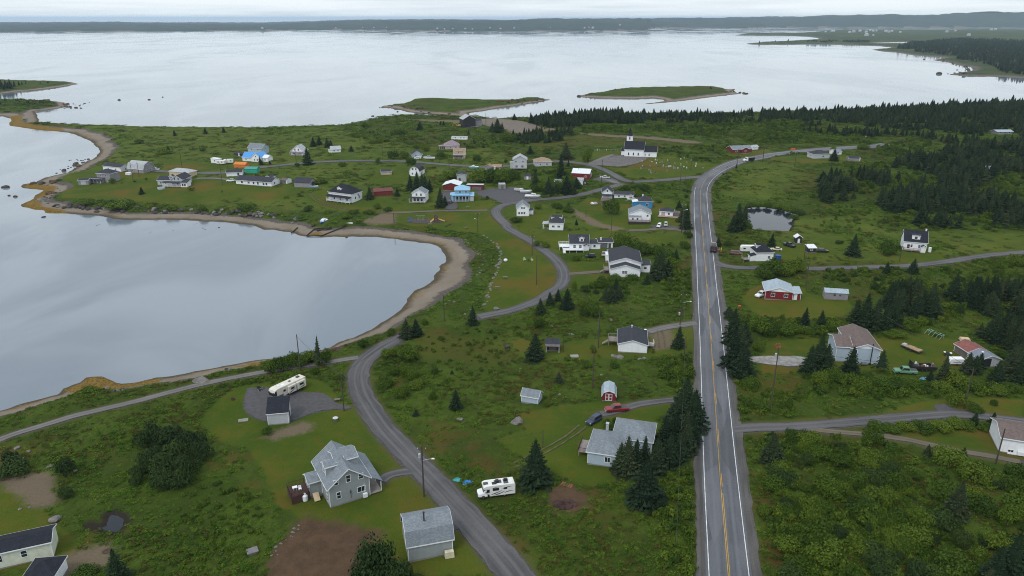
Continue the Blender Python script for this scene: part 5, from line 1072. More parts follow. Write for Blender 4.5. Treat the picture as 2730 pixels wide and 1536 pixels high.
# --- right of the highway
h = House('small white house with dark hip roof and roof hatch beside the red minivan', 1, 2, (2372,1158), (2536,1146), short='white house by the minivan'); k = h.k
hw = 88*k; b = h.block(0, h.L, 0, 7.0, hw, 'hip', .75, 'white', 'black', .3); h.block(-2.2, -.02, .5, 3.0, hw*.6, 'sl', .25, 'white', 'black', .2); h.door('f', .5); h.dormer(b, 4.0, 2.0, 1.6, hw+.5, 'l', 'gable', 'white', 'black', .8); h.win('l', .35, 1.8, .8, 1.0, b); h.win('f', .75, 1.8, .9, 1.0, b); h.deck(-4.6, -2.25, 1.0, 4.0, .6, True, DECKM, DECKM, 'fl'); h.keep()
h = House('tiny black outhouse with white door and white peaked roof', 1, 3, (328,978), (385,978), 'outhouse', 'shed', 'tiny outhouse'); h.block(0, h.L, 0, 2.4, 62*h.k, 'gy', .7, 'black', 'white', .35); h.door('f', .5, .75, 1.8); h.keep()
h = House('small dark lean-to shelter with flat white roof beside the black car', 1, 3, (450,1070), (525,1068), 'shelter', 'shed', 'white roofed shelter'); h.block(0, h.L, 0, 3.0, 50*h.k, 'sf', .18, 'black', 'white', .25); h.win('f', .4, 1.4, .8, .6); h.keep()
h = House('white house with steep black roof and shed dormer facing the bay lane', 1, 3, (1362,1040), (1585,1062), short='steep black roofed house'); k = h.k
hw = 92*k; b = h.block(0, h.L, 0, 8.0, hw, 'gx', .95, 'white', 'black', .3); h.wins('f', [.22], hw*.48, 1.0, 1.6); h.wins('f', [.35, .68], hw*.55, .7, 1.1); h.dormer(b, h.L*.5, 3.0, 1.9, hw+.5, 'f', 'shed', 'white', 'char', .8); h.block(h.L*.74, h.L*.94, -2.0, -.03, hw*.62, 'gy', .6, 'white', 'char', .2); h.door('f', .5, .9); h.deck(.2, h.L*.7, -1.8, -.03, .7, True, DECKM, mat('red_rail', (.20, .05, .045), .7), 'fl'); h.win('r', .5, hw+1.0, .9, 1.2, b); h.chimney(h.L-.6, 4.2, hw+2.6, hw+4.6, .5, TRIM); h.keep()
h = House('low white house with dark roof half behind a spruce near the far road', 1, 3, (500,160), (655,156), short='far road white house'); h.block(0, h.L, 0, 8.0, 46*h.k, 'hip', .45, 'lgrey', 'char', .3); h.win('f', .6, 1.6, 1.2, 1.0); h.win('l', .5, 1.6, 1, 1); h.keep()
h = House('little white cabin with blue roof right of the low white house', 1, 3, (705,122), (772,120), 'cabin', 'cabin'); h.block(0, h.L, 0, 6.0, 30*h.k, 'gx', .5, 'white', 'steel', .25); h.win('f', .5, 1.4, .8, .8); h.keep()
h = House('grey weathered shed with white gable end in the far meadow', 1, 3, (842,183), (940,186), 'shed', 'shed', 'grey shed in the far meadow'); h.block(0, h.L, 0, 5.0, 26*h.k, 'gx', .5, 'shake', 'char', .25); h.block(h.L+.02, h.L+.8, .3, 4.7, 26*h.k, 'gx', .5, 'white', 'char', .1); h.door('f', .5, .5, 1.7); h.keep()
h = House('distant long blue grey house among the woods near the right edge', 0, 3, (2275,1300), (2420,1302), short='distant blue grey house'); h.block(0, h.L, 0, 8.0, 30*h.k, 'gx', .25, 'shake', 'bluegrey', .6); h.wins('f', [.2, .5, .8], 1.6, 1.4, 1.1); h.keep()
h = House('pale derelict cabin swallowed by dark trees at far right', 1, 3, (2168,300), (2235,303), 'cabin', 'cabin'); h.block(0, h.L, 0, 5.0, 44*h.k, 'gx', .6, 'lgrey', 'grey', .2); h.win('f', .5, 1.8, .7, .9); h.keep()
h = House('red bungalow with blue grey roof and white front gable', 2, 3, (30,140), (298,150), short='red bungalow on the lawn'); k = h.k
hw = 80*k; b = h.block(0, h.L, 0, 9.0, hw, 'gy', .34, 'red', 'bluegrey', .35); h.wins('f', [.28, .75], hw*.58, 1.15, 1.1, kind='slide'); q = MB(); q.prism([(.1, hw+.02), (h.L-.1, hw+.02), (h.L/2, hw+.34*h.L/2-.05)], 'y', -.06, -.03); q.build('gable_panel', W['white'], h.root)
h.block(h.L+.02, h.L+2.6, .6, 7.5, hw*.9, 'sr', -.12, 'red', 'bluegrey', .3); h.door('f', .35, .95, 2.0); h.keep()
h = House('weathered grey shed with two small black windows on the lawn', 2, 3, (606,138), (830,150), 'shed', 'shed', 'weathered grey shed'); k = h.k
h.block(0, h.L, 0, 3.6, 68*k, 'gx', .5, 'shake', 'bluegrey', .2, trim=False); h.wins('f', [.42, .66], 46*k, .7, .6, frame=W['shake']); h.door('f', .2, .9, 1.8, W['shake']); h.keep()
h = House('pale blue bungalow with brown roof, side wing and black flue pipe', 2, 3, (712,748), (1125,772), short='brown roofed bungalow'); k = h.k
hw = 150*k; b = h.block(h.L*.34, h.L, 0, 14.0, hw, 'gy', .38, 'pale', 'brown', .4); W['pale']; h.win('f', .10, hw*.8, 1.3, .8, kind='slide'); h.win('f', .10, hw*.2, .9, .7)
q = MB(); x0, x1 = b['x0'], b['x1']; q.prism([(x0+.1, hw+.02), (x1-.1, hw+.02), ((x0+x1)/2, hw+.38*(x1-x0)/2-.05)], 'y', -.06, -.03); q.build('gable_panel', W['white'], h.root)
b2 = h.block(0, h.L*.34-.02, .6, 9.0, hw, 'gx', .34, 'pale', 'brown', .35); h.win('l', .5, 1.8, .9, 1.1); q = MB(); q.tube((h.L*.80, -.3, .4), (h.L*.80, -.3, hw+1.7), .13, .13, 8); q.box(h.L*.80-.3, h.L*.80+.3, -.6, -.1, .1, .5); q.build('flue_pipe', BLACK, h.root)
q = MB(); q.tube((h.L*.58, -1.0, .55), (h.L*.70, -1.0, .55), .5, .5, 12); q.box(h.L*.6, h.L*.62, -1.3, -.7, 0, .2); q.box(h.L*.66, h.L*.68, -1.3, -.7, 0, .2); q.build('oil_tank', mat('tank_grey', (.10, .11, .12), .5), h.root); h.keep()
h = House('tarred shed with half rusty and half blue grey steel roof', 2, 3, (2100,800), (2290,790), 'shed', 'shed', 'rusty roofed shed'); k = h.k
hw = 80*k; h.block(0, h.L, 0, 5.0, hw, 'gy', .38, 'lgrey', 'steel', .3); h.block(-.01, h.L+.01, 5.02, 10.5, hw+.02, 'gy', .38, 'wood', 'rust', .3); h.door('f', .35, 2.2, 2.2, W['black'], b=dict(x0=0, x1=h.L, y0=0, y1=5, z0=0)); h.pipe(h.L*.25, 1.6, hw+.6, hw+1.5, .2, TRIM); h.keep()
h = House('long white bungalow with brown roof cut off by the right edge', 3, 3, (2288,248), (2760,330), short='white bungalow at right'); k = h.k
hw = 150*k; h.block(0, h.L, 0, 8.5, hw, 'gx', .34, 'white', 'brown', .4); h.win('f', .54, hw*.66, .9, .9); h.win('f', .24, .75, 1.0, .5, kind='slide'); q = MB(); q.box(h.L*.37, h.L*.5, -.7, -.15, .3, 1.15); q.build('heat_pump', TRIM, h.root); q = MB(); q.box(h.L*.18, h.L*.37, -.35, -.05, .1, .3); q.build('cellar_hatch', TRIM, h.root); q = MB(); q.lathe([(.02, 0), (.25, .05), (.36, .2)], 10, (h.L*.55, 2.0, hw+1.0)); q.build('satellite_dish', TRIM, h.root); h.keep()
# --- village on the point
h = House('long low white bungalow with dark roof near the outer beach', 1, 0, (1000,272), (1170,285), short='outer beach bungalow'); h.block(0, h.L, 0, 7.5, 46*h.k, 'gx', .4, 'white', 'char', .3); h.wins('f', [.3, .72], 1.5, 1.0, 1.0); h.win('r', .5, 1.6, .8, .9); h.chimney(h.L*.3, 4, 3.6, 5.0, .5); h.keep()
h = House('steep grey shingled house with tall gambrel roof', 1, 0, (1238,288), (1388,300), short='steep grey shingled house'); k = h.k; h.block(0, h.L, 0, 9.0, 40*k, 'mx', .95, 'shake', 'pale', .3); h.wins('f', [.3, .7], 1.6, .9, 1.1); h.wins('r', [.35, .65], 1.6, .9, 1.1); h.win('r', .5, 6.0, .9, 1.2); h.keep()
h = House('grey shingled house with dark hip roof and long veranda wing', 1, 0, (935,388), (1062,393), short='grey veranda house'); k = h.k
hw = 88*k; h.block(0, h.L, 1.0, 9.0, hw, 'hip', .5, 'shake', 'char', .35); h.wins('f', [.3, .7], hw*.78, .9, 1.1); h.win('f', .8, 1.6, .9, 1.2); h.block(-4.5, h.L*.55, -.6, .98, 42*k, 'sf', .15, 'shake', 'char', .3); h.porch(-4.5, h.L*.55, -2.6, -.62, 36*k, 'char', 5, .12, deckz=.3); h.keep()
h = House('little grey garage with dark roof left of the veranda house', 1, 0, (760,414), (858,410), 'garage', 'garage'); h.block(0, h.L, 0, 5.0, 46*h.k, 'gx', .3, 'shake', 'char', .3); h.door('f', .5, 2.6, 2.1, W['lgrey']); h.keep()
h = House('cream bungalow with tan roof behind the big porch house', 1, 0, (1640,330), (1830,342), short='cream bungalow'); h.block(0, h.L, 0, 7.0, 52*h.k, 'hip', .42, 'cream', 'pale', .3); h.wins('f', [.8], 1.7, 1, 1.1); h.keep()
h = House('large grey house with cross gable and white railed wraparound porch', 1, 0, (1580,430), (1800,428), short='large grey porch house'); k = h.k
hw = 66*k; h.block(-5.5, h.L*.5, 4.0, 12.0, 50*k, 'gx', .42, 'lgrey', 'char', .35); h.wins('f', [.15, .4], 1.6, 1, 1.1); h.block(h.L*.30, h.L*.82, 1.5, 12.5, hw, 'gy', .65, 'lgrey', 'char', .35); h.wins('f', [.35, .65], hw+.5, .9, 1.2); h.win('f', .5, 1.7, 1.6, 1.3); h.porch(0, h.L*.82, -1.0, 1.48, 42*k, 'char', 5, .12, deckz=.6, rail=True); h.block(h.L*.83, h.L*1.08, -1.5, 4.0, 46*k, 'sf', .2, 'white', 'char', .3); h.wins('f', [.3, .7], 1.5, 1.0, 1.3); h.dormer(dict(x0=0, x1=h.L, y0=2, y1=12, zr=hw+2), h.L*.2, 2.4, 1.6, 50*k+.6, 'f', 'gable', 'lgrey', 'char', 3.0); h.keep()
h = House('tiny white bathing hut on the lawn below the steep grey house', 1, 0, (1212,316), (1255,318), 'hut', 'shed'); h.block(0, h.L, 0, 2.0, 22*h.k, 'flat', .02, 'white', 'white', .05); h.door('f', .5, .6, 1.2); h.keep()
h = House('white boathouse trailer with flat roof at the end of the trailer row', 1, 0, (2040,200), (2112,205), 'cabin', 'cabin'); h.block(0, h.L, 0, 3.0, 46*h.k, 'flat', .02, 'white', 'white', .2); h.win('f', .5, 1.8, 1.0, .8); h.keep()
h = House('bright orange shed with orange roof', 1, 0, (2262,245), (2372,248), 'shed', 'shed', 'bright orange shed'); h.block(0, h.L, 0, 5.0, 34*h.k, 'gx', .45, 'orange', 'orange', .25, trim=False); h.door('f', .3, .9, 1.8, W['orange']); h.keep()
h = House('teal green shed with dark teal roof', 1, 0, (2366,298), (2482,302), 'shed', 'shed', 'teal shed'); h.block(0, h.L, 0, 5.0, 44*h.k, 'gx', .4, 'teal', 'teal', .2, trim=False); h.door('f', .3, .9, 1.9, W['teal']); h.keep()
h = House('white garage with dark roof in front of the teal shed', 1, 0, (2190,334), (2342,326), 'garage', 'garage', 'white garage by the teal shed'); h.block(0, h.L, 0, 6.0, 42*h.k, 'gx', .4, 'white', 'char', .3); h.door('f', .75, .9, 2.0, GREYP); h.keep()
h = House('very long white bungalow with charcoal roof and window row', 1, 0, (2282,400), (2625,432), short='very long white bungalow'); k = h.k
hw = 44*k; h.block(0, h.L, 0, 9.0, hw, 'gx', .42, 'white', 'char', .4); h.wins('f', [.17, .36], 1.6, 1.3, 1.1, kind='slide'); h.wins('f', [.5, .62, .78, .86], 1.5, 1.2, 1.4); h.door('f', .55, .9); h.win('r', .35, 1.6, 1.0, 1.2); h.block(h.L*.62, h.L*.8, 7.0, 11.5, hw+1.2, 'gy', .4, 'white', 'char', .3); h.keep()
h = House('white house with vivid blue steel roof', 1, 0, (2345,182), (2530,190), short='blue roofed white house'); k = h.k
hw = 46*k; h.block(0, h.L*.62, 0, 7.5, hw*.85, 'gx', .8, 'white', 'blue', .3); h.wins('f', [.3], 1.5, .8, .9); h.block(h.L*.5, h.L*.98, -.8, 8.5, hw, 'gy', .75, 'white', 'blue', .25); h.wins('f', [.35, .65], 1.6, .8, 1.0); h.win('f', .5, hw+.6, .7, .9); h.block(h.L+.0, h.L+4.0, 1, 7, hw*.9, 'gx', .5, 'white', 'white', .2); h.win('f', .5, 1.6, .8, .9); h.keep()
h = House('tall pale house with grey roof behind the blue roofed house', 1, 0, (2398,110), (2530,118), short='tall pale house'); k = h.k; h.block(0, h.L, 0, 8.0, 60*k, 'gx', .7, 'pale', 'grey', .35); h.win('r', .5, 4.0, .9, 1.1); h.wins('f', [.3, .7], 3.6, .9, 1.1); h.keep()
h = House('dark shed with sagging black roof left of the blue roofed house', 1, 0, (2262,130), (2358,140), 'shed', 'shed'); h.block(0, h.L, 0, 5.0, 26*h.k, 'gx', .3, 'dark', 'char', .3, trim=False); h.door('f', .5); h.keep()
h = House('white dormered farmhouse half hidden by a big spruce', 1, 1, (348,126), (470,124), short='white dormered farmhouse'); k = h.k; hw = 42*k; b = h.block(0, h.L, 0, 8.0, hw, 'gy', .8, 'cream' if False else 'white', 'pale', .35); h.wins('f', [.35, .62], hw+.9, .9, 1.1); h.porch(0, h.L, -2.0, -.02, 32*k, 'mauve', 5, .15, deckz=.3); h.wins('f', [.25, .7], 1.5, .9, 1.1); h.keep()
h = House('small white cottage with pale roof on the far meadow', 1, 1, (738,102), (830,96), 'cottage', 'cottage', 'small white cottage'); h.block(0, h.L, 0, 7.0, 34*h.k, 'gx', .5, 'white', 'pale', .3); h.wins('f', [.3, .7], 1.5, .8, .9); h.block(-1.5, -.02, 1, 5, 24*h.k, 'sl', .1, 'white', 'pale', .1); h.keep()
h = House('tiny shed with white gable end left of the weathered barn', 1, 1, (250,400), (300,404), 'shed', 'shed'); h.block(0, h.L, 0, 5.0, 36*h.k, 'gx', .4, 'wood', 'wood', .2, trim=False); h.block(h.L+.02, h.L+.5, .1, 4.9, 36*h.k, 'gx', .4, 'white', 'wood', .1); h.door('f', .5, .5, 1.6); h.keep()
h = House('weathered dark barn with plank walls', 1, 1, (380,434), (530,440), 'barn', 'barn', 'weathered dark barn'); h.block(0, h.L, 0, 7.5, 52*h.k, 'gx', .55, 'shake', 'char', .3, trim=False); h.door('r', .5, 2.2, 2.6, W['dark']); h.keep()
h = House('white farmhouse with black hip roof, dormer and long veranda above the beach', 1, 1, (690,568), (912,598), short='white farmhouse'); k = h.k
hw = 86*k; b = h.block(0, h.L, 2.2, 11.5, hw, 'hip', .75, 'white', 'black', .4); h.wins('r', [.35, .7], hw*.5, .9, 1.3); h.win('r', .62, hw*.75, .9, 1.1); h.porch(-.1, h.L, 0, 2.18, 52*k, 'black', 6, .28, deckz=.8, rail=True); h.wins('f', [.25, .5, .8], 1.9, 1.0, 1.5); h.dormer(b, h.L*.42, 2.6, 1.9, hw+.5, 'f', 'gable', 'white', 'black', 1.3); h.keep()
h = House('long dark red shed between two round spruces', 1, 1, (1150,530), (1330,515), 'shed', 'shed', 'long dark red shed'); h.block(0, h.L, 0, 5.0, 52*h.k, 'gx', .5, 'barn', 'red', .25, trim=False); h.door('f', .5, 1.4, 2.0, W['barn']); h.keep()
h = House('small pale shed with pole on the high lawn', 1, 1, (1215,316), (1318,312), 'shed', 'shed', 'small pale shed'); h.block(0, h.L, 0, 4.5, 32*h.k, 'gx', .4, 'tan', 'char', .25); h.door('f', .7, .8, 1.7, W['cream']); h.win('f', .3, 1.3, .7, .7); h.keep()
h = House('white gambrel house with dark roof rising behind dark spruces', 1, 1, (1492,326), (1590,330), short='white gambrel house'); k = h.k; h.block(0, h.L, 0, 9.5, 48*k, 'my', .85, 'white', 'char', .3); h.wins('f', [.35, .65], 70*k, .8, 1.1); h.wins('f', [.3, .7], 26*k, .9, 1.1); h.win('r', .5, 1.8, .8, 1.1); h.keep()
h = House('small white two storey house with glazed veranda', 1, 1, (1488,586), (1640,588), short='glazed veranda house'); k = h.k; hw = 90*k; h.block(h.L*.14, h.L, 1.8, 9.0, hw, 'mx' if False else 'gy', .55, 'white', 'grey', .3); h.wins('f', [.35, .68], hw*.85, .9, 1.2); h.porch(0, h.L, 0, 1.78, 50*k, 'char', 5, .12, deckz=.3); h.wins('f', [.2, .45, .7], 1.5, 1.2, 1.4); h.block(h.L*.2, h.L*.55, 9.02, 11, hw*.9, 'gx', .4, 'white', 'grey', .2); h.keep()
h = House('blue grey cottage with sagging shed beside white vans', 1, 1, (1515,148), (1615,145), 'cottage', 'cottage', 'blue grey cottage'); h.block(0, h.L, 0, 7.0, 30*h.k, 'gy', .7, 'pale', 'char', .35); h.wins('f', [.4], 1.6, 1, 1); h.keep()
h = House('mauve house with mauve hip roof and veranda', 1, 1, (1838,68), (1975, 66), short='mauve hip roofed house'); k = h.k; h.block(0, h.L, 0, 9.0, 40*k, 'hip', .6, 'mauve', 'mauve', .35); h.wins('f', [.35, .75], 1.6, .9, 1.1); h.porch(-4.5, -.02, .5, 6.0, 30*k, 'mauve', 4, .1, 'l', 'f', .3); h.keep()
h = House('tan house with brown roof and shed dormer', 1, 1, (1918,158), (2030,160), short='tan dormered house'); k = h.k; hw = 44*k; b = h.block(0, h.L, 0, 9.0, hw, 'gx', .8, 'tan', 'tan', .3); h.dormer(b, h.L*.45, 4.0, 1.8, hw+.4, 'f', 'shed', 'tan', 'tan', .8); h.wins('f', [.3, .7], 1.5, .9, 1.1); h.win('r', .5, 3.6, .9, 1.1, b); h.porch(0, h.L*.8, -1.6, -.02, 28*k, 'char', 3, .15, deckz=.2); h.keep()
h = House('plain grey warehouse with flat front beside dense bushes', 1, 1, (1950,384), (2040,384), 'warehouse', 'shed', 'plain grey warehouse'); h.block(0, h.L, 0, 8.0, 70*h.k, 'gy', .25, 'lgrey', 'char', .3); h.door('f', .3, 1.0, 2.1, GREYP); h.keep()
h = House('dark red barn with curved white roof behind the blue house', 1, 1, (1818,466), (1972,466), 'barn', 'barn', 'dark red barn'); h.block(0, h.L, 0, 9.0, 54*h.k, 'gy', .3, 'barn', 'white', .4); h.door('f', .5, 3.2, 2.6, W['red']); h.keep()
h = House('long open red shed with flat white roof', 1, 1, (2048,462), (2202,462), 'shed', 'shed', 'long white roofed shed'); h.block(0, h.L, 0, 5.0, 44*h.k, 'sb', .12, 'barn', 'white', .3); h.door('f', .6, 5.0, 1.6, W['wood']); h.keep()
h = House('sky blue two storey house with blue hip roof and glazed veranda', 1, 1, (1925,578), (2112,572), short='sky blue house'); k = h.k
hw = 108*k; h.block(h.L*.04, h.L*.78, 2.0, 9.0, hw, 'hip', .5, 'blue', 'sky', .4); h.wins('f', [.35, .75], hw*.82, 1.2, .8); h.porch(-1.2, h.L*.76, 0, 1.98, 62*k, 'sky', 6, .25, deckz=.3); h.wins('f', [.15, .4, .62, .85], 1.7, 1.1, 1.7); h.block(h.L*.79, h.L, .8, 6.5, 56*k, 'sf', .1, 'lgrey', 'sky', .3); h.block(-2.0, h.L*.02, 2.5, 8.0, 58*k, 'sl', .15, 'blue', 'sky', .3); h.keep()
h = House('grey weathered box shed at the back of the boat yard', 1, 1, (2356,452), (2420,452), 'shed', 'shed', 'grey box shed'); h.block(0, h.L, 0, 4.0, 46*h.k, 'flat', .02, 'shake', 'pale', .05, trim=False); h.door('f', .5, 1.2, 2.0, W['wood']); h.keep()
h = House('low grey shingled sheds in a row below the village road', 1, 1, (2220,270), (2330,272), 'shed', 'shed', 'low grey sheds'); h.block(0, h.L*.55, 0, 5.0, 34*h.k, 'gy', .6, 'shake', 'tan', .3, trim=False); h.block(h.L*.58, h.L*1.35, 2.0, 7.0, 30*h.k, 'gx', .5, 'shake', 'tan', .3, trim=False); h.door('f', .3); h.keep()
h = House('black clad house under construction with pale gable roof on the far shore', 0, 1, (2012,1236), (2150,1234), short='black clad house'); k = h.k
h.block(0, h.L*.86, 0, 12.0, 84*k, 'gy', .55, 'black', 'pale', .35); h.win('f', .25, 2.0, .6, 1.6, frame=BLACK); h.deck(h.L*.5, h.L*1.05, -2.0, -.03, .9, False, W['lgrey'] if False else CONC); h.block(h.L*.88, h.L*1.5, 8.0, 16.0, 50*k, 'gx', .4, 'shake', 'char', .3); h.keep()
h = House('long white house trailer among the far bushes', 0, 1, (1896,1350), (2048,1352), 'house_trailer', 'mobile home', 'long white house trailer'); h.block(0, h.L, 0, 4.0, 26*h.k, 'flat', .02, 'white', 'pale', .1); h.wins('f', [.25, .6, .8], 1.6, .9, .7); h.keep()
# ================================================================ VEHICLES AND YARD THINGS
WHT = paint('white', (.72, .73, .75)); BLK = paint('black', (.012, .012, .015)); RED = paint('red', (.20, .012, .018)); NAVY = paint('navy', (.018, .032, .085)); SILV = paint('silver', (.38, .40, .43)); MAROON = paint('maroon', (.10, .012, .016)); BLU = paint('blue', (.04, .16, .42)); GRN = paint('faded_green', (.10, .24, .14), .5); TAUPE = paint('taupe', (.28, .22, .21)); DKB = paint('dark_blue', (.012, .017, .04))
car('red crew cab pickup truck parked on the curved drive by the red shed', 2, 2, (905,1228), (1152,1205), 'pickup', RED, 'pickup_truck', 'pickup')
car('dark blue sport utility car on the grass in front of the red pickup', 2, 2, (748,1360), (868,1290), 'suv', NAVY)
car('white car parked left of the silver car below the dark deck house', 1, 2, (1425,832), (1452,800), 'suv', WHT)
car('silver car parked right of the white car below the dark deck house', 1, 2, (1500,825), (1505,785), 'suv', SILV)
car('black car on the grass below the railed white deck', 1, 2, (722,1112), (826,1108), 'suv', BLK, fine=False)
car('taupe hatchback seen end on between the black and the blue car', 1, 2, (900,1112), (905,1068), 'sedan', TAUPE, fine=False)
car('bright blue car beside the taupe hatchback', 1, 2, (965,1104), (940,1058), 'suv', BLU, fine=False)
car('maroon minivan on the lawn by the highway', 1, 2, (2245,1086), (2118,1084), 'van', MAROON)
car('black pickup with boxes in the bed beside the outhouse', 1, 3, (215,990), (318,1020), 'pickup', BLK, 'pickup_truck', 'pickup', fine=False)
car('black car beside the white roofed shelter', 1, 3, (638,1062), (542,1058), 'suv', BLK, fine=False)
car('cream small car half turned on the lawn behind the minivan house', 1, 3, (112,1042), (170,1044), 'sedan', paint('cream', (.5, .47, .38)), fine=False)
car('white pickup on the village track by the steep grey house', 1, 0, (1452,266), (1545,268), 'pickup', WHT, 'pickup_truck', 'pickup', fine=False)
car('white car tucked against the end of the very long bungalow', 1, 0, (2190,378), (2262,378), 'suv', WHT, fine=False)
car('dark car on the gravel beside the sky blue house', 1, 1, (1845,580), (1895,590), 'suv', paint('slate', (.07, .07, .08)), fine=False)
car('silver pickup with tan cap parked at the red hall', 1, 2, (885,345), (945,350), 'pickup', SILV, 'pickup_truck', 'pickup', fine=False)
car('faded green old pickup truck in the junk yard', 2, 3, (1272,842), (1495,858), 'pickup', GRN, 'pickup_truck', 'pickup')
car('white pickup nose out behind the red bungalow', 2, 3, (-28,118), (30,95), 'pickup', WHT, 'pickup_truck', 'pickup', fine=False)
car('pale grey van beside the blue grey cottage', 1, 1, (1530,160), (1610,158), 'van', WHT, 'van', 'van', fine=False)
def frame2(r, c, F, Rr, name, label, cat):
    P = gpts([tp(r, c, *F), tp(r, c, *Rr)]); d = P[1][:2]-P[0][:2]; ang = math.atan2(d[1], d[0]); L = float(np.linalg.norm(d)); ctr = (P[0]+P[1])/2
    root = empty(name, tuple(ctr), ang); tag(root, label, cat); KEEP.append((ctr[0], ctr[1], 3.2)); KEEP.append((P[0][0], P[0][1], 2.2)); KEEP.append((P[1][0], P[1][1], 2.2)); return root, L
# motorhome
root, L = frame2(3, 1, (2150,690), (2500,632), 'motorhome', 'white motorhome with black swirl graphics parked on the grass across the lane', 'motorhome'); L = 7.6; x0 = -L/2; hw = 1.15
loft([(x0, .85, .7, .5, 1.05), (x0+.35, .98, .9, .42, 1.28), (x0+1.15, 1.02, .95, .40, 1.42), (x0+1.9, 1.05, .9, .38, 1.5)], WHT, 'hood', root)
loft([(x0+1.05, .98, .82, 1.40, 1.46), (x0+1.95, 1.02, .88, 1.0, 2.25), (x0+2.6, 1.05, .92, .6, 2.3)], WHT, 'cab', root)
q = MB(); q.v = [(x0+1.03, -.86, 1.5), (x0+1.03, .86, 1.5), (x0+1.86, .80, 2.24), (x0+1.86, -.80, 2.24), (x0+1.10, -.86, 1.44), (x0+1.10, .86, 1.44), (x0+1.93, .8, 2.18), (x0+1.93, -.8, 2.18)]; q.f = [(0, 1, 2, 3), (7, 6, 5, 4), (0, 4, 5, 1), (1, 5, 6, 2), (2, 6, 7, 3), (3, 7, 4, 0)]; q.build('windscreen', AUTO, root)
for sg in (-1, 1): q = MB(); q.box(x0+1.75, x0+2.5, sg*1.06-.02, sg*1.06+.02, 1.42, 2.05); q.build('side_window', AUTO, root)
RVW = mat('rv_white', (.68, .68, .66), .4, var=.05)
q = MB(); pr = [(x0+2.35, .55), (x0+L, .55), (x0+L, 2.75), (x0+L-.15, 2.95), (x0+1.7, 2.95), (x0+1.15, 2.72), (x0+1.05, 2.45), (x0+1.35, 2.28), (x0+2.35, 2.28)]; q.prism(pr, 'y', -hw, hw); body = q.build('body', RVW, root)
for (xx, w_, zz, h_) in ((x0+3.6, 1.3, 1.75, .62), (x0+5.6, .7, 1.85, .45)):
    for sg in (-1, 1): q = MB(); q.box(xx-w_/2, xx+w_/2, sg*(hw+.012)-.012, sg*(hw+.012)+.012, zz, zz+h_); q.build('side_window', AUTO, root)
DG = mat('graphite_decal', (.03, .028, .027), .4)
for pts in (((2.4, .85), (3.4, 1.0), (4.6, 1.5), (4.9, 1.72), (4.3, 1.5), (3.3, 1.2)), ((3.0, .68), (4.0, .75), (5.0, 1.1), (5.6, 1.5), (4.8, 1.2), (3.9, .95)), ((4.8, 1.9), (6.0, 2.25), (7.3, 2.4), (6.0, 2.4), (5.2, 2.15)), ((5.3, .95), (6.4, 1.25), (7.4, 1.3), (6.4, 1.4), (5.7, 1.2)), ((2.7, 2.3), (3.6, 2.5), (5.0, 2.55), (3.6, 2.62))):
    for sg in (-1, 1): q = MB(); q.prism([(x0+a, z) for a, z in pts], 'y', sg*(hw+.010)-.006, sg*(hw+.010)+.006); q.build('decal', DG, body)
for (xx, yy, a, b_, z_, m) in ((x0+1.7, 0, .5, .42, .06, AUTO), (x0+3.4, -.35, .45, .35, .16, BLACK), (x0+4.2, .1, .75, .5, .10, AUTO), (x0+4.1, .2, .35, .35, .34, BLACK), (x0+5.8, -.1, .5, .7, .07, AUTO), (x0+5.9, .4, .4, .28, .30, BLACK), (x0+6.9, -.3, .3, .3, .1, RVW)):
    q = MB(); q.box(xx-a, xx+a, yy-b_, yy+b_, 2.955, 2.955+z_, .03, .03); q.build('roof_vent', m, root)
wheels(root, (x0+1.05, x0+5.35), 1.08, .38, .25)
for sg in (-1, 1): q = MB(); q.box(x0+.05, x0+.3, sg*.72-.16, sg*.72+.16, .95, 1.15); q.build('headlight', LAMP, root); q = MB(); q.box(x0+1.5, x0+1.62, sg*1.22-.11, sg*1.22+.11, 1.5, 1.78); q.build('mirror', BLACK, root)
q = MB(); q.box(x0-.04, x0+.1, -.55, .55, .62, .95); q.build('grille', BLACK, root); q = MB(); q.box(x0-.07, x0+.06, -.95, .95, .42, .60); q.build('bumper', GREYP, root)
# fifth wheel travel trailer
root, L = frame2(2, 1, (222,1098), (418,1000), 'travel_trailer', 'long cream travel trailer with black nose cap on the gravel pad', 'trailer'); L = 10.4; x0 = -L/2; hw = 1.25
CRM = mat('rv_cream', (.60, .57, .50), .5, var=.08)
q = MB(); pr = [(x0+2.9, .75), (x0+L, .75), (x0+L, 3.3), (x0+1.0, 3.45), (x0+.25, 3.15), (x0, 2.4), (x0+.2, 1.5), (x0+2.9, 1.5)]; q.prism(pr, 'y', -hw, hw); body = q.build('body', CRM, root)
q = MB(); q.prism([(x0-.04, 2.35), (x0+.17, 1.48), (x0+.75, 1.48), (x0+.75, 3.0), (x0+.22, 2.98)], 'y', -hw-.015, hw+.015); q.build('nose_cap', BLACK, root)
q = MB(); q.box(x0+.02, x0+.02+.05, -.5, .5, 2.3, 2.7); q.build('emblem', LAMP, root)
for (a, b_, sg) in ((4.2, 6.6, -1), (7.0, 9.8, -1), (3.6, 6.0, 1)): q = MB(); y0_, y1_ = (hw, hw+.65) if sg > 0 else (-hw-.65, -hw); q.box(x0+a, x0+b_, y0_, y1_, 1.0, 2.95); q.build('slide_out', CRM, root)
for (xx, w_) in ((x0+3.2, .7), (x0+5.4, 1.1), (x0+8.4, 1.4)):
    for sg in (-1, 1): yy = sg*(hw+.02) if sg > 0 or xx < x0+4 else sg*(hw+.67); q = MB(); q.box(xx-w_/2, xx+w_/2, yy-.02, yy+.02, 1.9, 2.5); q.build('side_window', AUTO, root)
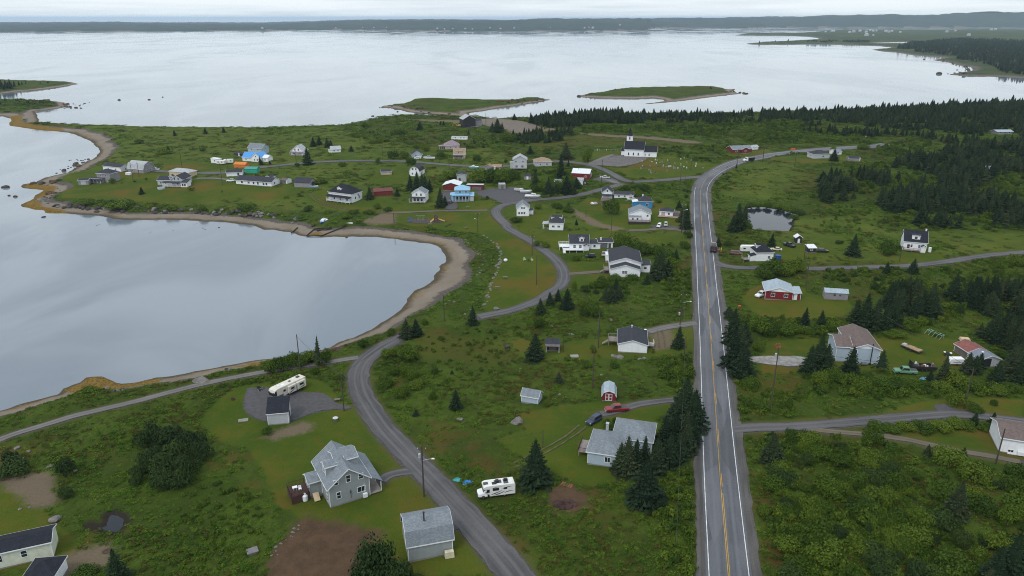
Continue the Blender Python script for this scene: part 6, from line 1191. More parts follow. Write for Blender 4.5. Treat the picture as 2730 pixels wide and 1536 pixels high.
for pts in (((3.0, 1.1), (5.0, 1.25), (6.6, 1.9), (5.0, 1.5)), ((7.2, 1.2), (9.0, 1.3), (9.6, 1.8), (8.6, 1.5))): q = MB(); q.prism([(x0+a, z) for a, z in pts], 'y', -hw-.67, -hw-.655); q.build('decal', DG, body)
for (xx, yy, a, b_, z_, m) in ((x0+8.9, .2, .45, .35, .3, GREYP), (x0+6.0, .0, .35, .35, .12, GREYP), (x0+3.6, -.2, .5, .45, .12, TRIM), (x0+2.6, .3, .3, .3, .1, TRIM), (x0+7.6, .4, .25, .25, .1, TRIM)): q = MB(); z_0 = 3.46-(xx-x0)*.016; q.box(xx-a, xx+a, yy-b_, yy+b_, z_0, z_0+z_, .04, .04); q.build('roof_vent', m, root)
wheels(root, (x0+6.3, x0+7.2), 1.2, .38, .24)
q = MB(); q.tube((x0+.5, 0, .05), (x0+.5, 0, 1.5), .09); q.tube((x0+1.6, -.9, .02), (x0+1.6, -.9, 1.5), .07); q.tube((x0+1.6, .9, .02), (x0+1.6, .9, 1.5), .07); q.build('landing_leg', STEEL, root)
# white things in front of the hitch
P = gt(2, 1, '190,1105')[0]; root = empty('propane_cart', tuple(P), .3); tag(root, 'pair of white propane bottles under the black trailer nose', 'gas bottle')
for i in (0, 1): q = MB(); q.lathe([(.12, 0), (.2, .06), (.2, .75), (.12, .9), (.06, .92), (.06, 1.02)], 10, (i*.5, 0, 0)); q.build('bottle', TRIM, root)
q = MB(); q.box(-.3, .8, -.3, .3, -.05, -.003); q.build('tray', STEEL, root)
# small village trailers
for lab, (r, c, F, Rr), Ln in (('white travel trailer in the middle of the village trailer row', (1, 0, (2108,212), (2168,212)), 5.5), ('white travel trailer with dark end window nearest the orange shed', (1, 0, (2172,203), (2242,200)), 6.5), ('white box trailer behind the white house by the minivan', (1, 2, (2240,1060), (2345,1054)), 6.0)):
    root, L = frame2(r, c, F, Rr, 'travel_trailer', lab, 'trailer'); L = Ln; x0 = -L/2
    q = MB(); q.prism([(x0, .6), (x0+L, .6), (x0+L, 2.5), (x0+L-.3, 2.8), (x0+.5, 2.8), (x0, 2.2)], 'y', -1.1, 1.1); q.build('body', RVW, root)
    for xx in (x0+1.3, x0+L-1.5): q = MB(); q.box(xx-.5, xx+.5, -1.13, -1.09, 1.5, 2.1); q.build('side_window', AUTO, root)
    wheels(root, (0.0,), 1.08, .34); q = MB(); q.tube((x0, 0, .6), (x0-1.2, 0, .55), .06); q.build('tow_bar', STEEL, root)
# dump truck
root, L = frame2(1, 2, (2250,186), (2352,180), 'dump_truck', 'dump truck with white cab and black box on the far bend of the highway', 'truck'); L = 8.0; x0 = -L/2
loft([(x0, .95, .9, .7, 1.6), (x0+1.3, 1.15, 1.05, .6, 1.85), (x0+1.6, 1.15, 1.1, .6, 1.9)], WHT, 'hood', root); q = MB(); q.box(x0+1.6, x0+3.0, -1.15, 1.15, .7, 2.9, .18, .08); q.build('cab', WHT, root)
q = MB(); q.box(x0+1.60, x0+1.68, -.95, .95, 1.95, 2.7); q.build('windscreen', AUTO, root); q = MB(); q.box(x0+3.15, x0+L, -1.25, 1.25, 1.15, 2.75, -.08, -.06); q.build('dump_box', BLK, root); q = MB(); q.box(x0+.3, x0+L-.1, -.45, .45, .6, 1.1); q.build('chassis', BLACK, root); wheels(root, (x0+.9, x0+5.7, x0+6.9), 1.2, .52, .3)
# service truck stopped on the highway shoulder, seen from behind
root, L = frame2(1, 2, (1962,1010), (1960,1084), 'service_truck', 'black service truck stopped on the highway shoulder', 'truck'); L = 7.6; x0 = -L/2
q = MB(); q.box(x0, x0+2.2, -1.15, 1.15, .75, 2.7, .3, .08); q.build('cab', BLK, root); q = MB(); q.box(x0+2.35, x0+L, -1.25, 1.25, .95, 3.1); q.build('body', DKB, root); q = MB(); q.box(x0+.2, x0+L-.2, -.45, .45, .55, .94); q.build('chassis', BLACK, root)
q = MB(); q.box(x0+L+.002, x0+L+.05, -.85, .85, 1.7, 2.8); q.build('rear_panel', mat('brown_panel', (.06, .035, .028), .6), root)
for sg in (-1, 1):
    q = MB(); q.box(x0+L+.002, x0+L+.08, sg*.95-.16, sg*.95+.16, 1.2, 1.55); q.build('tail_light', TAIL, root); q = MB(); q.box(x0+L+.052, x0+L+.09, sg*.5-.14, sg*.5+.14, 1.35, 1.55); q.build('reflector', mat('orange_reflector', (.6, .3, .1), .4), root)
q = MB(); q.box(x0+.7, x0+1.3, -.8, .8, 2.71, 2.83); q.build('beacon', mat('amber', (.5, .25, .03), .3), root); q = MB(); q.box(x0+2.8, x0+6.5, -1.0, 1.0, 3.103, 3.25, .05, .05); q.build('hopper_lid', GREYP, root)
wheels(root, (x0+1.1, x0+5.4, x0+6.4), 1.2, .5, .3)
# two road workers in orange beside the truck: one skinned body each
def person(P, ang, label, coat, legs, bend=0.0, arm=0.3):
    root = empty('person', tuple(P), ang); tag(root, label, 'person'); root.scale = (1.12,)*3
    V = [(0, 0, .95), (0, 0, 1.15), (0, .01, 1.38), (0, 0, 1.52), (0, .02, 1.66)]; rad = [.15, .15, .19, .06, .105]; E = [(0, 1), (1, 2), (2, 3), (3, 4)]
    for sg in (-1, 1):
        b = len(V); V += [(sg*.10, .02, .88), (sg*.12, .05+bend*.1, .48), (sg*.12, .0-bend*.05, .08), (sg*.13, .16, .04), (sg*.21, 0, 1.40), (sg*.30, .05, 1.12), (sg*.30, .05+arm, .92+arm*.3), (sg*.29, .08+arm*1.2, .84+arm*.3)]; rad += [.095, .065, .045, .045, .065, .05, .038, .042]
        E += [(0, b), (b, b+1), (b+1, b+2), (b+2, b+3), (2, b+4), (b+4, b+5), (b+5, b+6), (b+6, b+7)]
    me = bpy.data.meshes.new('body'); me.from_pydata(V, E, []); o = link('body', me, root); md = o.modifiers.new('skin', 'SKIN'); 
    for i, r_ in enumerate(rad): me.skin_vertices[0].data[i].radius = (r_, r_*.85)
    me.skin_vertices[0].data[0].use_root = True; o.modifiers.new('sub', 'SUBSURF').levels = 1; o.modifiers['sub'].render_levels = 1
    me.materials.append(mat('skin', (.32, .19, .14), .6))
    q = MB(); q.lathe([(.17, .92), (.215, 1.0), (.22, 1.25), (.235, 1.42), (.10, 1.50)], 12); q.build('jacket', coat, root); q = MB(); q.lathe([(.222, 1.10), (.226, 1.16)], 12); q.build('reflective_band', LAMP, root)
    for sg in (-1, 1):
        q = MB(); q.tube((sg*.10, .02, .93), (sg*.12, .05+bend*.1, .5), .11, .085, 8); q.tube((sg*.12, .05+bend*.1, .5), (sg*.12, -bend*.05, .1), .085, .075, 8); q.build('trouser_leg', legs, root)
        q = MB(); q.tube((sg*.20, 0, 1.41), (sg*.30, .05, 1.12), .08, .066, 8); q.tube((sg*.30, .05, 1.12), (sg*.30, .04+arm*.9, .93+arm*.3), .066, .055, 8); q.build('sleeve', coat, root)
    q = MB(); q.lathe([(.02, 1.835), (.10, 1.80), (.135, 1.73), (.15, 1.715), (.15, 1.70)], 12, (0, .02, 0)); q.build('helmet', mat('helmet_yellow', (.6, .45, .04), .5), root)
HIV = mat('orange_workwear', (.62, .16, .02), .7); HIY = mat('yellow_workwear', (.52, .46, .05), .7)
person(gt(1, 2, '2016,1062')[0], 1.2, 'road worker in orange jacket standing nearest the service truck', HIV, mat('dark_trousers', (.05, .04, .035), .8), 0.2, .35)
person(gt(1, 2, '2036,1060')[0], -1.0, 'road worker in yellow and orange facing the other worker', HIY, HIV, .0, .2)
# junk yard on the right
root, L = frame2(2, 3, (1385,600), (1515,655), 'flatbed_trailer', 'flatbed trailer with tan planks and torn cover', 'trailer'); q = MB(); q.box(-3, 3, -1.15, 1.15, .6, .78); q.build('bed', mat('trailer_frame', (.06, .055, .05), .7), root)
for i in range(4): q = MB(); q.box(-1.4+i*1.05, -.45+i*1.05, -1.05, 1.0, .784, .90+.03*(i % 2)); q.build('plank', mat('tan_planks', (.34, .23, .13), .8), root)
q = MB(); q.box(-2.8, -1.6, -.9, .4, .784, 1.25, .15, .1); q.build('tarp', mat('pale_tarp', (.4, .38, .38), .7), root); wheels(root, (-.6, .4), 1.3, .34); q = MB(); q.tube((3, 0, .65), (4.4, 0, .5), .07); q.build('tow_bar', BLACK, root)
root, L = frame2(2, 3, (1440,815), (1665,825), 'utility_trailer', 'black utility trailer heaped with scrap behind the green pickup', 'trailer'); q = MB(); q.box(-3.3, 3.3, -1.2, 1.2, .7, .85); q.box(-3.3, 3.3, -1.2, -1.12, .853, 1.5); q.box(-3.3, 3.3, 1.12, 1.2, .853, 1.5); q.box(-3.3, -3.2, -1.118, 1.118, .853, 2.6); q.build('bed', BLACK, root)
rg = random.Random(5)
for i in range(14):
    q = MB(); s_ = rg.uniform(.25, .6); x_, y_ = rg.uniform(-2.9, 2.9), rg.uniform(-.8, .8); q.box(x_-s_, x_+s_, y_-s_*.6, y_+s_*.6, .86, .9+rg.uniform(.4, 1.2), s_*.3, s_*.2); q.build('scrap', [BLACK, GREYP, TRIM, W['rust'], TAUPE][i % 5], root)
wheels(root, (-.5, .5), 1.35, .36)
root, L = frame2(2, 3, (1800,765), (1940,765), 'enclosed_trailer', 'small white rounded enclosed trailer', 'trailer'); q = MB(); q.prism([(-2.0, .5), (2.0, .5), (2.05, 1.4), (1.8, 1.95), (-1.8, 1.95), (-2.05, 1.4)], 'y', -.95, .95); q.build('body', WHT, root); wheels(root, (0,), 1.05, .32); q = MB(); q.tube((-2, 0, .55), (-3.2, 0, .45), .05); q.build('tow_bar', BLACK, root); q = MB(); q.box(-1.2, 1.0, -.975, -.955, 1.0, 1.12); q.build('stripe', GREYP, root)
root, L = frame2(2, 3, (1905,545), (2010,552), 'truck_cap', 'tan pickup cap lying on a low stack', 'truck cap'); q = MB(); q.box(-1.3, 1.3, -.9, .9, .0, .55); q.build('stack', mat('old_pallets', (.10, .09, .08), .9), root); q = MB(); q.box(-1.35, 1.35, -.95, .95, .553, 1.25, .18, .14); q.build('cap_shell', mat('tan_fibreglass', (.55, .42, .25), .5), root); 
for sg in (-1, 1): q = MB(); q.box(-.9, .9, sg*.90-.02, sg*.90+.02, .72, 1.02); q.build('side_window', AUTO, root)
root, L = frame2(2, 3, (1760,672), (1830,685), 'quad_bike', 'dark green quad bike beside the enclosed trailer', 'quad bike'); q = MB(); q.box(-.9, .9, -.35, .35, .5, .85, .15, .05); q.build('body', mat('quad_green', (.015, .05, .03), .5), root); q = MB(); q.box(-.45, .5, -.2, .2, .853, 1.0, .08, .04); q.build('seat', BLACK, root); q = MB(); q.tube((-.5, -.4, 1.15), (-.5, .4, 1.15), .03); q.tube((-.55, 0, .8), (-.5, 0, 1.15), .03); q.build('handlebar', BLACK, root); q = MB(); q.box(-1.05, -.5, -.4, .4, .86, .92); q.box(.45, 1.05, -.4, .4, .86, .92); q.build('rack', TRIM, root); wheels(root, (-.65, .65), .55, .3, .24)
root, L = frame2(2, 3, (1610,470), (1725,520), 'climbing_frame', 'rusted pale green tubular frame leaning by the dark trees', 'frame'); GT = mat('pale_green_pipe', (.30, .46, .40), .6)
for i in range(5): q = MB(); x_ = -2.6+i*1.25; q.path([(x_, -.9, 0), (x_+.5, -.5, 1.4), (x_+.4, .5, 1.5), (x_-.1, .9, 0)], .06); q.build('hoop', GT, root)
q = MB(); q.tube((-2.3, -.5, 1.38), (2.9, -.5, 1.38), .05); q.tube((-2.3, .5, 1.48), (2.9, .5, 1.48), .05); q.build('rail', GT, root)
def pt1(r, c, x, y): return gt(r, c, '%g,%g' % (x, y))[0]
def simple(name, label, cat, P, rz=0.0, group=None): return tag(empty(name, tuple(P), rz), label, cat, group)
BTARP = mat('blue_tarp', (.02, .20, .55), .5, var=.25); TTARP = mat('teal_tarp', (.05, .30, .34), .6, var=.25)
def heap(name, label, cat, P, r, h, m, seed, n=9, part='sheet'):
    rg = random.Random(seed); root = simple(name, label, cat, P)
    q = MB(); k = 16
    for j, f in enumerate((1.0, .8, .55, .25)):
        for i in range(k): a = 2*PI*i/k; rr = r*f*(.75+.4*rg.random()); q.v.append((rr*math.cos(a)*1.3, rr*math.sin(a), h*(1-f**2)*rg.uniform(.6, 1.2) if j else .01))
    for j in range(3):
        for i in range(k): a = j*k+i; b_ = j*k+(i+1) % k; q.f.append((a, b_, b_+k, a+k))
    q.f.append(tuple(3*k+i for i in range(k))); q.build(part, m, root); return root
heap('tarp', 'bright blue crumpled tarp beside the motorhome', 'tarp', pt1(3, 1, 2050,548), 1.0, .45, BTARP, 1); heap('tarp', 'smaller teal tarp heap left of the bright blue one', 'tarp', pt1(3, 1, 1955,520), .8, .4, TTARP, 2); heap('tarp', 'blue tarp bundle among the bushes below the junk yard', 'tarp', pt1(2, 3, 1570,915), 1.0, .7, mat('faded_blue_tarp', (.12, .3, .5), .6, var=.3), 3)
heap('brush_pile', 'reddish brown brush pile on the bare burnt patch', 'brush pile', pt1(3, 2, 540,765), 2.0, .6, mat('brush', (.045, .022, .018), .95, var=.5), 4, part='brush'); heap('rubble_pile', 'small heap of brown soil at the edge of the dirt track', 'soil heap', pt1(3, 0, 1050,1210), .9, .4, mat('brown_soil', (.07, .05, .036), .95, var=.3), 5, part='soil'); heap('weed_pile', 'dark brown heap of dried weed on the beach', 'weed heap', pt1(2, 1, 800,618), 1.9, .35, mat('dry_weed', (.06, .033, .022), .95, var=.4), 6, part='weed')
root = simple('pallet', 'red brown wooden pallet with pale gaps by the burnt patch', 'pallet', pt1(3, 2, 545,572), -.5)
for i in range(5): q = MB(); q.box(-1.1+i*.5, -.8+i*.5, -.6, .6, .13, .18); q.build('slat', mat('red_timber', (.20, .075, .045), .8), root)
for i in (-.5, 0, .5): q = MB(); q.box(-1.2, 1.35, i-.06, i+.06, .0, .127); q.build('bearer', mat('red_timber', (.20, .075, .045), .8), root)
root = simple('well_cover', 'grey square well cover lying in the bushes', 'cover', pt1(3, 0, 2440,1225), .5); q = MB(); q.box(-1.0, 1.0, -.8, .8, .5, .62); q.build('lid', mat('grey_lid', (.16, .15, .155), .7), root); q = MB(); q.box(-.8, .8, -.6, .6, -.1, .497); q.build('curb', CONC, root)
root = simple('well', 'round concrete well with white lid on the lawn', 'well', pt1(2, 1, 778,1310)); q = MB(); q.lathe([(.75, -.1), (.75, .8)], 14); q.build('ring', mat('mossy_concrete', (.09, .09, .075), .9), root); q = MB(); q.lathe([(.7, .803), (.6, .9), (.1, .98)], 14); q.build('lid', mat('pale_lid', (.5, .52, .5), .7), root)
root = simple('well_cover', 'flat pale well slab on the lawn below the white cottage', 'cover', pt1(2, 2, 620,692), .1); q = MB(); q.box(-1.2, 1.2, -.7, .7, .0, .35); q.build('slab', mat('pale_slab', (.28, .27, .25), .85), root)
root = simple('slab', 'flat pale wooden platform beside the gravel pad', 'platform', pt1(2, 0, 2350,1310), .3); q = MB(); q.box(-1.2, 1.2, -.7, .7, .02, .22); q.build('deck', mat('bleached_boards', (.22, .22, .19), .85, 'siding'), root)
root = simple('fire_pit', 'rusty round fire pit on the lawn left of the gravel pad', 'fire pit', pt1(2, 0, 2250,1110)); q = MB(); q.lathe([(.45, 0), (.5, .5), (.42, .5), (.40, .12)], 12); q.build('drum', mat('rusty_drum', (.10, .04, .025), .9, var=.3), root)
def tank(label, P, r=.55, h=1.5, m=TRIM):
    root = simple('propane_tank', label, 'propane tank', P, 0, 'propane tanks beside the grey house'); q = MB(); q.lathe([(r*.7, 0), (r, .2), (r, h-.25), (r*.6, h), (.12, h+.03)], 14); q.build('tank', m, root); q = MB(); q.lathe([(.2, h+.035), (.22, h+.3), (.05, h+.32)], 10); q.build('valve_cap', m, root)
tank('white propane tank touching the brown deck, rear of the pair', pt1(3, 1, 458,702)); tank('white propane tank at the house corner, front of the pair', pt1(3, 1, 487,722))
for i, (x, y) in enumerate(((425, 545), (395, 560))):
    pz = GREYH.w(-4.2-(i*.9), 6.8+i*.6, 1.505); root = simple('deck_chair' if i == 0 else 'deck_table', ['white plastic chair on the brown deck', 'small white table on the brown deck'][i], ['chair', 'table'][i], pz, .4)
    if i == 0:
        q = MB(); q.box(-.3, .3, -.3, .3, .38, .44); q.build('seat', TRIM, root); q = MB(); q.box(-.3, .3, .25, .31, .443, 1.0); q.build('backrest', TRIM, root); q = MB()
    else: q = MB(); q.box(-.5, .5, -.4, .4, .66, .72); q.build('tabletop', TRIM, root)
    for a in (-.25, .25):
        for b_ in (-.25, .25): q = MB(); q.box(a-.03, a+.03, b_-.03, b_+.03, 0, .378 if i == 0 else .658); q.build('leg', TRIM, root)
pz = BARN.w(BARN.L*.90, -.75, -.1); root = simple('fuel_tank', 'cream box tank standing against the gambrel barn wall', 'tank', pz, BARN.ang); q = MB(); q.box(-.85, .85, -.5, .5, .35, 1.55, .06, .1); q.build('tank', mat('cream_tank', (.58, .54, .38), .5), root)
for a in (-.6, .6): q = MB(); q.box(a-.06, a+.06, -.4, .4, -.3, .347); q.build('stand', BLACK, root)
root = simple('picnic_table', 'small table with drum at the edge of the gravel pad', 'table', pt1(2, 1, 795,1125), .2); q = MB(); q.box(-.8, .8, -.4, .4, .68, .74); q.build('tabletop', W['wood'], root); 
for a in (-.65, .65): q = MB(); q.box(a-.05, a+.05, -.35, .35, 0, .677); q.build('leg', W['wood'], root)
for i, (x, y) in enumerate(((42, 1022), (75, 1008))):
    root = simple('lawn_chair', ['dark reclining lawn chair on the gravel pad, left of the pair', 'dark reclining lawn chair on the gravel pad, right of the pair'][i], 'chair', pt1(2, 1, x, y), .8+i, 'lawn chairs on the gravel pad'); q = MB(); q.box(-.35, .35, -.4, .4, .38, .46); q.build('seat', BLACK, root); q = MB(); q.v = [(-.35, .4, .46), (.35, .4, .46), (.35, .9, 1.15), (-.35, .9, 1.15), (-.35, .46, .42), (.35, .46, .42), (.35, .96, 1.1), (-.35, .96, 1.1)]; q.f = [(0, 1, 2, 3), (7, 6, 5, 4), (0, 4, 5, 1), (1, 5, 6, 2), (2, 6, 7, 3), (3, 7, 4, 0)]; q.build('backrest', BLACK, root)
    for sg in (-1, 1): q = MB(); q.path([(sg*.36, -.45, 0), (sg*.36, .1, .6), (sg*.36, .6, 0)], .03); q.build('leg', STEEL, root)
for lab, (r, c, x, y), rz in (('picnic table nearest the playground pad', (1, 1, 1690, 795), .1), ('picnic table below the playground near the sea wall', (1, 1, 2040, 832), .3), ('picnic table on the park lawn beside the track bend', (1, 1, 2415, 1312), .2), ('lowest picnic table on the park lawn', (1, 1, 2338, 1412), .1), ('picnic table on the oval lawn of the blue house', (1, 1, 2055, 632), .2)):
    root = simple('picnic_table', lab, 'picnic table', pt1(r, c, x, y), rz); m = mat('picnic_green', (.13, .15, .12), .8); q = MB(); q.box(-.9, .9, -.4, .4, .7, .76); q.build('tabletop', m, root)
    for sg in (-1, 1): q = MB(); q.box(-.9, .9, sg*.72-.14, sg*.72+.14, .42, .47); q.build('bench', m, root)
    for sg in (-1, 1): q = MB(); q.prism([(-.75, 0), (-.62, 0), (.0, .66), (.62, 0), (.75, 0), (.08, .697), (-.08, .697)], 'x', sg*.65-.05, sg*.65+.05); q.build('trestle', m, root)
for i, (x, y) in enumerate(((140, 1138), (212, 1140), (178, 1146))):
    root = simple('garden_chair', ['pale green garden chair at the left of the three by the park lane', 'pale green garden chair at the right of the three by the park lane', 'dark garden chair between the two pale green ones'][i], 'chair', pt1(1, 2, x, y), .5+i*1.3, 'garden chairs on the park lawn'); m = mat('lime_plastic', (.38, .50, .30), .6) if i < 2 else mat('dark_green_plastic', (.04, .06, .045), .6)
    q = MB(); q.box(-.4, .4, -.4, .4, .35, .42); q.build('seat', m, root); q = MB(); q.box(-.4, .4, .33, .41, .423, 1.25); q.build('backrest', m, root)
    for sg in (-1, 1): q = MB(); q.box(sg*.45-.045, sg*.45+.045, -.4, .45, 0, .62); q.build('armrest', m, root)
# playground
root = simple('swing_set', 'metal swing frame on the playground pad', 'swing set', pt1(1, 1, 1600, 765)); L_ = 4.6
for sg in (-1, 1): q = MB(); q.path([(sg*L_/2, -1.2, 0), (sg*L_/2, 0, 3.0), (sg*L_/2, 1.2, 0)], .07); q.build('frame_end', mat('swing_green', (.05, .10, .06), .6), root)
q = MB(); q.tube((-L_/2, 0, 3.0), (L_/2, 0, 3.0), .08); q.build('top_bar', mat('swing_bar', (.25, .32, .2), .6), root)
for x in (-1.3, -.1, 1.2): 
    q = MB(); q.box(x-.25, x+.25, -.12, .12, .5, .55); st = q.build('swing_seat', BLACK, root); q = MB(); q.tube((x-.24, 0, .55), (x-.24, 0, 2.95), .02, k=4); q.build('chain', STEEL, st); q = MB(); q.tube((x+.24, 0, .55), (x+.24, 0, 2.95), .02, k=4); q.build('chain', STEEL, st)
root = simple('climber', 'blue climbing frame at the left of the playground pad', 'climbing frame', pt1(1, 1, 1503, 765)); BM = mat('play_blue', (.03, .12, .38), .5)
for a in (-.6, .6):
    for b_ in (-.6, .6): q = MB(); q.tube((a, b_, 0), (a, b_, 2.6 if b_ > 0 else 2.1), .07); q.build('post', BM, root)
for z in (.7, 1.4, 2.0): q = MB(); q.path([(-.6, -.6, z), (.6, -.6, z), (.6, .6, z), (-.6, .6, z), (-.6, -.6, z)], .05); q.build('rung', BM, root)
root = simple('play_tower', 'wooden play tower with two yellow slides', 'play tower', pt1(1, 1, 1748, 765)); YM = mat('slide_yellow', (.62, .42, .05), .4)
for a in (-.8, .8):
    for b_ in (-.8, .8): q = MB(); q.box(a-.08, a+.08, b_-.08, b_+.08, 0, 2.9); q.build('post', mat('play_brown', (.10, .055, .035), .8), root)
q = MB(); q.box(-.9, .9, -.9, .9, 1.5, 1.6); q.build('platform', mat('play_brown', (.10, .055, .035), .8), root); q = MB(); q.prism([(-1.1, 2.9), (1.1, 2.9), (0, 3.9)], 'y', -1.0, 1.0); q.build('roof', mat('play_roof', (.045, .06, .04), .8), root); q = MB(); q.box(-.9, .9, -.95, -.88, 1.6, 2.3); q.build('panel', mat('play_maroon', (.16, .03, .03), .7), root)
for (p, e) in (((.9, 0, 1.6), (4.4, -.3, .25)), ((-.9, -.2, 1.6), (-2.6, -1.6, .2))):
    v = Vector(e)-Vector(p); n = Vector((-v.y, v.x, 0)).normalized()*.38; p, e = Vector(p), Vector(e); q = MB(); u = Vector((0, 0, .08)); q.v = [tuple(x) for x in (p-n, p+n, e+n, e-n, p-n-u, p+n-u, e+n-u, e-n-u)]; q.f = [(0, 1, 2, 3), (7, 6, 5, 4), (0, 4, 5, 1), (1, 5, 6, 2), (2, 6, 7, 3), (3, 7, 4, 0)]; sl_ = q.build('slide', YM, root)
    for sg in (-1, 1): q = MB(); q.tube(p+n*sg+u*2, e+n*sg+u*2, .07); q.build('rim', YM, sl_)
# boats
def boat(label, P, Q, L, beam, hullm, topm, cabin=True, heel=0.0, name='motorboat', stand=True):
    d = Q[:2]-P[:2]; ang = math.atan2(d[1], d[0]); ctr = (P+Q)/2; root = empty(name, tuple(ctr), ang); tag(root, label, 'boat', ); root.rotation_euler = (heel, 0, ang); KEEP.append((ctr[0], ctr[1], L*.5)); x0 = -L/2; z = .55 if stand else .0
    loft([(x0, beam*.06, beam*.10, z+.75, z+1.35), (x0+L*.18, beam*.22, beam*.36, z+.25, z+1.25), (x0+L*.45, beam*.34, beam*.5, z+.05, z+1.12), (x0+L*.8, beam*.36, beam*.5, z+.02, z+1.05), (x0+L, beam*.34, beam*.46, z+.1, z+1.05)], hullm, 'hull', root)
    q = MB(); q.box(x0+L*.45, x0+L*.97, -beam*.40, beam*.40, z+1.06, z+1.16); q.build('deck', topm, root)
    if cabin: q = MB(); q.box(x0+L*.28, x0+L*.62, -beam*.33, beam*.33, z+1.1, z+1.95, .25, .12); cb = q.build('cabin', topm, root); q = MB(); q.box(x0+L*.32, x0+L*.60, -beam*.325, beam*.325, z+1.5, z+1.75, .06, .05); q.build('cabin_window', AUTO, root); q = MB(); q.tube((x0+L*.5, 0, z+1.95), (x0+L*.5, 0, z+3.0), .03); q.build('mast', TRIM, root)
    q = MB(); q.path([(x0+.2, 0, z+1.75), (x0+L*.2, -beam*.35, z+1.6), (x0+L*.4, -beam*.46, z+1.55)], .025); q.path([(x0+.2, 0, z+1.75), (x0+L*.2, beam*.35, z+1.6), (x0+L*.4, beam*.46, z+1.55)], .025); q.build('bow_rail', STEEL, root)
    if stand: wheels(root, (x0+L*.6,), beam*.4, .3); q = MB(); q.box(x0-.8, x0+L*.9, -.08, .08, .35, .45); q.build('trailer_frame', STEEL, root)
B = lambda r, c, a, b_: (pt1(r, c, *a), pt1(r, c, *b_))
boat('blue and white cabin boat hauled up on the weedy slipway', *B(1, 1, (625,808), (692,742)), 7.5, 2.7, BLU, WHT, True, .12, 'fishing_boat', False)
boat('white cabin cruiser on a trailer, nearest in the boat yard', *B(1, 2, (285,540), (150,535)), 8.5, 2.8, WHT, WHT)
boat('white speedboat in the middle of the boat yard row', *B(1, 2, (205,492), (100,488)), 6.5, 2.4, WHT, SILV, False); boat('white dinghy at the far end of the boat yard row', *B(1, 2, (120,478), (50,468)), 5.5, 2.1, WHT, TAUPE, False)
boat('small blue skiff beside the weathered dark barn', *B(1, 1, (540,442), (600,436)), 5.0, 1.9, paint('pale_blue', (.22, .35, .46)), SILV, False, .1, 'skiff', False); boat('white motorboat on the grass by the white gable house', *B(1, 2, (1140,570), (1190,562)), 5.0, 2.0, WHT, TAUPE, True)
boat('teal and white covered boat below the village road', *B(1, 1, (2075,262), (2150,258)), 6.5, 2.4, paint('teal', (.15, .40, .42)), WHT, True); boat('white boat under cover beside the blue grey cottage', *B(1, 1, (1640,165), (1725,165)), 8.0, 2.6, WHT, SILV, True)
boat('round white boat lying on the lawn left of the brown board shed', *B(1, 2, (785,605), (825,598)), 4.2, 2.0, WHT, TAUPE, False, .3, 'skiff', False); boat('overturned white skiff on the dune grass', *B(1, 1, (875,775), (930,772)), 4.0, 1.6, WHT, WHT, False, 2.9, 'skiff', False)
# tubs, tanks, mailboxes and other small things
def drum(name, label, cat, P, r, h, m, lid=None):
    root = simple(name, label, cat, P); q = MB(); q.lathe([(r, -.05), (r, h-.05), (r*.93, h)], 16); q.build('wall', m, root); q = MB(); q.lathe([(r*.9, h+.002), (r*.88, h+.03)], 16); q.build('lid', lid or m, root)
drum('water_tank', 'round blue water tank on the lawn of the minivan house', 'tank', pt1(1, 3, 157, 1128), 1.15, 1.7, mat('tank_blue', (.01, .06, .30), .5)); drum('pool', 'round above ground pool in front of the large grey porch house', 'pool', pt1(1, 0, 1560, 448), 2.1, 1.0, W['lgrey'], mat('pool_water', (.2, .28, .33), .1)); drum('fuel_drum', 'white upright tank on the right of the steep black roofed house', 'tank', pt1(1, 3, 1622, 1058), .6, 1.9, TRIM)
drum('bin', 'small orange bin on the lawn by the red bungalow', 'bin', pt1(2, 2, 2215, 215), .55, .6, mat('bin_orange', (.35, .08, .02), .7)); drum('chest', 'tan drum on the bank below the dark brown hut', 'drum', pt1(2, 1, 2435, 612), .8, .9, W['dark'])
root = simple('road_sign', 'small orange roadwork board beside the far road', 'sign', pt1(1, 3, 303, 80)); q = MB(); q.box(-1.8, 1.8, -.1, .1, .5, 2.0); q.build('panel', mat('sign_orange', (.5, .12, .03), .6), root)
for a in (-1.2, 1.2): q = MB(); q.box(a-.06, a+.06, -.06, .06, -.3, .497); q.build('leg', STEEL, root)
root = simple('white_buoy', 'white round float lying on the park lawn', 'float', pt1(1, 1, 2420, 1150)); q = MB(); q.lathe([(.25, 0), (.75, .3), (.85, .7), (.6, 1.1), (.15, 1.25)], 12); q.build('ball', TRIM, root); q = MB(); q.lathe([(.1, 1.253), (.1, 1.4)], 8); q.build('eye', STEEL, root)
root = simple('excavator', 'yellow machine parked left of the black clad house', 'excavator', pt1(0, 1, 1968, 1228)); YL = mat('machine_yellow', (.45, .33, .10), .5); q = MB(); q.box(-2.2, 2.2, -1.3, 1.3, 0, .9, .2, 0); q.build('tracks', BLACK, root); q = MB(); q.box(-1.9, 1.7, -1.2, 1.2, .95, 2.2, .1, .1); q.build('body', YL, root); q = MB(); q.box(-1.7, -.3, -1.1, .1, 2.203, 3.2, .1, .05); q.build('cab', AUTO, root); q = MB(); q.path([(-1.5, .5, 1.8), (-4, .5, 3.6), (-5.6, .5, 2.0), (-5.3, .5, .7)], .22); q.build('arm', YL, root)
heap('shrub', 'orange flowering shrub on the lawn of the brown roofed bungalow', 'shrub', pt1(2, 3, 155, 600), 1.0, 1.5, mat('orange_flowers', (.22, .10, .03), .9, var=.5), 8, part='foliage')
for i, (x, y) in enumerate(((1380,672), (1435,670), (1465,671), (1505,672), (1550,673))): pass
